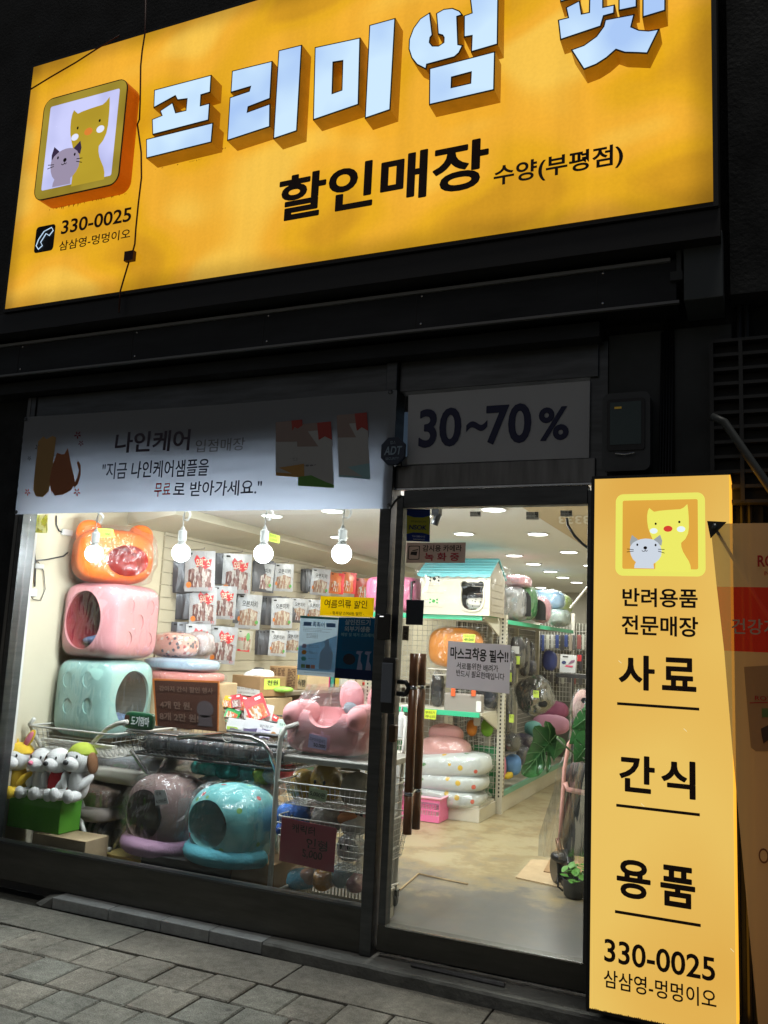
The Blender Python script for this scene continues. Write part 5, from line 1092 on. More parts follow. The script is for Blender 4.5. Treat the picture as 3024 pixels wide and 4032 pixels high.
o=MB().box((P(598,3400,'y',.3).x,.2,FZ),(P(940,3420,'y',.3).x,.55,P(760,3372,'y',.3).z)).build('black_carton',M_black,loc=(-2.9,.3,FZ),bev=.004);tag(o,'black carton on the floor under the mauve pet bed','box')
o=MB().box((P(944,3400,'y',.3).x,.22,FZ),(P(1110,3420,'y',.3).x,.55,P(1000,3375,'y',.3).z)).build('brown_carton',M_card,loc=(-2.6,.3,FZ),bev=.004);tag(o,'brown carton on the floor under the turquoise pet bed','box')
o=MB().box((P(440,3390,'y',.45).x,.35,FZ),(P(596,3390,'y',.45).x,.7,P(500,3355,'y',.45).z)).build('yellow_carton',mat('ochre_board',(.5,.38,.12),.8),loc=(-3.4,.3,FZ),bev=.004);tag(o,'flat ochre board on the floor beside the chrome cart leg','board')
gm=[('teal green',(.05,.35,.3)),('turquoise',(.1,.5,.5)),('dark teal',(.02,.22,.2)),('pink check',(.65,.3,.25)),('pale floral',(.6,.5,.45)),('red',(.6,.05,.07)),('pink',(.65,.25,.3)),('yellow green',(.4,.5,.1)),('white',(.6,.65,.65))]
for i,(a,b,c1,d,k) in enumerate(((765,2990,880,3050,0),(860,3000,970,3070,2),(930,3010,1030,3080,1),(1010,3020,1075,3090,7),(800,3050,900,3110,8),(880,3060,990,3110,7),(1050,3020,1120,3085,4),(1085,2990,1150,3060,5),(1105,3000,1150,3050,6),(780,3060,860,3110,3),(1040,3075,1115,3130,3),(960,3065,1060,3115,1))):
    soft('folded_garment','%s folded garment in plastic, %s in the heap behind the domed beds'%(gm[k][0],ordn[i]),'folded garment',(a,b,c1,d),.6+.03*(i%3),.09,mat('gm%d'%k,tuple(min(.8,q*1.7) for q in gm[k][1]),.6,var=.6,vs_=22),.7,.014,ws=14,wrap=M_film if i%2==0 else None,group='folded pet garments heaped behind the domed beds')
p=P(950,3110,'y',.8);o=MB().box((p.x-.5,.62,FZ),(p.x+.42,1.,p.z-.02)).build('garment_table',M_cardL,loc=(p.x,.8,FZ),bev=.004);tag(o,'low board table under the heap of folded garments','table')
# ------------------------------------------------------------------ green box and plush toys
gx0=P(-60,3100,'y',.14).x;gx1=P(243,3150,'y',.14).x;gz1=P(243,3133,'y',.14).z;gz0=P(243,3290,'y',.14).z
o=MB().box((-4.16,.14,gz0),(gx1,.31,gz1)).build('green_box',mat('lime_box',(.10,.36,.03),.6,var=.1),loc=(gx1-.15,.2,gz0),bev=.004);tag(o,'bright green cardboard box at the left end of the window with plush toys on it','box')
o=MB().box((P(244,3340,'y',.14).x-.2,.11,FZ+.1),(P(350,3340,'y',.14).x,.3,gz0-.002)).build('small_carton',M_cardL,loc=(gx1,.15,FZ),bev=.003);tag(o,'small plain carton under the right end of the green box','box')
o=MB().box((-4.16,.1,FZ),(P(360,3340,'y',.14).x,.34,FZ+.098)).build('window_ledge_block',M_cardL,loc=(-4,.15,FZ));tag(o,'low ledge board under the green box','board')
M_pl=mat('white_plush',(.84,.83,.82),.95,bump=.5,bs=160);M_plk=mat('dark_plush',(.03,.03,.035),.95,bump=.5,bs=160);M_ply_=mat('yellow_plush',(.75,.5,.04),.95,bump=.4,bs=160);M_plp=mat('pink_plush',(.8,.22,.33),.95);M_plg=mat('green_cap',(.35,.42,.04),.8);M_plr=mat('red_knit',(.5,.02,.03),.9);M_plb=mat('brown_plush',(.2,.09,.04),.95)
def plush(px,base_py,label,body,ear,nose,hat=None,eark='flop',s=1.,y=.2,cloth=None,yaw=30):
    p=P(px,base_py,'y',y);t=thing('plush_toy',label,'plush toy',p,'plush toys sitting on the green box',local=True)
    MB().blob((0,0,.075),(.055,.05,.085),.95,18,12).build('body',cloth or body,t,smooth=True)
    MB().blob((0,-.01,.195),(.072,.068,.068),1,22,14).build('head',M_pl,t,smooth=True)
    MB().blob((0,-.072,.178),(.045,.036,.036),1,16,10).build('muzzle',M_pl,t,smooth=True)
    MB().blob((0,-.108,.19),(.016,.013,.013),1,10,8).build('nose',nose,t,smooth=True)
    for s_ in(-1,1):
        MB().blob((s_*.033,-.07,.218),(.0065,.004,.009),1,8,6).build('eye',M_blk,t,smooth=True)
        M=Matrix.Rotation(R(s_*35),3,'Y')@Matrix.Rotation(R(-30),3,'X')
        MB().blob((s_*.065,-.03,.09),(.022,.022,.055),1,12,8,M=M).build('arm',body,t,smooth=True)
        MB().blob((s_*.042,-.075,.026),(.03,.045,.028),1,14,10).build('leg',body,t,smooth=True)
        MB().blob((s_*.045,-.118,.032),(.031,.02,.034),1,14,10).build('foot',body,t,smooth=True)
        if eark=='flop':MB().blob((s_*.075,.0,.185),(.018,.035,.055),.9,12,8,M=Matrix.Rotation(R(-s_*12),3,'Y')).build('ear',ear,t,smooth=True)
        else:
            MB().blob((s_*.05,.0,.30),(.024,.012,.06),1,12,10,M=Matrix.Rotation(R(s_*30),3,'Y')).build('ear',body,t,smooth=True)
            MB().blob((s_*.05,-.007,.30),(.017,.01,.05),1,12,10,M=Matrix.Rotation(R(s_*30),3,'Y')).build('inner_ear',ear,t,smooth=True)
    if hat:
        h=MB().blob((0,.005,.215),(.076,.072,.066),1,20,12);h.v=[(v[0],v[1],max(v[2],.222)) for v in h.v];h.build('cap',hat,t,smooth=True)
    t.rotation_euler=(0,0,R(yaw));t.scale=[s]*3;return t
plush(62,3128,'plush toy in a yellow rabbit hood with pink ears, far left of the row',M_ply_,M_plp,M_blk,M_ply_,'bun',1.1,yaw=8)
plush(160,3134,'white plush puppy with pink nose and pink ears, second on the green box',M_pl,M_plp,M_plp,None,'flop',1.08,y=.24,yaw=4)
plush(222,3139,'white plush puppy in a red top, third on the green box',M_pl,M_plb,M_blk,None,'flop',1.08,y=.2,cloth=M_plr,yaw=2)
plush(305,3146,'white plush puppy with brown ears and green cap, far right of the row',M_pl,M_plb,M_blk,M_plg,'flop',1.15,y=.2,yaw=0)
# ------------------------------------------------------------------ white trolley with the pink bed
TL=thing('display_trolley','white tube trolley with wire baskets carrying the pink pet bed','trolley',(-2.1,.4,FZ))
def tt(pts,r=.012,nm='frame_tube',m=M_wire):return MB().tube(pts,r,10).build(nm,m,TL,smooth=True)
fl_=P(1060,3535,'y',.16);flt=P(1102,2885,'y',.16)
tt([fl_,P(1082,3180,'y',.16),P(1100,2960,'y',.16),P(1106,2900,'y',.16),P(1125,2865,'y',.17),P(1175,2850,'y',.22)],.0135)
tt([P(1450,3580,'y',.16),P(1470,3100,'y',.16),P(1482,2900,'y',.16)],.0135)
tt([P(1555,3500,'y',.72),P(1575,3150,'y',.72),P(1600,2820,'y',.72)],.012);
for py0,py1 in((3200,3250),(3330,3380),(3478,3500)):tt([P(1480,py1+10,'y',.5),P(1568,py0,'y',.72)],.007)
cs=P(1550,3560,'z',FZ);cs=Vector((P(1553,3540,'y',.72).x,.72,FZ))
MB().lathe([(.001,-.012),(.028,-.012),(.03,-.006),(.03,.006),(.028,.012),(.001,.012)],cs+Vector((0,0,.031)),18,M=Matrix.Rotation(R(90),3,'Y')@Matrix.Identity(3)).build('caster',M_blk,TL,smooth=True)
MB().box(tuple(cs+Vector((-.018,-.01,.05))),tuple(cs+Vector((.018,.02,.085)))).build('caster_fork',M_blk,TL)
a=P(1115,2975,'y',.16);b=P(1478,3030,'y',.16);zt=(a.z+b.z)/2
MB().box((a.x,.16,zt-.02),(b.x,.7,zt+.012)).build('top_tray',mat('tray_grey',(.42,.41,.38),.4,.3),TL,bev=.006)
def tray(z_py,h,nm):
    z=P(1290,z_py,'y',.12).z;x0_=P(1085,z_py,'y',.12).x;x1_=P(1462,z_py,'y',.12).x;basket('t','x',x0_,.12,z-h,x1_,.66,z,M_wire,.028,.004,.0016,parent=TL)
    return z-h,x0_,x1_
zb1,tx0,tx1=tray(3100,.11,'');zb2,_,_=tray(3240,.22,'')
# pink bed
pc,prx,prz=bpx_(1150,2765,1492,3000,.42)
zb=zt+.012
pb=thing('pet_bed','pink plush pet bed with rabbit ears and grey bow in clear plastic on the trolley','pet bed',(pc.x,.42,zb))
ob=MB().blob((pc.x,.42,zb+.12),(.24,.2,.12),.55,56,30,e2=.5).build('bed_shell',mat('bed_pink',(.80,.34,.36),.7,var=.05),pb,smooth=True)
ct_=MB().blob((pc.x+.01,.40,zb+.24),(.185,.15,.17),.85,40,24).build('c_',M_pink);carve(ob,ct_)
ct_=MB().blob((pc.x+.02,.22,zb+.25),(.1,.12,.1),.9,30,18).build('c_',M_pink);carve(ob,ct_);smoothby(ob,45)
MB().blob((pc.x+.01,.41,zb+.06),(.17,.14,.035),.8,24,12,wr=.004).build('cushion',pattern('bed_print',(.62,.62,.6),[(.7,.3,.25),(.6,.62,.6),(.2,.25,.25)],26,.35),pb,smooth=True)
for s_,dx in((-1,.03),(1,.2)):
    MB().blob((pc.x+dx+.02,.5,zb+.29),(.075,.03,.10),1,20,14,M=Matrix.Rotation(R(s_*10),3,'Y')).build('ear',MATS['bed_pink'],pb,smooth=True)
for s_ in(-1,1):MB().blob((pc.x+.135+s_*.055,.44,zb+.235),(.055,.025,.035),.9,16,10,wr=.006,M=Matrix.Rotation(R(-s_*25),3,'Y')).build('bow_loop',mat('bow_grey',(.22,.25,.28),.9),pb,smooth=True)
wp=MB();N=44
def wfn(u,v):
    a=2*math.pi*u;hh=.02+.36*v;sh_=(1-.0*v);rr=.275*(1-.42*max(0,v-.45)**1.2);x=pc.x+.03*v*2+rr*math.copysign(abs(math.cos(a))**.7,math.cos(a));y=.42+.23*(1-.5*max(0,v-.4))*math.copysign(abs(math.sin(a))**.7,math.sin(a))
    n=noise.noise(Vector((math.cos(a)*5,math.sin(a)*5,v*6)));return Vector((x+.022*n,y+.02*n,zb+hh-.02))
wp.grid(wfn,N,20);wp.build('plastic_wrap',film('bed_film',base=.22,rid=.9,bs=8),pb)
for s_ in(-1,1):MB().blob((pc.x+.01+s_*.19,.36,zb+.2),(.06,.17,.075),.8,20,14).build('bed_arm',MATS['bed_pink'],pb,smooth=True)
note([(1218,2888),(1288,2906),(1284,2955),(1212,2942)],.17,mat('lilac_note',(.55,.48,.75),.7),'',[('리본머쉬룸베드',(.06,.5,.95,.8),nv,0),('50,000',(.3,.1,.95,.42),M_ink,.015)],parent=pb)
# toys in trolley
toys=[((1150,3030,1240,3160),.4,(.42,.26,.03),'mustard yellow'),((1225,3010,1340,3170),.42,(.46,.27,.02),'ochre rounded'),((1345,3040,1470,3180),.42,(.34,.31,.26),'grey beige'),((1090,3160,1220,3270),.32,(.04,.16,.55),'blue'),((1150,3150,1225,3210),.5,(.06,.04,.08),'dark purple'),((1205,3155,1262,3200),.5,(.6,.28,.32),'pink'),((1230,3170,1340,3290),.36,(.34,.30,.26),'taupe'),((1330,3170,1372,3215),.45,(.5,.12,.08),'red striped'),((1345,3210,1445,3290),.36,(.4,.38,.36),'white headed'),((1332,3280,1430,3390),.3,(.5,.5,.5),'pale grey'),((1405,3175,1468,3240),.45,(.5,.25,.25),'rose'),((1100,3230,1150,3290),.3,(.03,.1,.4),'navy')]
for i,(r,y,cc,cn) in enumerate(toys):
    t=soft('toy','%s soft toy in clear plastic, in the %s basket of the white trolley'%(cn,'upper' if i<3 else 'lower'),'soft toy',r,y,.08,mat('toy%d'%i,cc,.9,bump=.4,bs=120),.9,.004,wrap=M_film if i in(3,6,0,9,1) else None,group='soft toys in the trolley baskets')
    if i in(1,3,5,9,10):
        c,rx,rzz=bpx_(*r,y)
        for s_ in(-.3,.35):MB().blob(c+Vector((s_*rx,-.078,.2*rzz)),(.009,.006,.012),1,8,6).build('eye',M_blk,t,smooth=True)
    if i==8:
        c,rx,rzz=bpx_(*r,y);MB().blob(c+Vector((-rx*.4,-.02,rzz*.6)),(.06,.05,.035),1,14,10).build('hat',mat('rust_hat',(.35,.13,.04),.9),t,smooth=True)
note([(1218,3098),(1290,3116),(1282,3160),(1214,3142)],.11,mat('pale_green_note',(.55,.66,.42),.7),'pale green note reading 5,000원 clipped to the upper trolley basket',[('5,000원',(.08,.25,.9,.75),M_ink,.01)])
note([(1110,3218),(1326,3262),(1314,3436),(1098,3388)],.10,paper('wine_paper',(.5,.13,.18),.4),'dark pink handwritten paper sign hanging on the lower trolley basket',[('캐릭터',(.2,.72,.62,.92),M_ink,.012),('인형',(.48,.42,.86,.66),M_ink,.012),('5,000',(.42,.18,.78,.38),M_ink,.012)],name='paper_sign',cat='paper sign')
# plastic basket at the bottom
a=P(1092,3440,'y',.3);b=P(1440,3500,'y',.12);bz1=P(1270,3505,'y',.12).z
PB=thing('plastic_basket','off-white plastic basket with wrapped toys at the bottom of the trolley','basket',(-2.2,.3,FZ))
x0_,x1_=P(1092,3455,'y',.12).x+.0,P(1432,3545,'y',.12).x
for (p0,p1) in(((x0_,.12),(x1_,.12)),((x1_,.12),(x1_,.5)),((x1_,.5),(x0_,.5)),((x0_,.5),(x0_,.12))):
    d_=Vector((p1[0]-p0[0],p1[1]-p0[1],0));n=int(d_.length/.02);mb=MB()
    for i in range(n+1):
        q=Vector((p0[0],p0[1],0))+d_*(i/n);mb.box((q.x-.004,q.y-.003,FZ+.07),(q.x+.004,q.y+.003,FZ+.15))
    mb.box((min(p0[0],p1[0])-.003,min(p0[1],p1[1])-.003,FZ+.02),(max(p0[0],p1[0])+.003,max(p0[1],p1[1])+.003,FZ+.07))
    o=mb.build('basket_wall',mat('offwhite_plastic',(.6,.56,.47),.5),PB);o['kind']='stuff'
MB().tube([(x0_,.12,FZ+.155),(x1_,.12,FZ+.155),(x1_,.5,FZ+.155),(x0_,.5,FZ+.155)],.009,8,closed=True).build('rim',MATS['offwhite_plastic'],PB)
for i,(r,cc,cn) in enumerate((((1140,3420,1245,3500),(.08,.35,.5),'sky blue'),((1195,3415,1260,3480),(.6,.35,.25),'peach'),((1240,3415,1325,3500),(.6,.28,.05),'orange'),((1315,3400,1400,3490),(.2,.28,.32),'slate blue'),((1370,3440,1430,3510),(.3,.12,.14),'wine striped'))):
    soft('toy','%s small toy in clear plastic in the off-white floor basket'%cn,'soft toy',r,.3,.08,mat('toyb%d'%i,cc,.9),.8,.01,wrap=M_film,group='soft toys in the floor basket')
# ------------------------------------------------------------------ posters on the left window
yg=-.006
o,fn=sheet('paper_notice',[(1263,2347),(1474,2354),(1468,2431),(1259,2423)],yg,paper('yellow_paper',(.85,.68,.02),.6),'bright yellow handwritten paper 여름의류 할인 on the left window','paper notice')
text('여름의류 할인',lambda u,v:fn(u,v),.08,.42,.88,.84,M_ink,o,bold=.012,wob=.02);text('- 품목당 2,000원 할인 -',lambda u,v:fn(u,v),.2,.06,.84,.24,M_ink,o,bold=.01,wob=.012)
o,fn=sheet('product_poster',[(1183,2424),(1333,2432),(1318,2667),(1169,2656)],yg,paper('poster_white',(.55,.64,.7),.6),'pale blue product poster with a spray bottle on the left window','poster')
A2=lambda pts,m,n='printed_area',d=0.0005:MB().prism(pts,lambda u,v,dd:fn(u,v,d),0,0).build(n,m,o)
A2([(0,.96),(1,.96),(1,1),(0,1)],mat('teal_print',(.1,.4,.38),.6));A2([(0,.08),(1,.08),(1,.7),(.6,.58),(0,.48)],paper('poster_blue',(.28,.45,.62),.6))
text('촉촉이',lambda u,v:fn(u,v,.001),.34,.82,.66,.91,mat('print_blue',(.15,.3,.6),.6),o,bold=.02)
A2([(.1,.83),(.31,.83),(.31,.9),(.1,.9)],MATS['print_blue']);A2([(.7,.83),(.94,.83),(.94,.9),(.7,.9)],MATS['print_blue'])
lines(lambda u,v,d=0.:fn(u,v,.001),o,mat('grey_print_s',(.2,.2,.24),.7),[(.1,.85,.79),(.1,.6,.765),(.1,.8,.74)]+[(.2,.5,.7-.022*i) for i in range(4)]+[(.28,.55,.5),(.28,.55,.475),(.28,.5,.39),(.28,.52,.37),(.28,.5,.28),(.2,.9,.045)],h=.006)
for v,cc in((.49,(.4,.35,.5)),(.385,(.7,.3,.05)),(.275,(.1,.4,.35))):A2(ellip(.16,v,.07,.042,6),mat('hex%.2f'%v,cc,.6),'printed_badge',.001)
for k,cc in enumerate(((.15,.3,.12),(.2,.1,.03),(.6,.25,.15))):A2([(.1+.13*k,.12),(.21+.13*k,.12),(.21+.13*k,.18),(.1+.13*k,.18)],mat('sq%d'%k,cc,.6),'printed_badge',.001)
A2([(.58,.12),(.9,.12),(.92,.4),(.82,.5),(.8,.62),(.7,.62),(.7,.5),(.58,.4)],paper('bottle_print',(.6,.68,.74),.6),'printed_bottle',.001)
o,fn=sheet('tick_poster',[(1334,2431),(1483,2434),(1472,2681),(1317,2669)],yg-.001,paper('poster_navy',(.006,.10,.17),.5),'dark teal blue poster about tick spray on the left window','poster')
wt=mat('poster_cream',(.42,.48,.42),.6)
text('살인진드기',lambda u,v:fn(u,v,.001),.18,.88,.85,.97,wt,o,bold=.02);text('외부기생충',lambda u,v:fn(u,v,.001),.18,.77,.85,.86,wt,o,bold=.02);text('예방 및 제거 스프레이',lambda u,v:fn(u,v,.001),.1,.69,.95,.75,mat('poster_mint',(.2,.4,.36),.6),o,bold=.015)
lines(lambda u,v,d=0.:fn(u,v,.001),o,mat('poster_dim',(.02,.06,.08),.6),[(.15,.9,.64-.03*i) for i in range(7)],h=.008)
A2([(0,0),(1,0),(1,.16),(0,.16)],paper('poster_blue2',(.012,.03,.12),.4));A2(ellip(.35,.32,.16,.09),mat('tick_dark',(.01,.01,.02),.6),'printed_tick')
for x in(.62,.84):A2([(x-.06,.16),(x+.08,.16),(x+.07,.24),(x+.02,.3),(x+.03,.42),(x+.08,.46),(x-.08,.46),(x-.1,.42),(x-.02,.4),(x-.04,.28)],mat('spray_print',(.25,.27,.4),.6),'printed_spray',.001)
# ------------------------------------------------------------------ stickers on the door glass
o,fn=sheet('security_sticker',[(1602,2003),(1694,2006),(1692,2134),(1600,2130)],yg,paper('sticker_navy',(.02,.05,.2),.5),'blue and yellow security company sticker at the top left of the door','sticker')
A2([(.02,.22),(.3,.27),(.7,.27),(.98,.22),(.98,.8),(.7,.74),(.3,.74),(.02,.8)],paper('sticker_yellow',(.75,.7,.06),.5))
text('NSOK',lambda u,v:fn(u,v,.001),.12,.36,.86,.5,MATS['sticker_navy'],o,bold=.03,shear=.1);text('전자경비감시구역',lambda u,v:fn(u,v,.001),.18,.58,.82,.64,M_ink,o);text('Tel:1588-6112',lambda u,v:fn(u,v,.001),.25,.13,.8,.18,M_paper,o);text('www.nsok.co.kr',lambda u,v:fn(u,v,.001),.3,.05,.8,.09,M_paper,o)
o,fn=sheet('camera_sticker',[(1603,2137),(1834,2136),(1831,2217),(1599,2216)],yg-.001,paper('sticker_pinkish',(.5,.42,.39),.5),'white rectangular camera recording sticker on the door glass','sticker')
text('감시용 카메라',lambda u,v:fn(u,v,.001),.28,.56,.94,.88,M_ink,o,bold=.02);text('녹 화 중',lambda u,v:fn(u,v,.001),.32,.1,.9,.5,mat('sticker_red',(.5,.03,.06),.5),o,bold=.025)
MB().prism([rrect(.03,.15,.23,.85,.04,3),rrect(.045,.19,.215,.81,.03,3)],lambda u,v,d:fn(u,v,.001),0,0).build('printed_frame',M_ink,o)
A2([(.07,.4),(.18,.36),(.19,.56),(.08,.55)],M_ink,'printed_camera',.001);A2([(.1,.58),(.2,.62),(.2,.68),(.1,.62)],M_ink,'printed_camera',.001)
o,fn=sheet('navy_sticker',[(1600,2361),(1670,2363),(1664,2461),(1598,2459)],yg,mat('navy_card',(.008,.018,.035),.35),'plain dark navy card stuck on the door above the handles','sticker')
o,fn=sheet('push_label',[(1586,2464),(1611,2465),(1608,2522),(1583,2520)],yg-.0015,mat('tan_label',(.22,.18,.12),.5),'small tan vertical label reading 미세요 beside the handles','label')
for s_,v in(('미',.66),('세',.4),('요',.14)):text(s_,lambda u,v_:fn(u,v_,.001),.25,v,.75,v+.2,M_ink,o,bold=.02)
o,fn=sheet('mask_notice',[(1765,2524),(2011,2540),(2005,2732),(1755,2707)],yg,paper('notice_paper',(.70,.68,.74),.72),'white paper taped on the door asking to wear masks, handwritten','paper notice')
for s_,r_,b_ in(('마스크착용 필수!!',(.05,.62,.97,.88),.03),('서로를위한 배려가',(.16,.42,.82,.56),.015),('반드시 필요한때입니다',(.16,.26,.92,.40),.015)):text(s_,lambda u,v:fn(u,v,.001),*r_,M_ink,o,bold=b_,wob=.008)
for i,(x0_,y0_,x1_,y1_) in enumerate(((1851,2014,1893,2034),(2072,2015,2121,2046),(2207,2010,2253,2034))):
    o,fn=sheet('service_sticker',[(x0_,y0_),(x1_,y0_),(x1_,y1_),(x0_,y1_)],yg,paper('sticker_pale',(.6,.6,.58),.6),'tiny white door repair sticker, %s from the left along the top of the glass'%ordn[i],'sticker')
    text('문',lambda u,v:fn(1-u,v,.001),.02,.3,.32,.95,M_ink,o,bold=.03);text('AS수리',lambda u,v:fn(1-u,v,.001),.38,.5,.97,.95,M_ink,o,bold=.01);text('577-1534',lambda u,v:fn(1-u,v,.001),.38,.1,.97,.35,M_ink,o)
# ================================================================== THROUGH THE DOOR
gx=-2.15
GD=thing('end_gondola','ivory metal end shelf unit with green shelf edges facing the door','shelf unit',(-2.75,3.4,FZ))
gl=-3.42
MB().box((gl,3.18,FZ),(gx-.02,3.66,.17)).build('base_box',M_bone,GD,bev=.003)
MB().box((gl,3.185,.172),(gx-.03,3.64,.19)).build('base_deck',M_bone,GD)
for x in(gx,-3.45):
    MB().box((x-.03,3.665,FZ),(x+.03,3.72,1.78)).build('upright',M_bone,GD)
    mb=MB()
    for i in range(46):mb.box((x-.007,3.6635,.2+i*.034),(x+.007,3.6655,.2+i*.034+.018))
    for i in range(46):mb.box((x+.0295,3.685,.2+i*.034),(x+.0315,3.70,.2+i*.034+.018))
    o=mb.build('upright_slots',M_blk,GD);o['kind']='stuff'
for z in(1.745,.935):
    MB().box((gl,3.215,z-.022),(gx-.035,3.66,z)).build('shelf',M_bone,GD);MB().box((gl,3.195,z-.038),(gx-.05,3.213,z+.004)).build('price_strip',M_green,GD,bev=.002)
    MB().add([(gx-.045,3.22,z-.022),(gx-.045,3.66,z-.022),(gx-.045,3.66,z-.16),(gx-.028,3.22,z-.022),(gx-.028,3.66,z-.022),(gx-.028,3.66,z-.16)],[(0,2,1),(3,4,5),(0,1,4,3),(1,2,5,4),(2,0,3,5)]).build('shelf_bracket',M_bone,GD)
mb=MB();
for i in range(26):x=gl+.02+i*.048;mb.box((x-.002,3.67,.2),(x+.002,3.675,1.72))
for i in range(32):z=.22+i*.048;mb.box((gl,3.676,z-.002),(gx-.03,3.68,z+.002))
o=mb.build('mesh_back',M_wire,GD);o['kind']='stuff'
MB().box((gl,3.69,.2),(gx-.035,3.70,.62)).build('green_back_panel',mat('green_panel',(.02,.22,.07),.5),GD)
# long aisle run
AR=thing('aisle_gondola','long ivory shelf run with a green top shelf receding down the aisle','shelf unit',(-2.4,5.5,FZ))
MB().box((-2.6,3.74,FZ),(gx+.01,8.4,.2)).build('base_box',M_bone,AR,bev=.003);MB().box((gx+.0,3.75,.2),(gx+.02,8.4,.245)).build('price_strip',mat('pale_green_strip',(.15,.4,.3),.35),AR)
MB().box((-2.6,3.75,1.715),(gx+.0,6.7,1.735)).build('top_shelf',M_bone,AR);MB().box((gx+.0,3.75,1.70),(gx+.02,6.7,1.738)).build('price_strip',M_green,AR)
MB().box((-2.62,3.75,.2),(-2.6,8.4,1.71)).build('back_panel',mat('aisle_back',(.10,.10,.095),.7),AR)
for y in(4.7,5.7,6.7):MB().box((-2.6,y,.2),(-2.55,y+.04,1.9)).build('upright',M_bone,AR)
mb=MB()
for i in range(60):mb.box((-2.585,3.78+i*.05,.3),(-2.581,3.784+i*.05,1.7))
for i in range(28):mb.box((-2.58,3.78,.3+i*.05),(-2.576,6.7,.304+i*.05))
o=mb.build('mesh_back',M_wire,AR);o['kind']='stuff'
# ------------------------------------------------------------------ pet house with turquoise roof
hx0_,hx1_,hy0_,hy1_,hz0=-2.755,-2.13,3.17,3.62,1.746;hz1=2.10
M_hs=mat('ivory_house',(.70,.66,.55),.45,var=.03);M_hs2=mat('taupe_house',(.42,.37,.29),.5);M_rf=mat('turquoise_roof',(.16,.56,.62),.45)
HS=thing('plastic_pet_house','ivory plastic pet house with turquoise roof on the top shelf','pet house',(-2.45,3.4,hz0))
bear=[(x*.98,z) for x,z in [(-.10,-.11),(-.08,-.135),(-.045,-.15),(0,-.155),(.045,-.15),(.08,-.135),(.10,-.11),(.112,-.07),(.115,-.02),(.11,.03),(.112,.045),(.122,.07),(.12,.1),(.1,.118),(.07,.118),(.052,.105),(0,.11),(-.052,.105),(-.07,.118),(-.1,.118),(-.12,.1),(-.122,.07),(-.112,.045),(-.11,.03),(-.115,-.02),(-.112,-.07)]]
dc=P(1860,2338,'y',hy0_);fH=lambda u,v,d=0.:Vector((u,hy0_-d,v))
dh=[(dc.x+u*1.0,dc.z+v) for u,v in bear];di=[(dc.x+u*.88,dc.z+v*.9) for u,v in bear]
MB().prism([[(hx0_,hz0),(hx1_,hz0),(hx1_,hz1),(hx0_,hz1)],di],fH,-.012,0).build('front_wall',M_hs,HS)
MB().prism([dh,di],fH,0,.014).build('door_frame',M_hs,HS)
MB().box((hx1_-.012,hy0_+.013,hz0),(hx1_,hy1_,hz1)).box((hx0_,hy0_+.013,hz0),(hx0_+.012,hy1_,hz1)).box((hx0_+.013,hy1_-.012,hz0),(hx1_-.013,hy1_,hz1)).build('side_wall',M_hs2,HS)
MB().box((hx0_+.013,hy0_+.013,hz0+.001),(hx1_-.013,hy1_-.013,hz0+.012)).build('floor_tray',mat('green_tray',(.03,.40,.06),.5),HS)
for i in range(1,6):
    z=hz0+i*.061
    for a,b in((hx0_+.03,hx0_+.17+.04*(i%2)),(hx1_-.14,hx1_-.02)):MB().box((a,hy0_-.0022,z),(b,hy0_-.0002,z+.003)).build('siding_groove',M_hs2,HS)
    MB().box((hx1_+.0005,hy0_+.04,z-.025),(hx1_+.005,hy1_-.05,z+.02)).build('side_panel',M_hs2,HS,bev=.002)
for (a,b,c,d,gm_) in((1687,2262,1735,2296,M_dk),(1688,2352,1727,2381,MATS['green_tray'])):
    p=XZ(a,d,hy0_-.003);q=XZ(c,b,hy0_-.003);w_=MB().prism([rrect(p[0],p[1],q[0],q[1],.008,3)],lambda u,v,dd:Vector((u,hy0_-dd,v)),0,.004).build('vent',M_hs,HS)
    for k in range(4):
        cx=p[0]+(q[0]-p[0])*(.14+.72*(k%2));cz_=p[1]+(q[1]-p[1])*(.3+.4*(k//2));MB().prism(ellip(cx,cz_,.009,.009,8),lambda u,v,dd:Vector((u,hy0_-.0045,v)),0,0).build('vent_hole',gm_,w_)
    MB().prism(ellip((p[0]+q[0])/2,(p[1]+q[1])/2,.016,.015,12),lambda u,v,dd:Vector((u,hy0_-.0045,v)),0,0).build('vent_hole',gm_,w_)
zr=hz1+.0;ym=(hy0_+hy1_)/2;zt_=zr+.15
for i in range(6):   # roof planks as separate stepped boards
    a=i/6;b=(i+1)/6
    for s_ in(0,1):
        y0_=hy0_-.03 if s_==0 else hy1_+.03;ya=y0_+(ym-y0_)*a;yb=y0_+(ym-y0_)*b;za=zr-.02+(zt_-zr+.02)*a;zb_=zr-.02+(zt_-zr+.02)*b
        MB().add([(hx0_-.03,ya,za+.014),(hx1_+.01,ya,za+.014),(hx1_+.01,yb,zb_+.006),(hx0_-.03,yb,zb_+.006),(hx0_-.03,ya,za),(hx1_+.01,ya,za),(hx1_+.01,yb,zb_-.004),(hx0_-.03,yb,zb_-.004)],[(0,1,2,3),(7,6,5,4),(0,4,5,1),(1,5,6,2),(2,6,7,3),(3,7,4,0)]).build('roof_board',M_rf,HS)
sc_=[(hx0_-.03,zr+.0)]+[(hx0_-.03+(hx1_-hx0_+.04)*i/40,zr-.022-.012*abs(math.sin(math.pi*i/5.7))) for i in range(41)]+[(hx1_+.01,zr)]
MB().prism(sc_,lambda u,v,d:Vector((u,hy0_-.032-d,v)),-.006,0).build('scalloped_eave',M_rf,HS)
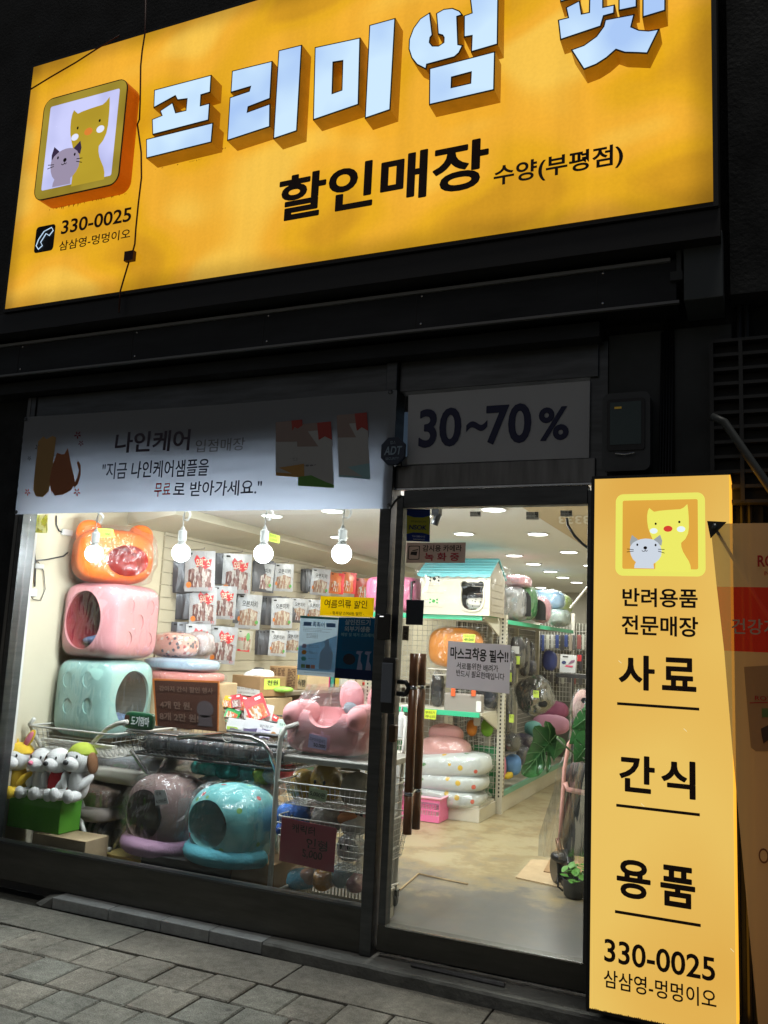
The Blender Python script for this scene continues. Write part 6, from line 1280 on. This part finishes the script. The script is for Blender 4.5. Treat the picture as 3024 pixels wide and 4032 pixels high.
MB().add([(hx1_-.004,hy0_,hz1),(hx1_-.004,hy1_,hz1),(hx1_-.004,ym,zt_-.01),(hx1_-.014,hy0_,hz1),(hx1_-.014,hy1_,hz1),(hx1_-.014,ym,zt_-.01)],[(0,1,2),(3,5,4),(0,3,4,1),(1,4,5,2),(2,5,3,0)]).build('gable',M_hs2,HS)
MB().blob((dc.x,hy0_+.15,hz0+.11),(.1,.1,.05),.7,24,12,wr=.01).build('checked_cushion',pattern('gingham',(.7,.68,.62),[(.06,.06,.06),(.7,.68,.62)],42,.33),HS,smooth=True)
MB().blob((dc.x,hy0_+.2,hz0+.17),(.11,.09,.04),.7,20,10,wr=.01).build('grey_blanket',M_dk,HS,smooth=True)
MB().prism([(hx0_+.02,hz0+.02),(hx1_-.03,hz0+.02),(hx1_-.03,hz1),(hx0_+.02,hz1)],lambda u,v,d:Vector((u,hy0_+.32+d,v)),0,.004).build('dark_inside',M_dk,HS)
text('Tiara Princess',lambda u,v:fH(u,v,-.06),dc.x-.06,dc.z-.125,dc.x+.08,dc.z-.10,M_paper,HS,bold=.01);text('sweet home for your pet',lambda u,v:fH(u,v,-.06),dc.x-.05,dc.z+.085,dc.x+.08,dc.z+.098,M_paper,HS)
wm=MB().blob((-2.44,3.4,1.985),(.40,.30,.235),.4,80,50,wr=.028,ws=6,seed=21);wm.build('plastic_wrap',film('house_film',base=.04,rid=.4,bs=8),HS)
soft('pet_carrier','pink soft pet carrier with black straps in plastic left of the pet house','pet carrier',(1462,2275,1662,2408),3.4,.2,mat('hot_pink',(.82,.22,.42),.6),.35,.004,wrap=M_film)
c,rx,rzz=bpx_(1462,2275,1662,2408,3.18)
o=[x for x in bpy.data.objects if x.name.startswith('pet_carrier')][0]
for px in(1540,1622):
    a=P(px,2290,'y',3.19);b=P(px-6,2400,'y',3.19);MB().tube([a+Vector((.02,.02,0)),a,b],.012,6).build('strap',M_blk,o)
# orange backpack, hanging black goods, pouch
soft('backpack_carrier','orange hard shell pet backpack in plastic behind the mask notice','backpack',(1693,2472,1897,2628),3.4,.09,mat('amber_shell',(.72,.27,.05),.4),.62,.0,wrap=M_film)
note([(1825,2496),(1872,2498),(1869,2531),(1822,2528)],3.28,M_note,'yellow green price note on the orange backpack carrier',[('49,000',(.1,.1,.9,.5),M_ink,.01),('우주선가방',(.1,.6,.95,.9),M_ink,0)])
mb=MB()
p=P(1690,2632,'y',3.3);q=P(1840,2640,'y',3.3)
basket('shelf_basket','white wire shelf basket below the orange backpack carrier',p.x,3.22,p.z-.05,q.x+.2,3.6,p.z,M_wire,.04)
blk=[(1700,2640,1745,2780,'black'),(1870,2590,1925,2760,'black'),(1905,2640,1960,2790,'charcoal'),(1840,2560,1880,2700,'dark'),(1930,2560,1965,2640,'smoky')]
for i,(a,b,c1,d,n_) in enumerate(blk):soft('hanging_pack','%s packaged harness in crinkled plastic, %s hanging on the end shelf mesh'%(n_,ordn[i]),'hanging pack',(a,b,c1,d),3.58,.04,mat('dkp%d'%(i%3),[(.02,.02,.024),(.035,.035,.04),(.015,.02,.03)][i%3],.5),.6,.008,wrap=M_film,group='dark packs hanging on the end shelf')
c,rx,rzz=bpx_(1755,2732,1896,2803,3.28);t=thing('grey_pouch','grey felt pouch with two orange handles and a white tag on the green edged shelf','pouch',(c.x,3.28,c.z-rzz))
MB().box((c.x-rx,3.24,c.z-rzz),(c.x+rx,3.34,c.z+rzz)).build('pouch_body',mat('felt_grey',(.30,.27,.25),.9),t,bev=.012)
for px in(1785,1865):p=P(px,2722,'y',3.235);MB().box((p.x-.018,3.228,p.z-.04),(p.x+.018,3.238,p.z+.04)).build('handle',mat('orange_web',(.75,.12,.03),.6),t)
p=P(1884,2782,'y',3.23);MB().prism(rrect(p.x-.022,p.z-.045,p.x+.022,p.z+.045,.01,3),lambda u,v,d:Vector((u,3.232-d,v)),-.002,0).build('swing_tag',M_paper,t)
note([(1670,2793),(1719,2796),(1715,2833),(1668,2829)],3.18,mat('note_bright',(.65,.78,.05),.7),'bright yellow note hanging from the lower green shelf edge',[('꾸러기',(.1,.55,.9,.85),M_ink,.01),('개나리',(.1,.12,.9,.42),M_ink,.01)])
# lower shelf
soft('cushion','white cushion printed with cherries in plastic, top of three on the base shelf','cushion',(1560,2965,1925,3065),3.38,.22,pattern('fruit_print',(.62,.68,.68),[(.62,.68,.68),(.7,.08,.05),(.62,.68,.68),(.75,.5,.05),(.1,.3,.12)],12,.27),.6,.01,wrap=M_film,tilt=-8)
soft('cushion','white cushion printed with lemons in plastic, middle of three on the base shelf','cushion',(1555,3035,1912,3110),3.36,.22,MATS['fruit_print'],.6,.01,wrap=M_film,tilt=-3)
soft('cushion','white cushion with small fruit print, bottom of three on the base shelf','cushion',(1552,3090,1905,3165),3.34,.22,MATS['fruit_print'],.6,.01,wrap=M_film2)
soft('pet_bed','pale pink plush pet seat in plastic on the fruit printed cushions','pet bed',(1655,2900,1850,3015),3.42,.14,mat('pale_pink',(.80,.42,.40),.8),.7,.006,wrap=M_film)
soft('pet_bed','round pale pink plush cushion behind the pink pet seat','pet bed',(1690,2850,1822,2930),3.52,.1,MATS['pale_pink'],.9,.005)
soft('toy_ball','orange hanging toy on the wire mesh left of the green one','toy',(1838,2835,1878,2898),3.62,.04,mat('orange_toy',(.65,.22,.02),.5),.9);soft('toy_ball','lime green hanging toy on the wire mesh','toy',(1895,2828,1942,2900),3.62,.04,mat('green_toy',(.15,.35,.02),.5),.9)
soft('hanging_pack','small white carded toy hanging above the orange toy','hanging pack',(1866,2800,1892,2858),3.6,.015,M_paper,.4)
# pink basket
c,rx,rzz=bpx_(1548,3138,1728,3243,2.95);PKB=thing('pink_basket','bright pink plastic basket with slotted sides on the floor by the cushions','basket',(c.x,2.95,FZ))
Mpk=mat('bright_pink',(.85,.20,.42),.4);z0_=FZ+.005;z1_=c.z+rzz;d_=.34
for i in range(18):
    for j in range(2):
        x=c.x-rx+.02+(2*rx-.04)*i/17;zz=z0_+.05+(z1_-z0_-.09)/2*j;hh=(z1_-z0_-.09)/2-.012
        if i<17:MB().box((x+.003,2.9505,zz),(x+.003+(2*rx-.04)/17*.42,2.956,zz+hh)).build('slat',Mpk,PKB)
MB().box((c.x-rx,2.95,z0_),(c.x+rx,2.957,z0_+.05)).box((c.x-rx,2.95,z1_-.035),(c.x+rx,2.957,z1_)).box((c.x-rx,2.95,z0_+.05+(z1_-z0_-.09)/2-.012),(c.x+rx,2.957,z0_+.05+(z1_-z0_-.09)/2)).build('front_frame',Mpk,PKB)
for x in(c.x-rx,c.x+rx-.006):MB().box((x,2.957,z0_),(x+.006,2.95+d_,z1_)).build('side_wall',Mpk,PKB)
MB().box((c.x-rx,2.95+d_-.006,z0_),(c.x+rx,2.95+d_,z1_)).box((c.x-rx+.007,2.958,z0_),(c.x+rx-.007,2.95+d_-.007,z0_+.006)).build('back_wall',Mpk,PKB)
MB().tube([(c.x-rx-.008,2.945,z1_),(c.x+rx+.008,2.945,z1_),(c.x+rx+.008,2.955+d_,z1_),(c.x-rx-.008,2.955+d_,z1_)],.011,8,closed=True).build('rim',mat('rim_pink',(.85,.42,.55),.4),PKB,smooth=True)
# pump bottle behind the door post
p=P(1578,2905,'y',1.0);t=thing('pump_bottle','white pump bottle seen just right of the door stile','bottle',p)
MB().lathe([(.001,0),(.04,0),(.042,.01),(.042,.10),(.03,.125),(.014,.135),(.014,.15),(.001,.15)],p,18).build('bottle',M_white,t,smooth=True);MB().tube([p+Vector((0,0,.15)),p+Vector((0,0,.185)),p+Vector((.035,-.01,.19)),p+Vector((.045,-.01,.175))],.007).build('pump_head',M_white,t,smooth=True)
basket('wire_basket','small cream wire basket under the white pump bottle',p.x-.2,.9,p.z-.1,p.x+.045,1.2,p.z+.0,M_wire,.03)
o=MB().box((p.x-.2,.88,FZ),(p.x-.17,.9,p.z-.1)).box((p.x+.02,.88,FZ),(p.x+.05,.9,p.z-.1)).box((p.x-.2,.88,p.z-.115),(p.x+.05,1.2,p.z-.1)).build('small_stand',M_wire,loc=(p.x,.9,FZ));tag(o,'cream stand below the small wire basket','stand')
# ------------------------------------------------------------------ aisle goods
top=[((2003,2268,2082,2312),4.25,(.75,.35,.42),'pink patterned pet carrier, topmost on the aisle shelf',.0,.55),((1992,2310,2068,2442),4.2,(.35,.36,.38),'grey pet carrier bagged in plastic beside the pet house',.02,.6),((2035,2312,2105,2440),4.45,(.02,.25,.05),'green and black pet carrier in plastic on the aisle shelf',0,.6),((2095,2352,2160,2452),4.8,(.55,.25,.30),'pink arched pet carrier on the aisle shelf',0,.7),((2095,2325,2215,2400),5.6,(.3,.5,.75),'pale blue bagged carrier at the back of the aisle shelf',.02,.7),((2165,2400,2235,2465),5.6,(.4,.5,.48),'clear bagged carrier near the far end of the aisle shelf',.02,.6),((2190,2345,2248,2420),6.2,(.4,.55,.15),'lime green carrier at the far end of the aisle shelf',0,.8)]
for i,(r,y,cc,lb_,wr,e) in enumerate(top):
    t=soft('pet_carrier',lb_,'pet carrier',r,y,.2,mat('tc%d'%i,cc,.7,var=.25,vs_=10),e,wr,wrap=M_film2,group='pet carriers on the aisle shelf')
    c,rx,rzz=bpx_(*r,y)
    if i in(2,3):MB().prism([(c.y*0+u*.14,v*rzz) for u,v in [(-.7,-.85)]+[(.7*math.cos(a)*-1,.1+.65*math.sin(a)) for a in [math.pi*k/8 for k in range(9)]]+[(.7,-.85)]],lambda u,v,d:c+Vector((u+rx*.1,-.21-d,v)),0,.003).build('mesh_window',M_blk,t)
random.seed(11)
hang=[(1965,2470,2008,2600,4.0),(2008,2505,2065,2630,4.1),(1990,2560,2030,2700,3.95),(2045,2510,2085,2660,4.6),(2080,2530,2105,2650,5.),(2062,2600,2110,2660,4.9)]
for i,(a,b,c1,d,y) in enumerate(hang):
    t=soft('hanging_bag','dark %s in plastic hanging on the aisle rack, %s from the end shelf'%(['coat','harness','leash set','coat','cover','pouch'][i],ordn[i]),'hanging bag',(a,b,c1,d),y,.05,mat('hb%d'%(i%3),[(.015,.015,.018),(.03,.03,.035),(.02,.02,.04)][i%3],.5),.7,.008,wrap=M_film,group='dark bags hanging along the aisle')
    if i<3:
        c,rx,rzz=bpx_(a,b,c1,d,y);MB().box((c.x-rx*.5,y-.07,c.z-rzz*.1),(c.x+rx*.5,y-.066,c.z+rzz*.35)).build('card',M_paper,t);MB().box((c.x-rx*.4,y-.07,c.z-rzz*.75),(c.x+rx*.6,y-.066,c.z-rzz*.25)).build('price_note',M_note,t)
soft('hanging_bag','long black coat in plastic with a yellow note, lower on the aisle rack','hanging bag',(1965,2700,2015,2885),3.95,.06,M_dk,.6,.008,wrap=M_film)
soft('hanging_bag','dark green coat bulging in a clear bag with a green note','hanging bag',(2040,2670,2168,2805),4.5,.12,M_dk,.7,.02,wrap=M_filmW,tilt=-25)
note([(2100,2718),(2122,2720),(2122,2748),(2100,2746)],4.2,M_note,'small lime note on the bulging dark bag',[('할인',(.1,.5,.9,.9),M_ink,0)])
note([(2006,2812),(2024,2814),(2022,2846),(2004,2844)],3.8,M_note,'small lime note low on the long black bag',[('특가',(.1,.5,.9,.9),M_ink,0)])
low=[((1955,2885,2045,2960),4.2,(.05,.05,.05),'black and white plastic parcel',1),((1925,2965,1960,3060),3.9,(.5,.05,.06),'red stacked bowls',0),((1958,2972,1988,3080),4.0,(.55,.18,.28),'pink stacked bowls',0),((1990,2972,2048,3052),4.3,(.12,.28,.60),'bright blue plastic bowl',0),((1985,3040,2015,3068),4.1,(.7,.5,.03),'yellow plastic scoop',0),((2035,2940,2085,3010),4.7,(.08,.08,.1),'dark bundle in plastic',1),((2070,2840,2130,2900),5.2,(.15,.38,.36),'teal plush cushion',0),((2110,2760,2235,2830),6.5,(.36,.10,.20),'dark mauve plush bed',0),((2100,2815,2240,2890),6.2,(.60,.28,.42),'pale mauve plush bed',0),((2020,2890,2100,2960),5.0,(.06,.05,.09),'dark folded coat',1),((2140,2560,2190,2640),6.0,(.03,.05,.22),'navy packs',0)]
for r,y,cc,lb_,w_ in low:soft('shelf_item',lb_+' on the lower aisle shelving','shop goods',r,y,.1,mat('lo'+lb_[:9],cc,.6),.8,.01,wrap=M_film if w_ else None)
# back rack
RK=thing('back_rack','tall wire display rack of small hanging packs at the end of the aisle','display rack',(-2.3,7.0,FZ))
ra=P(2110,2480,'y',7.);rb=P(2345,2480,'y',7.);rzb=P(2200,2760,'y',7.).z
mb=MB()
for i in range(20):x=ra.x+(rb.x-ra.x)*i/19;mb.box((x-.003,7,rzb),(x+.003,7.005,ra.z+.1))
for i in range(16):z=rzb+(ra.z-rzb)*i/15;mb.box((ra.x,7.006,z-.003),(rb.x,7.011,z+.003))
o=mb.build('mesh_grid',M_wire,RK);o['kind']='stuff'
MB().box((ra.x-.02,7.03,FZ),(rb.x,7.1,ra.z+.1)).build('rack_back',mat('rack_back_m',(.16,.155,.13),.7),RK)
for x in(ra.x,P(2258,2500,'y',7.).x,rb.x):MB().box((x-.02,6.96,FZ),(x+.02,7.0,ra.z+.22)).build('rack_post',M_wire,RK)
k=0;proto_=None
for row,(y0_,h_,n_) in enumerate(((2500,62,12),(2575,66,9),(2655,40,9))):
    for i in range(n_):
        px=2118+i*(210/n_)+random.uniform(-2,2)
        if 2195<px<2272 and row>=1 and row<2:continue
        cc,rx,rzz=bpx_(px,y0_,px+random.uniform(9,15),y0_+h_*random.uniform(.75,1.05),6.9)
        cl=random.choice([(.5,.5,.5),(.12,.12,.13),(.06,.06,.07),(.35,.3,.25),(.05,.08,.25),(.3,.1,.1),(.55,.55,.5)])
        o=MB().box((cc.x-rx,6.88,cc.z-rzz),(cc.x+rx,6.9,cc.z+rzz)).build('hanging_pack',mat('hp'+str(cl[0]),cl,.4),loc=cc,bev=.003)
        tag(o,'thin hanging pack, %s in the %s row of the back rack'%(ordn[i],['upper','middle','lower'][row]),'hanging pack','packs hanging on the back rack')
o,fn=sheet('device_box',[(2207,2576),(2269,2581),(2265,2650),(2203,2646)],5.2,M_paper,'white product box with a grooming tool picture at the end of the aisle','product box',th=.06)
A2([(.15,.85),(.5,.85),(.5,.92),(.15,.92)],M_ink);A2(ellip(.25,.55,.14,.1),mat('print_navy2',(.05,.07,.2),.5),'printed_disc',.001);A2([(.5,.45),(.9,.6),(.95,.75),(.7,.7)],mat('print_mauve',(.3,.15,.25),.5),'printed_tool',.001);A2([(.3,.32),(.8,.3),(.85,.4),(.4,.42)],mat('print_hotpink',(.8,.1,.2),.5),'printed_flash',.001)
o,fn=sheet('red_card',[(2273,2578),(2290,2579),(2289,2604),(2272,2603)],5.2,mat('red_card_m',(.5,.02,.03),.5),'small red card beside the white product box','card')
o=MB().box((P(2205,2655,'y',5.2).x,5.0,P(2205,2665,'y',5.2).z),(P(2330,2655,'y',5.2).x,5.4,P(2205,2650,'y',5.2).z)).build('dark_ledge',M_blk,loc=(-1.9,5.2,1.3));tag(o,'dark ledge under the white product box','shelf')
MB().box((P(2268,2655,'y',5.2).x,5.0,FZ),(P(2274,2655,'y',5.2).x,5.03,P(2205,2665,'y',5.2).z)).build('ledge_leg',M_blk,o)
o=MB().tube([P(2245,2395,'y',5.),P(2318,2305,'y',5.)],.012,8).build('ceiling_rail',M_wire,loc=(-1.6,5.,2.));tag(o,'slanting white rail at the right end of the aisle ceiling','rail')
o=MB().tube([P(2232,2040,'y',.1),P(2236,2068,'y',.1),P(2262,2110,'y',.1),P(2292,2140,'y',.1),P(2335,2172,'y',.1)],.0065,8).build('door_cable',M_blk,smooth=True,loc=(-.8,.1,2.));tag(o,'black cable looping behind the glass at the top right of the door','cable')
c=P(1718,2030,'y',.35);t=thing('security_camera','small black security camera hanging from the ceiling behind the door','camera',c);MB().box(tuple(c+Vector((-.02,-.02,-.0))),tuple(c+Vector((.02,.03,.06)))).build('mount',M_blk,t);MB().tube([c+Vector((-.01,0,-.05)),c+Vector((.012,0,.01))],.02,12).build('camera_body',M_blk,t,smooth=True)
# ------------------------------------------------------------------ stroller, plants, cardboard on the right
cq=[P(*p,'z',FZ+.002) for p in((2030,3458),(2092,3388),(2340,3395),(2262,3508))]
o=MB().prism([(p.x,p.y) for p in cq],lambda u,v,d:Vector((u,v,FZ+.001+d)),0,.008).build('cardboard_sheet',M_cardL,loc=cq[0]);tag(o,'flattened pale cardboard sheet on the shop floor under the stroller','cardboard sheet')
cq=[P(*p,'z',FZ+.012) for p in((2140,3432),(2195,3330),(2330,3340),(2300,3460))]
o=MB().prism([(p.x,p.y) for p in cq],lambda u,v,d:Vector((u,v,FZ+.0095+d)),0,.006).build('cardboard_sheet',M_card,loc=cq[0]);tag(o,'second brown cardboard sheet overlapping the pale one','cardboard sheet')
tr=[P(*p,'z',FZ+.006) for p in((1574,3503),(1648,3440),(1842,3480))]
o=MB().tube(tr,.006,5).build('floor_trim',M_cardL,loc=tr[1]);tag(o,'thin worn metal trim strip in an L on the shop floor','floor trim')
SY=1.75
S_=thing('pet_stroller','black and pale pink pet stroller wrapped in clear plastic by the door','stroller',(-1.1,SY,FZ))
Mtr=mat('stroller_trim',(.70,.36,.32),.6);Mfb=mat('stroller_fabric',(.018,.018,.02),.7)
c,rx,rzz=bpx_(2222,3010,2345,3360,SY)
MB().blob(c,(rx,.14,rzz),.5,30,20,wr=.008).build('fabric_body',Mfb,S_,smooth=True)
def st(p0,p1,w_,nm='trim'):MB().tube([P(*p,'y',SY-.16) for p in (p0 if isinstance(p0,list) else [p0,p1])],w_,8).build(nm,Mtr,S_,smooth=True)
st([(2225,3080),(2235,3108),(2290,3120),(2335,3128)],None,.016);st([(2335,2850),(2280,2880),(2240,2930),(2222,3030),(2215,3150),(2205,3300)],None,.012)
c2,rx2,rz2=bpx_(2262,2720,2350,2860,SY);MB().blob(c2,(rx2,.15,rz2),.8,24,16,wr=.015).build('hood',mat('hood_pink',(.72,.45,.42),.8),S_,smooth=True)
p=P(2300,2758,'y',SY-.16);MB().lathe([(.001,-.004),(.018,-.004),(.018,.004),(.001,.004)],p,14,M=Matrix.Rotation(R(90),3,'X')).build('hood_button',M_blk,S_)
for px in(2190,2226):
    wc=P(px,3425,'y',SY-.15+(.08 if px<2200 else 0));rr=wc.z-FZ-.004
    w_=MB().lathe([(rr*.6,-.018),(rr*.95,-.018),(rr,-.01),(rr,.01),(rr*.95,.018),(rr*.6,.018)],(wc.x,wc.y,FZ+rr+.012),26,M=rz(-60)@Matrix.Rotation(R(90),3,'X')).build('wheel',M_blk,S_,smooth=False,bev=.003)
MB().tube([P(2196,3300,'y',SY-.12),P(2205,3350,'y',SY-.12),P(2210,3400,'y',SY-.12)],.017,10).build('fork',mat('copper',(.55,.28,.2),.25,.8),S_,smooth=True)
MB().blob(P(2215,3375,'y',SY-.14),(.075,.06,.035),.9,16,8).build('mudguard',M_blk,S_,smooth=True)
pl=[[(2262,2715),(2350,2700)],[(2238,2790),(2350,2780)],[(2240,2880),(2350,2880)],[(2225,2960),(2350,2960)],[(2190,3040),(2350,3060)],[(2180,3110),(2350,3150)],[(2150,3200),(2350,3250)],[(2122,3290),(2350,3340)],[(2118,3370),(2340,3410)]]
def cov(u,v):
    f_=v*(len(pl)-1);i=min(int(f_),len(pl)-2);k_=f_-i
    l=Vector(pl[i][0]).lerp(Vector(pl[i+1][0]),k_);r=Vector(pl[i][1]).lerp(Vector(pl[i+1][1]),k_);q_=l.lerp(r,u)
    return P(q_.x,q_.y,'y',SY-.2-.03*math.sin(u*9+v*4)+.1*(1-u)**3)
MB().grid(cov,26,40).build('plastic_cover',film('cover_film',tint=(.80,.82,.85),base=.3,rid=.8,bs=7,stretch=(3,3,.5)),S_,smooth=True)
M_leaf=mat('monstera_leaf',(.05,.20,.05),.32,var=.3,vs_=6,coat=.2);M_stem=mat('leaf_stem',(.07,.1,.04),.5)
MP=thing('monstera_plant','large monstera plant with split leaves inside the door on the right','plant',(-.85,.8,FZ))
def leaf(base,tip,wd,y0_,y1_,notch=6,seed=1):
    a=P(*base,'y',y0_);b=P(*tip,'y',y1_);ax=(b-a);L_=ax.length;ax.normalize();n=Vector((.35,-.9,.25)).normalized();sd=ax.cross(n).normalized();n=sd.cross(ax)
    mb=MB();N=64;rs=random.Random(seed)
    for s_ in(-1,1):
        pts=[]
        for i in range(N+1):
            t_=i/N;w_=wd*math.sin(math.pi*min(1,t_**.62))**.75*(1 if t_<.5 else (1-((t_-.5)/.5)**3*.35))
            ct=abs(math.sin(t_*notch*math.pi+s_*.4));w2=w_*(1-.62*(ct>.985)*(.3<t_<.85))
            pts.append((t_-.10*math.sin(math.pi*t_)*0,w2))
        k=len(mb.v)
        for t_,w_ in pts:
            c_=a+ax*(L_*t_)-n*(.035*L_*math.sin(t_*3.1)*-1+.10*L_*t_*t_)
            for j in range(4):
                u=j/3;mb.v.append(tuple(c_+sd*s_*w_*u-n*(.10*w_*u*u*1.6)+ax*(-.16*w_*u)))
        for i in range(N):
            for j in range(3):
                q_=(k+i*4+j,k+i*4+j+1,k+(i+1)*4+j+1,k+(i+1)*4+j);mb.f.append(q_ if s_>0 else q_[::-1]);mb.m.append(0)
    o=mb.build('leaf',M_leaf,MP,smooth=True)
    vn=MB();rib=[a+ax*(L_*t_)-n*(.035*L_*math.sin(t_*3.1)*-1+.10*L_*t_*t_)+n*.003 for t_ in [i/12 for i in range(12)]]
    vn.tube(rib,[.004*(1-i/13) for i in range(12)],5).build('midrib',mat('vein',(.12,.25,.08),.5),o,smooth=True)
K=lambda x,y:(1500+x*.5124,2650+y*.5124)
def bend(x,y):px,py=K(x,y);return P(px,py,'y',.66+.0006*(px-2060)+.05*math.sin((y-370)/430*3.1))
ol=[(1345,470),(1338,425),(1300,378),(1262,368),(1252,392),(1256,415),(1215,402),(1180,408),(1164,440),(1170,478),(1166,520),(1148,560),(1128,600),(1116,640),(1108,682),(1086,712),(1075,748),(1078,772),(1102,794),(1140,805),(1168,803),(1212,788),(1240,760),(1256,735),(1266,708),(1258,668),(1262,620),(1268,604),(1276,604),(1280,640),(1270,700),(1272,772),(1290,758),(1306,722),(1308,680),(1300,640),(1306,636),(1322,668),(1330,690),(1345,640),(1352,590),(1342,560),(1356,555),(1362,515),(1350,490)]
den=[]
for (xa,ya),(xb,yb) in zip(ol,ol[1:]+ol[:1]):
    for k_ in range(3):den.append((xa+(xb-xa)*k_/3,ya+(yb-ya)*k_/3))
lm=MB().prism([(x,-y) for x,y in den],lambda u,v,d:bend(u,-v)+Vector((0,d,0)),0,.0015)
lf=lm.build('leaf',M_leaf,MP,smooth=True)
for vp in(((1345,475),(1290,540),(1230,610),(1160,700),(1090,785)),((1290,540),(1230,470),(1185,420)),((1255,580),(1195,540),(1166,530)),((1230,610),(1170,610),(1125,620)),((1195,655),(1150,680),(1105,700)),((1290,540),(1300,450),(1280,385)),((1300,530),(1335,580),(1345,620)),((1255,580),(1270,690),(1280,760)),((1230,610),(1245,690),(1245,740)),((1195,655),(1200,720),(1200,780))):
    MB().tube([bend(*q_)+Vector((0,-.002,0)) for q_ in vp],.0022,4).build('vein',mat('vein',(.13,.3,.1),.5),lf,smooth=True)
leaf((2196,2900),(2180,2990),.05,.8,.75,3,4)
leaf((2335,2810),(2248,2872),.05,.6,.62,4,5);leaf((2340,2850),(2240,2930),.06,.65,.62,5,6);leaf((2340,2900),(2262,3002),.07,.55,.5,5,7);leaf((2345,2780),(2290,2800),.04,.6,.6,3,9)
for pts in([(2190,2905),(2240,2950),(2290,2990),(2350,3040)],[(2335,2810),(2360,2900),(2370,3040)],[(2340,2850),(2365,2960)],[(2340,2900),(2370,3000)]):MB().tube([P(*p,'y',.72) for p in pts]+[Vector((-.76,.75,.75)),Vector((-.77,.78,.3))],.0055,6).build('stem',M_stem,MP,smooth=True)
MB().lathe([(.06,FZ),(.085,FZ+.2),(.09,FZ+.2),(.08,FZ+.18),(.001,FZ+.17)],(-.775,.8,0),20).build('plant_pot',M_blk,MP,smooth=False)
pc=P(2262,3535,'z',FZ);PT=thing('potted_plant','small leafy plant in a round dark pot on the shop floor','plant',pc)
MB().lathe([(.045,0),(.062,.015),(.07,.1),(.072,.105),(.066,.105),(.06,.09),(.001,.088)],pc,24).build('pot',mat('pot_dark',(.03,.032,.034),.5),PT,smooth=True)
MB().tube([pc+Vector((-.065,-.01,.09)),pc+Vector((-.10,-.01,.12)),pc+Vector((-.095,-.01,.05)),pc+Vector((-.065,-.01,.03))],.006,8).build('pot_handle',M_blk,PT,smooth=True)
rs=random.Random(5);M_lf=mat('small_leaf',(.09,.27,.04),.5,var=.3,vs_=20)
for i in range(34):
    a=rs.uniform(0,6.28);r_=rs.uniform(.01,.085);c_=pc+Vector((r_*math.cos(a),r_*math.sin(a),.125+rs.uniform(0,.07)-r_*.25));q_=rs.uniform(.016,.028)
    M=Matrix.Rotation(a,3,'Z')@Matrix.Rotation(R(rs.uniform(-10,60)),3,'Y')
    mb=MB();pts=[(-1,0),(-.5,.75),(.1,.95),(.7,.6),(1.05,0),(.7,-.6),(.1,-.95),(-.5,-.75)]
    mb.add([c_+M@Vector((x*q_,y*q_,.15*q_*(abs(y)))) for x,y in pts]+[c_],[(8,j,(j+1)%8) for j in range(8)]);mb.build('leaf',M_lf,PT,smooth=True)
sb=MB()
for i in range(12):
    a=i*.52;sb.tube([pc+Vector((0,0,.08)),pc+Vector((.04*math.cos(a),.04*math.sin(a),.14))],.002,4)
o=sb.build('stem_cluster',M_stem,PT);o['kind']='stuff'
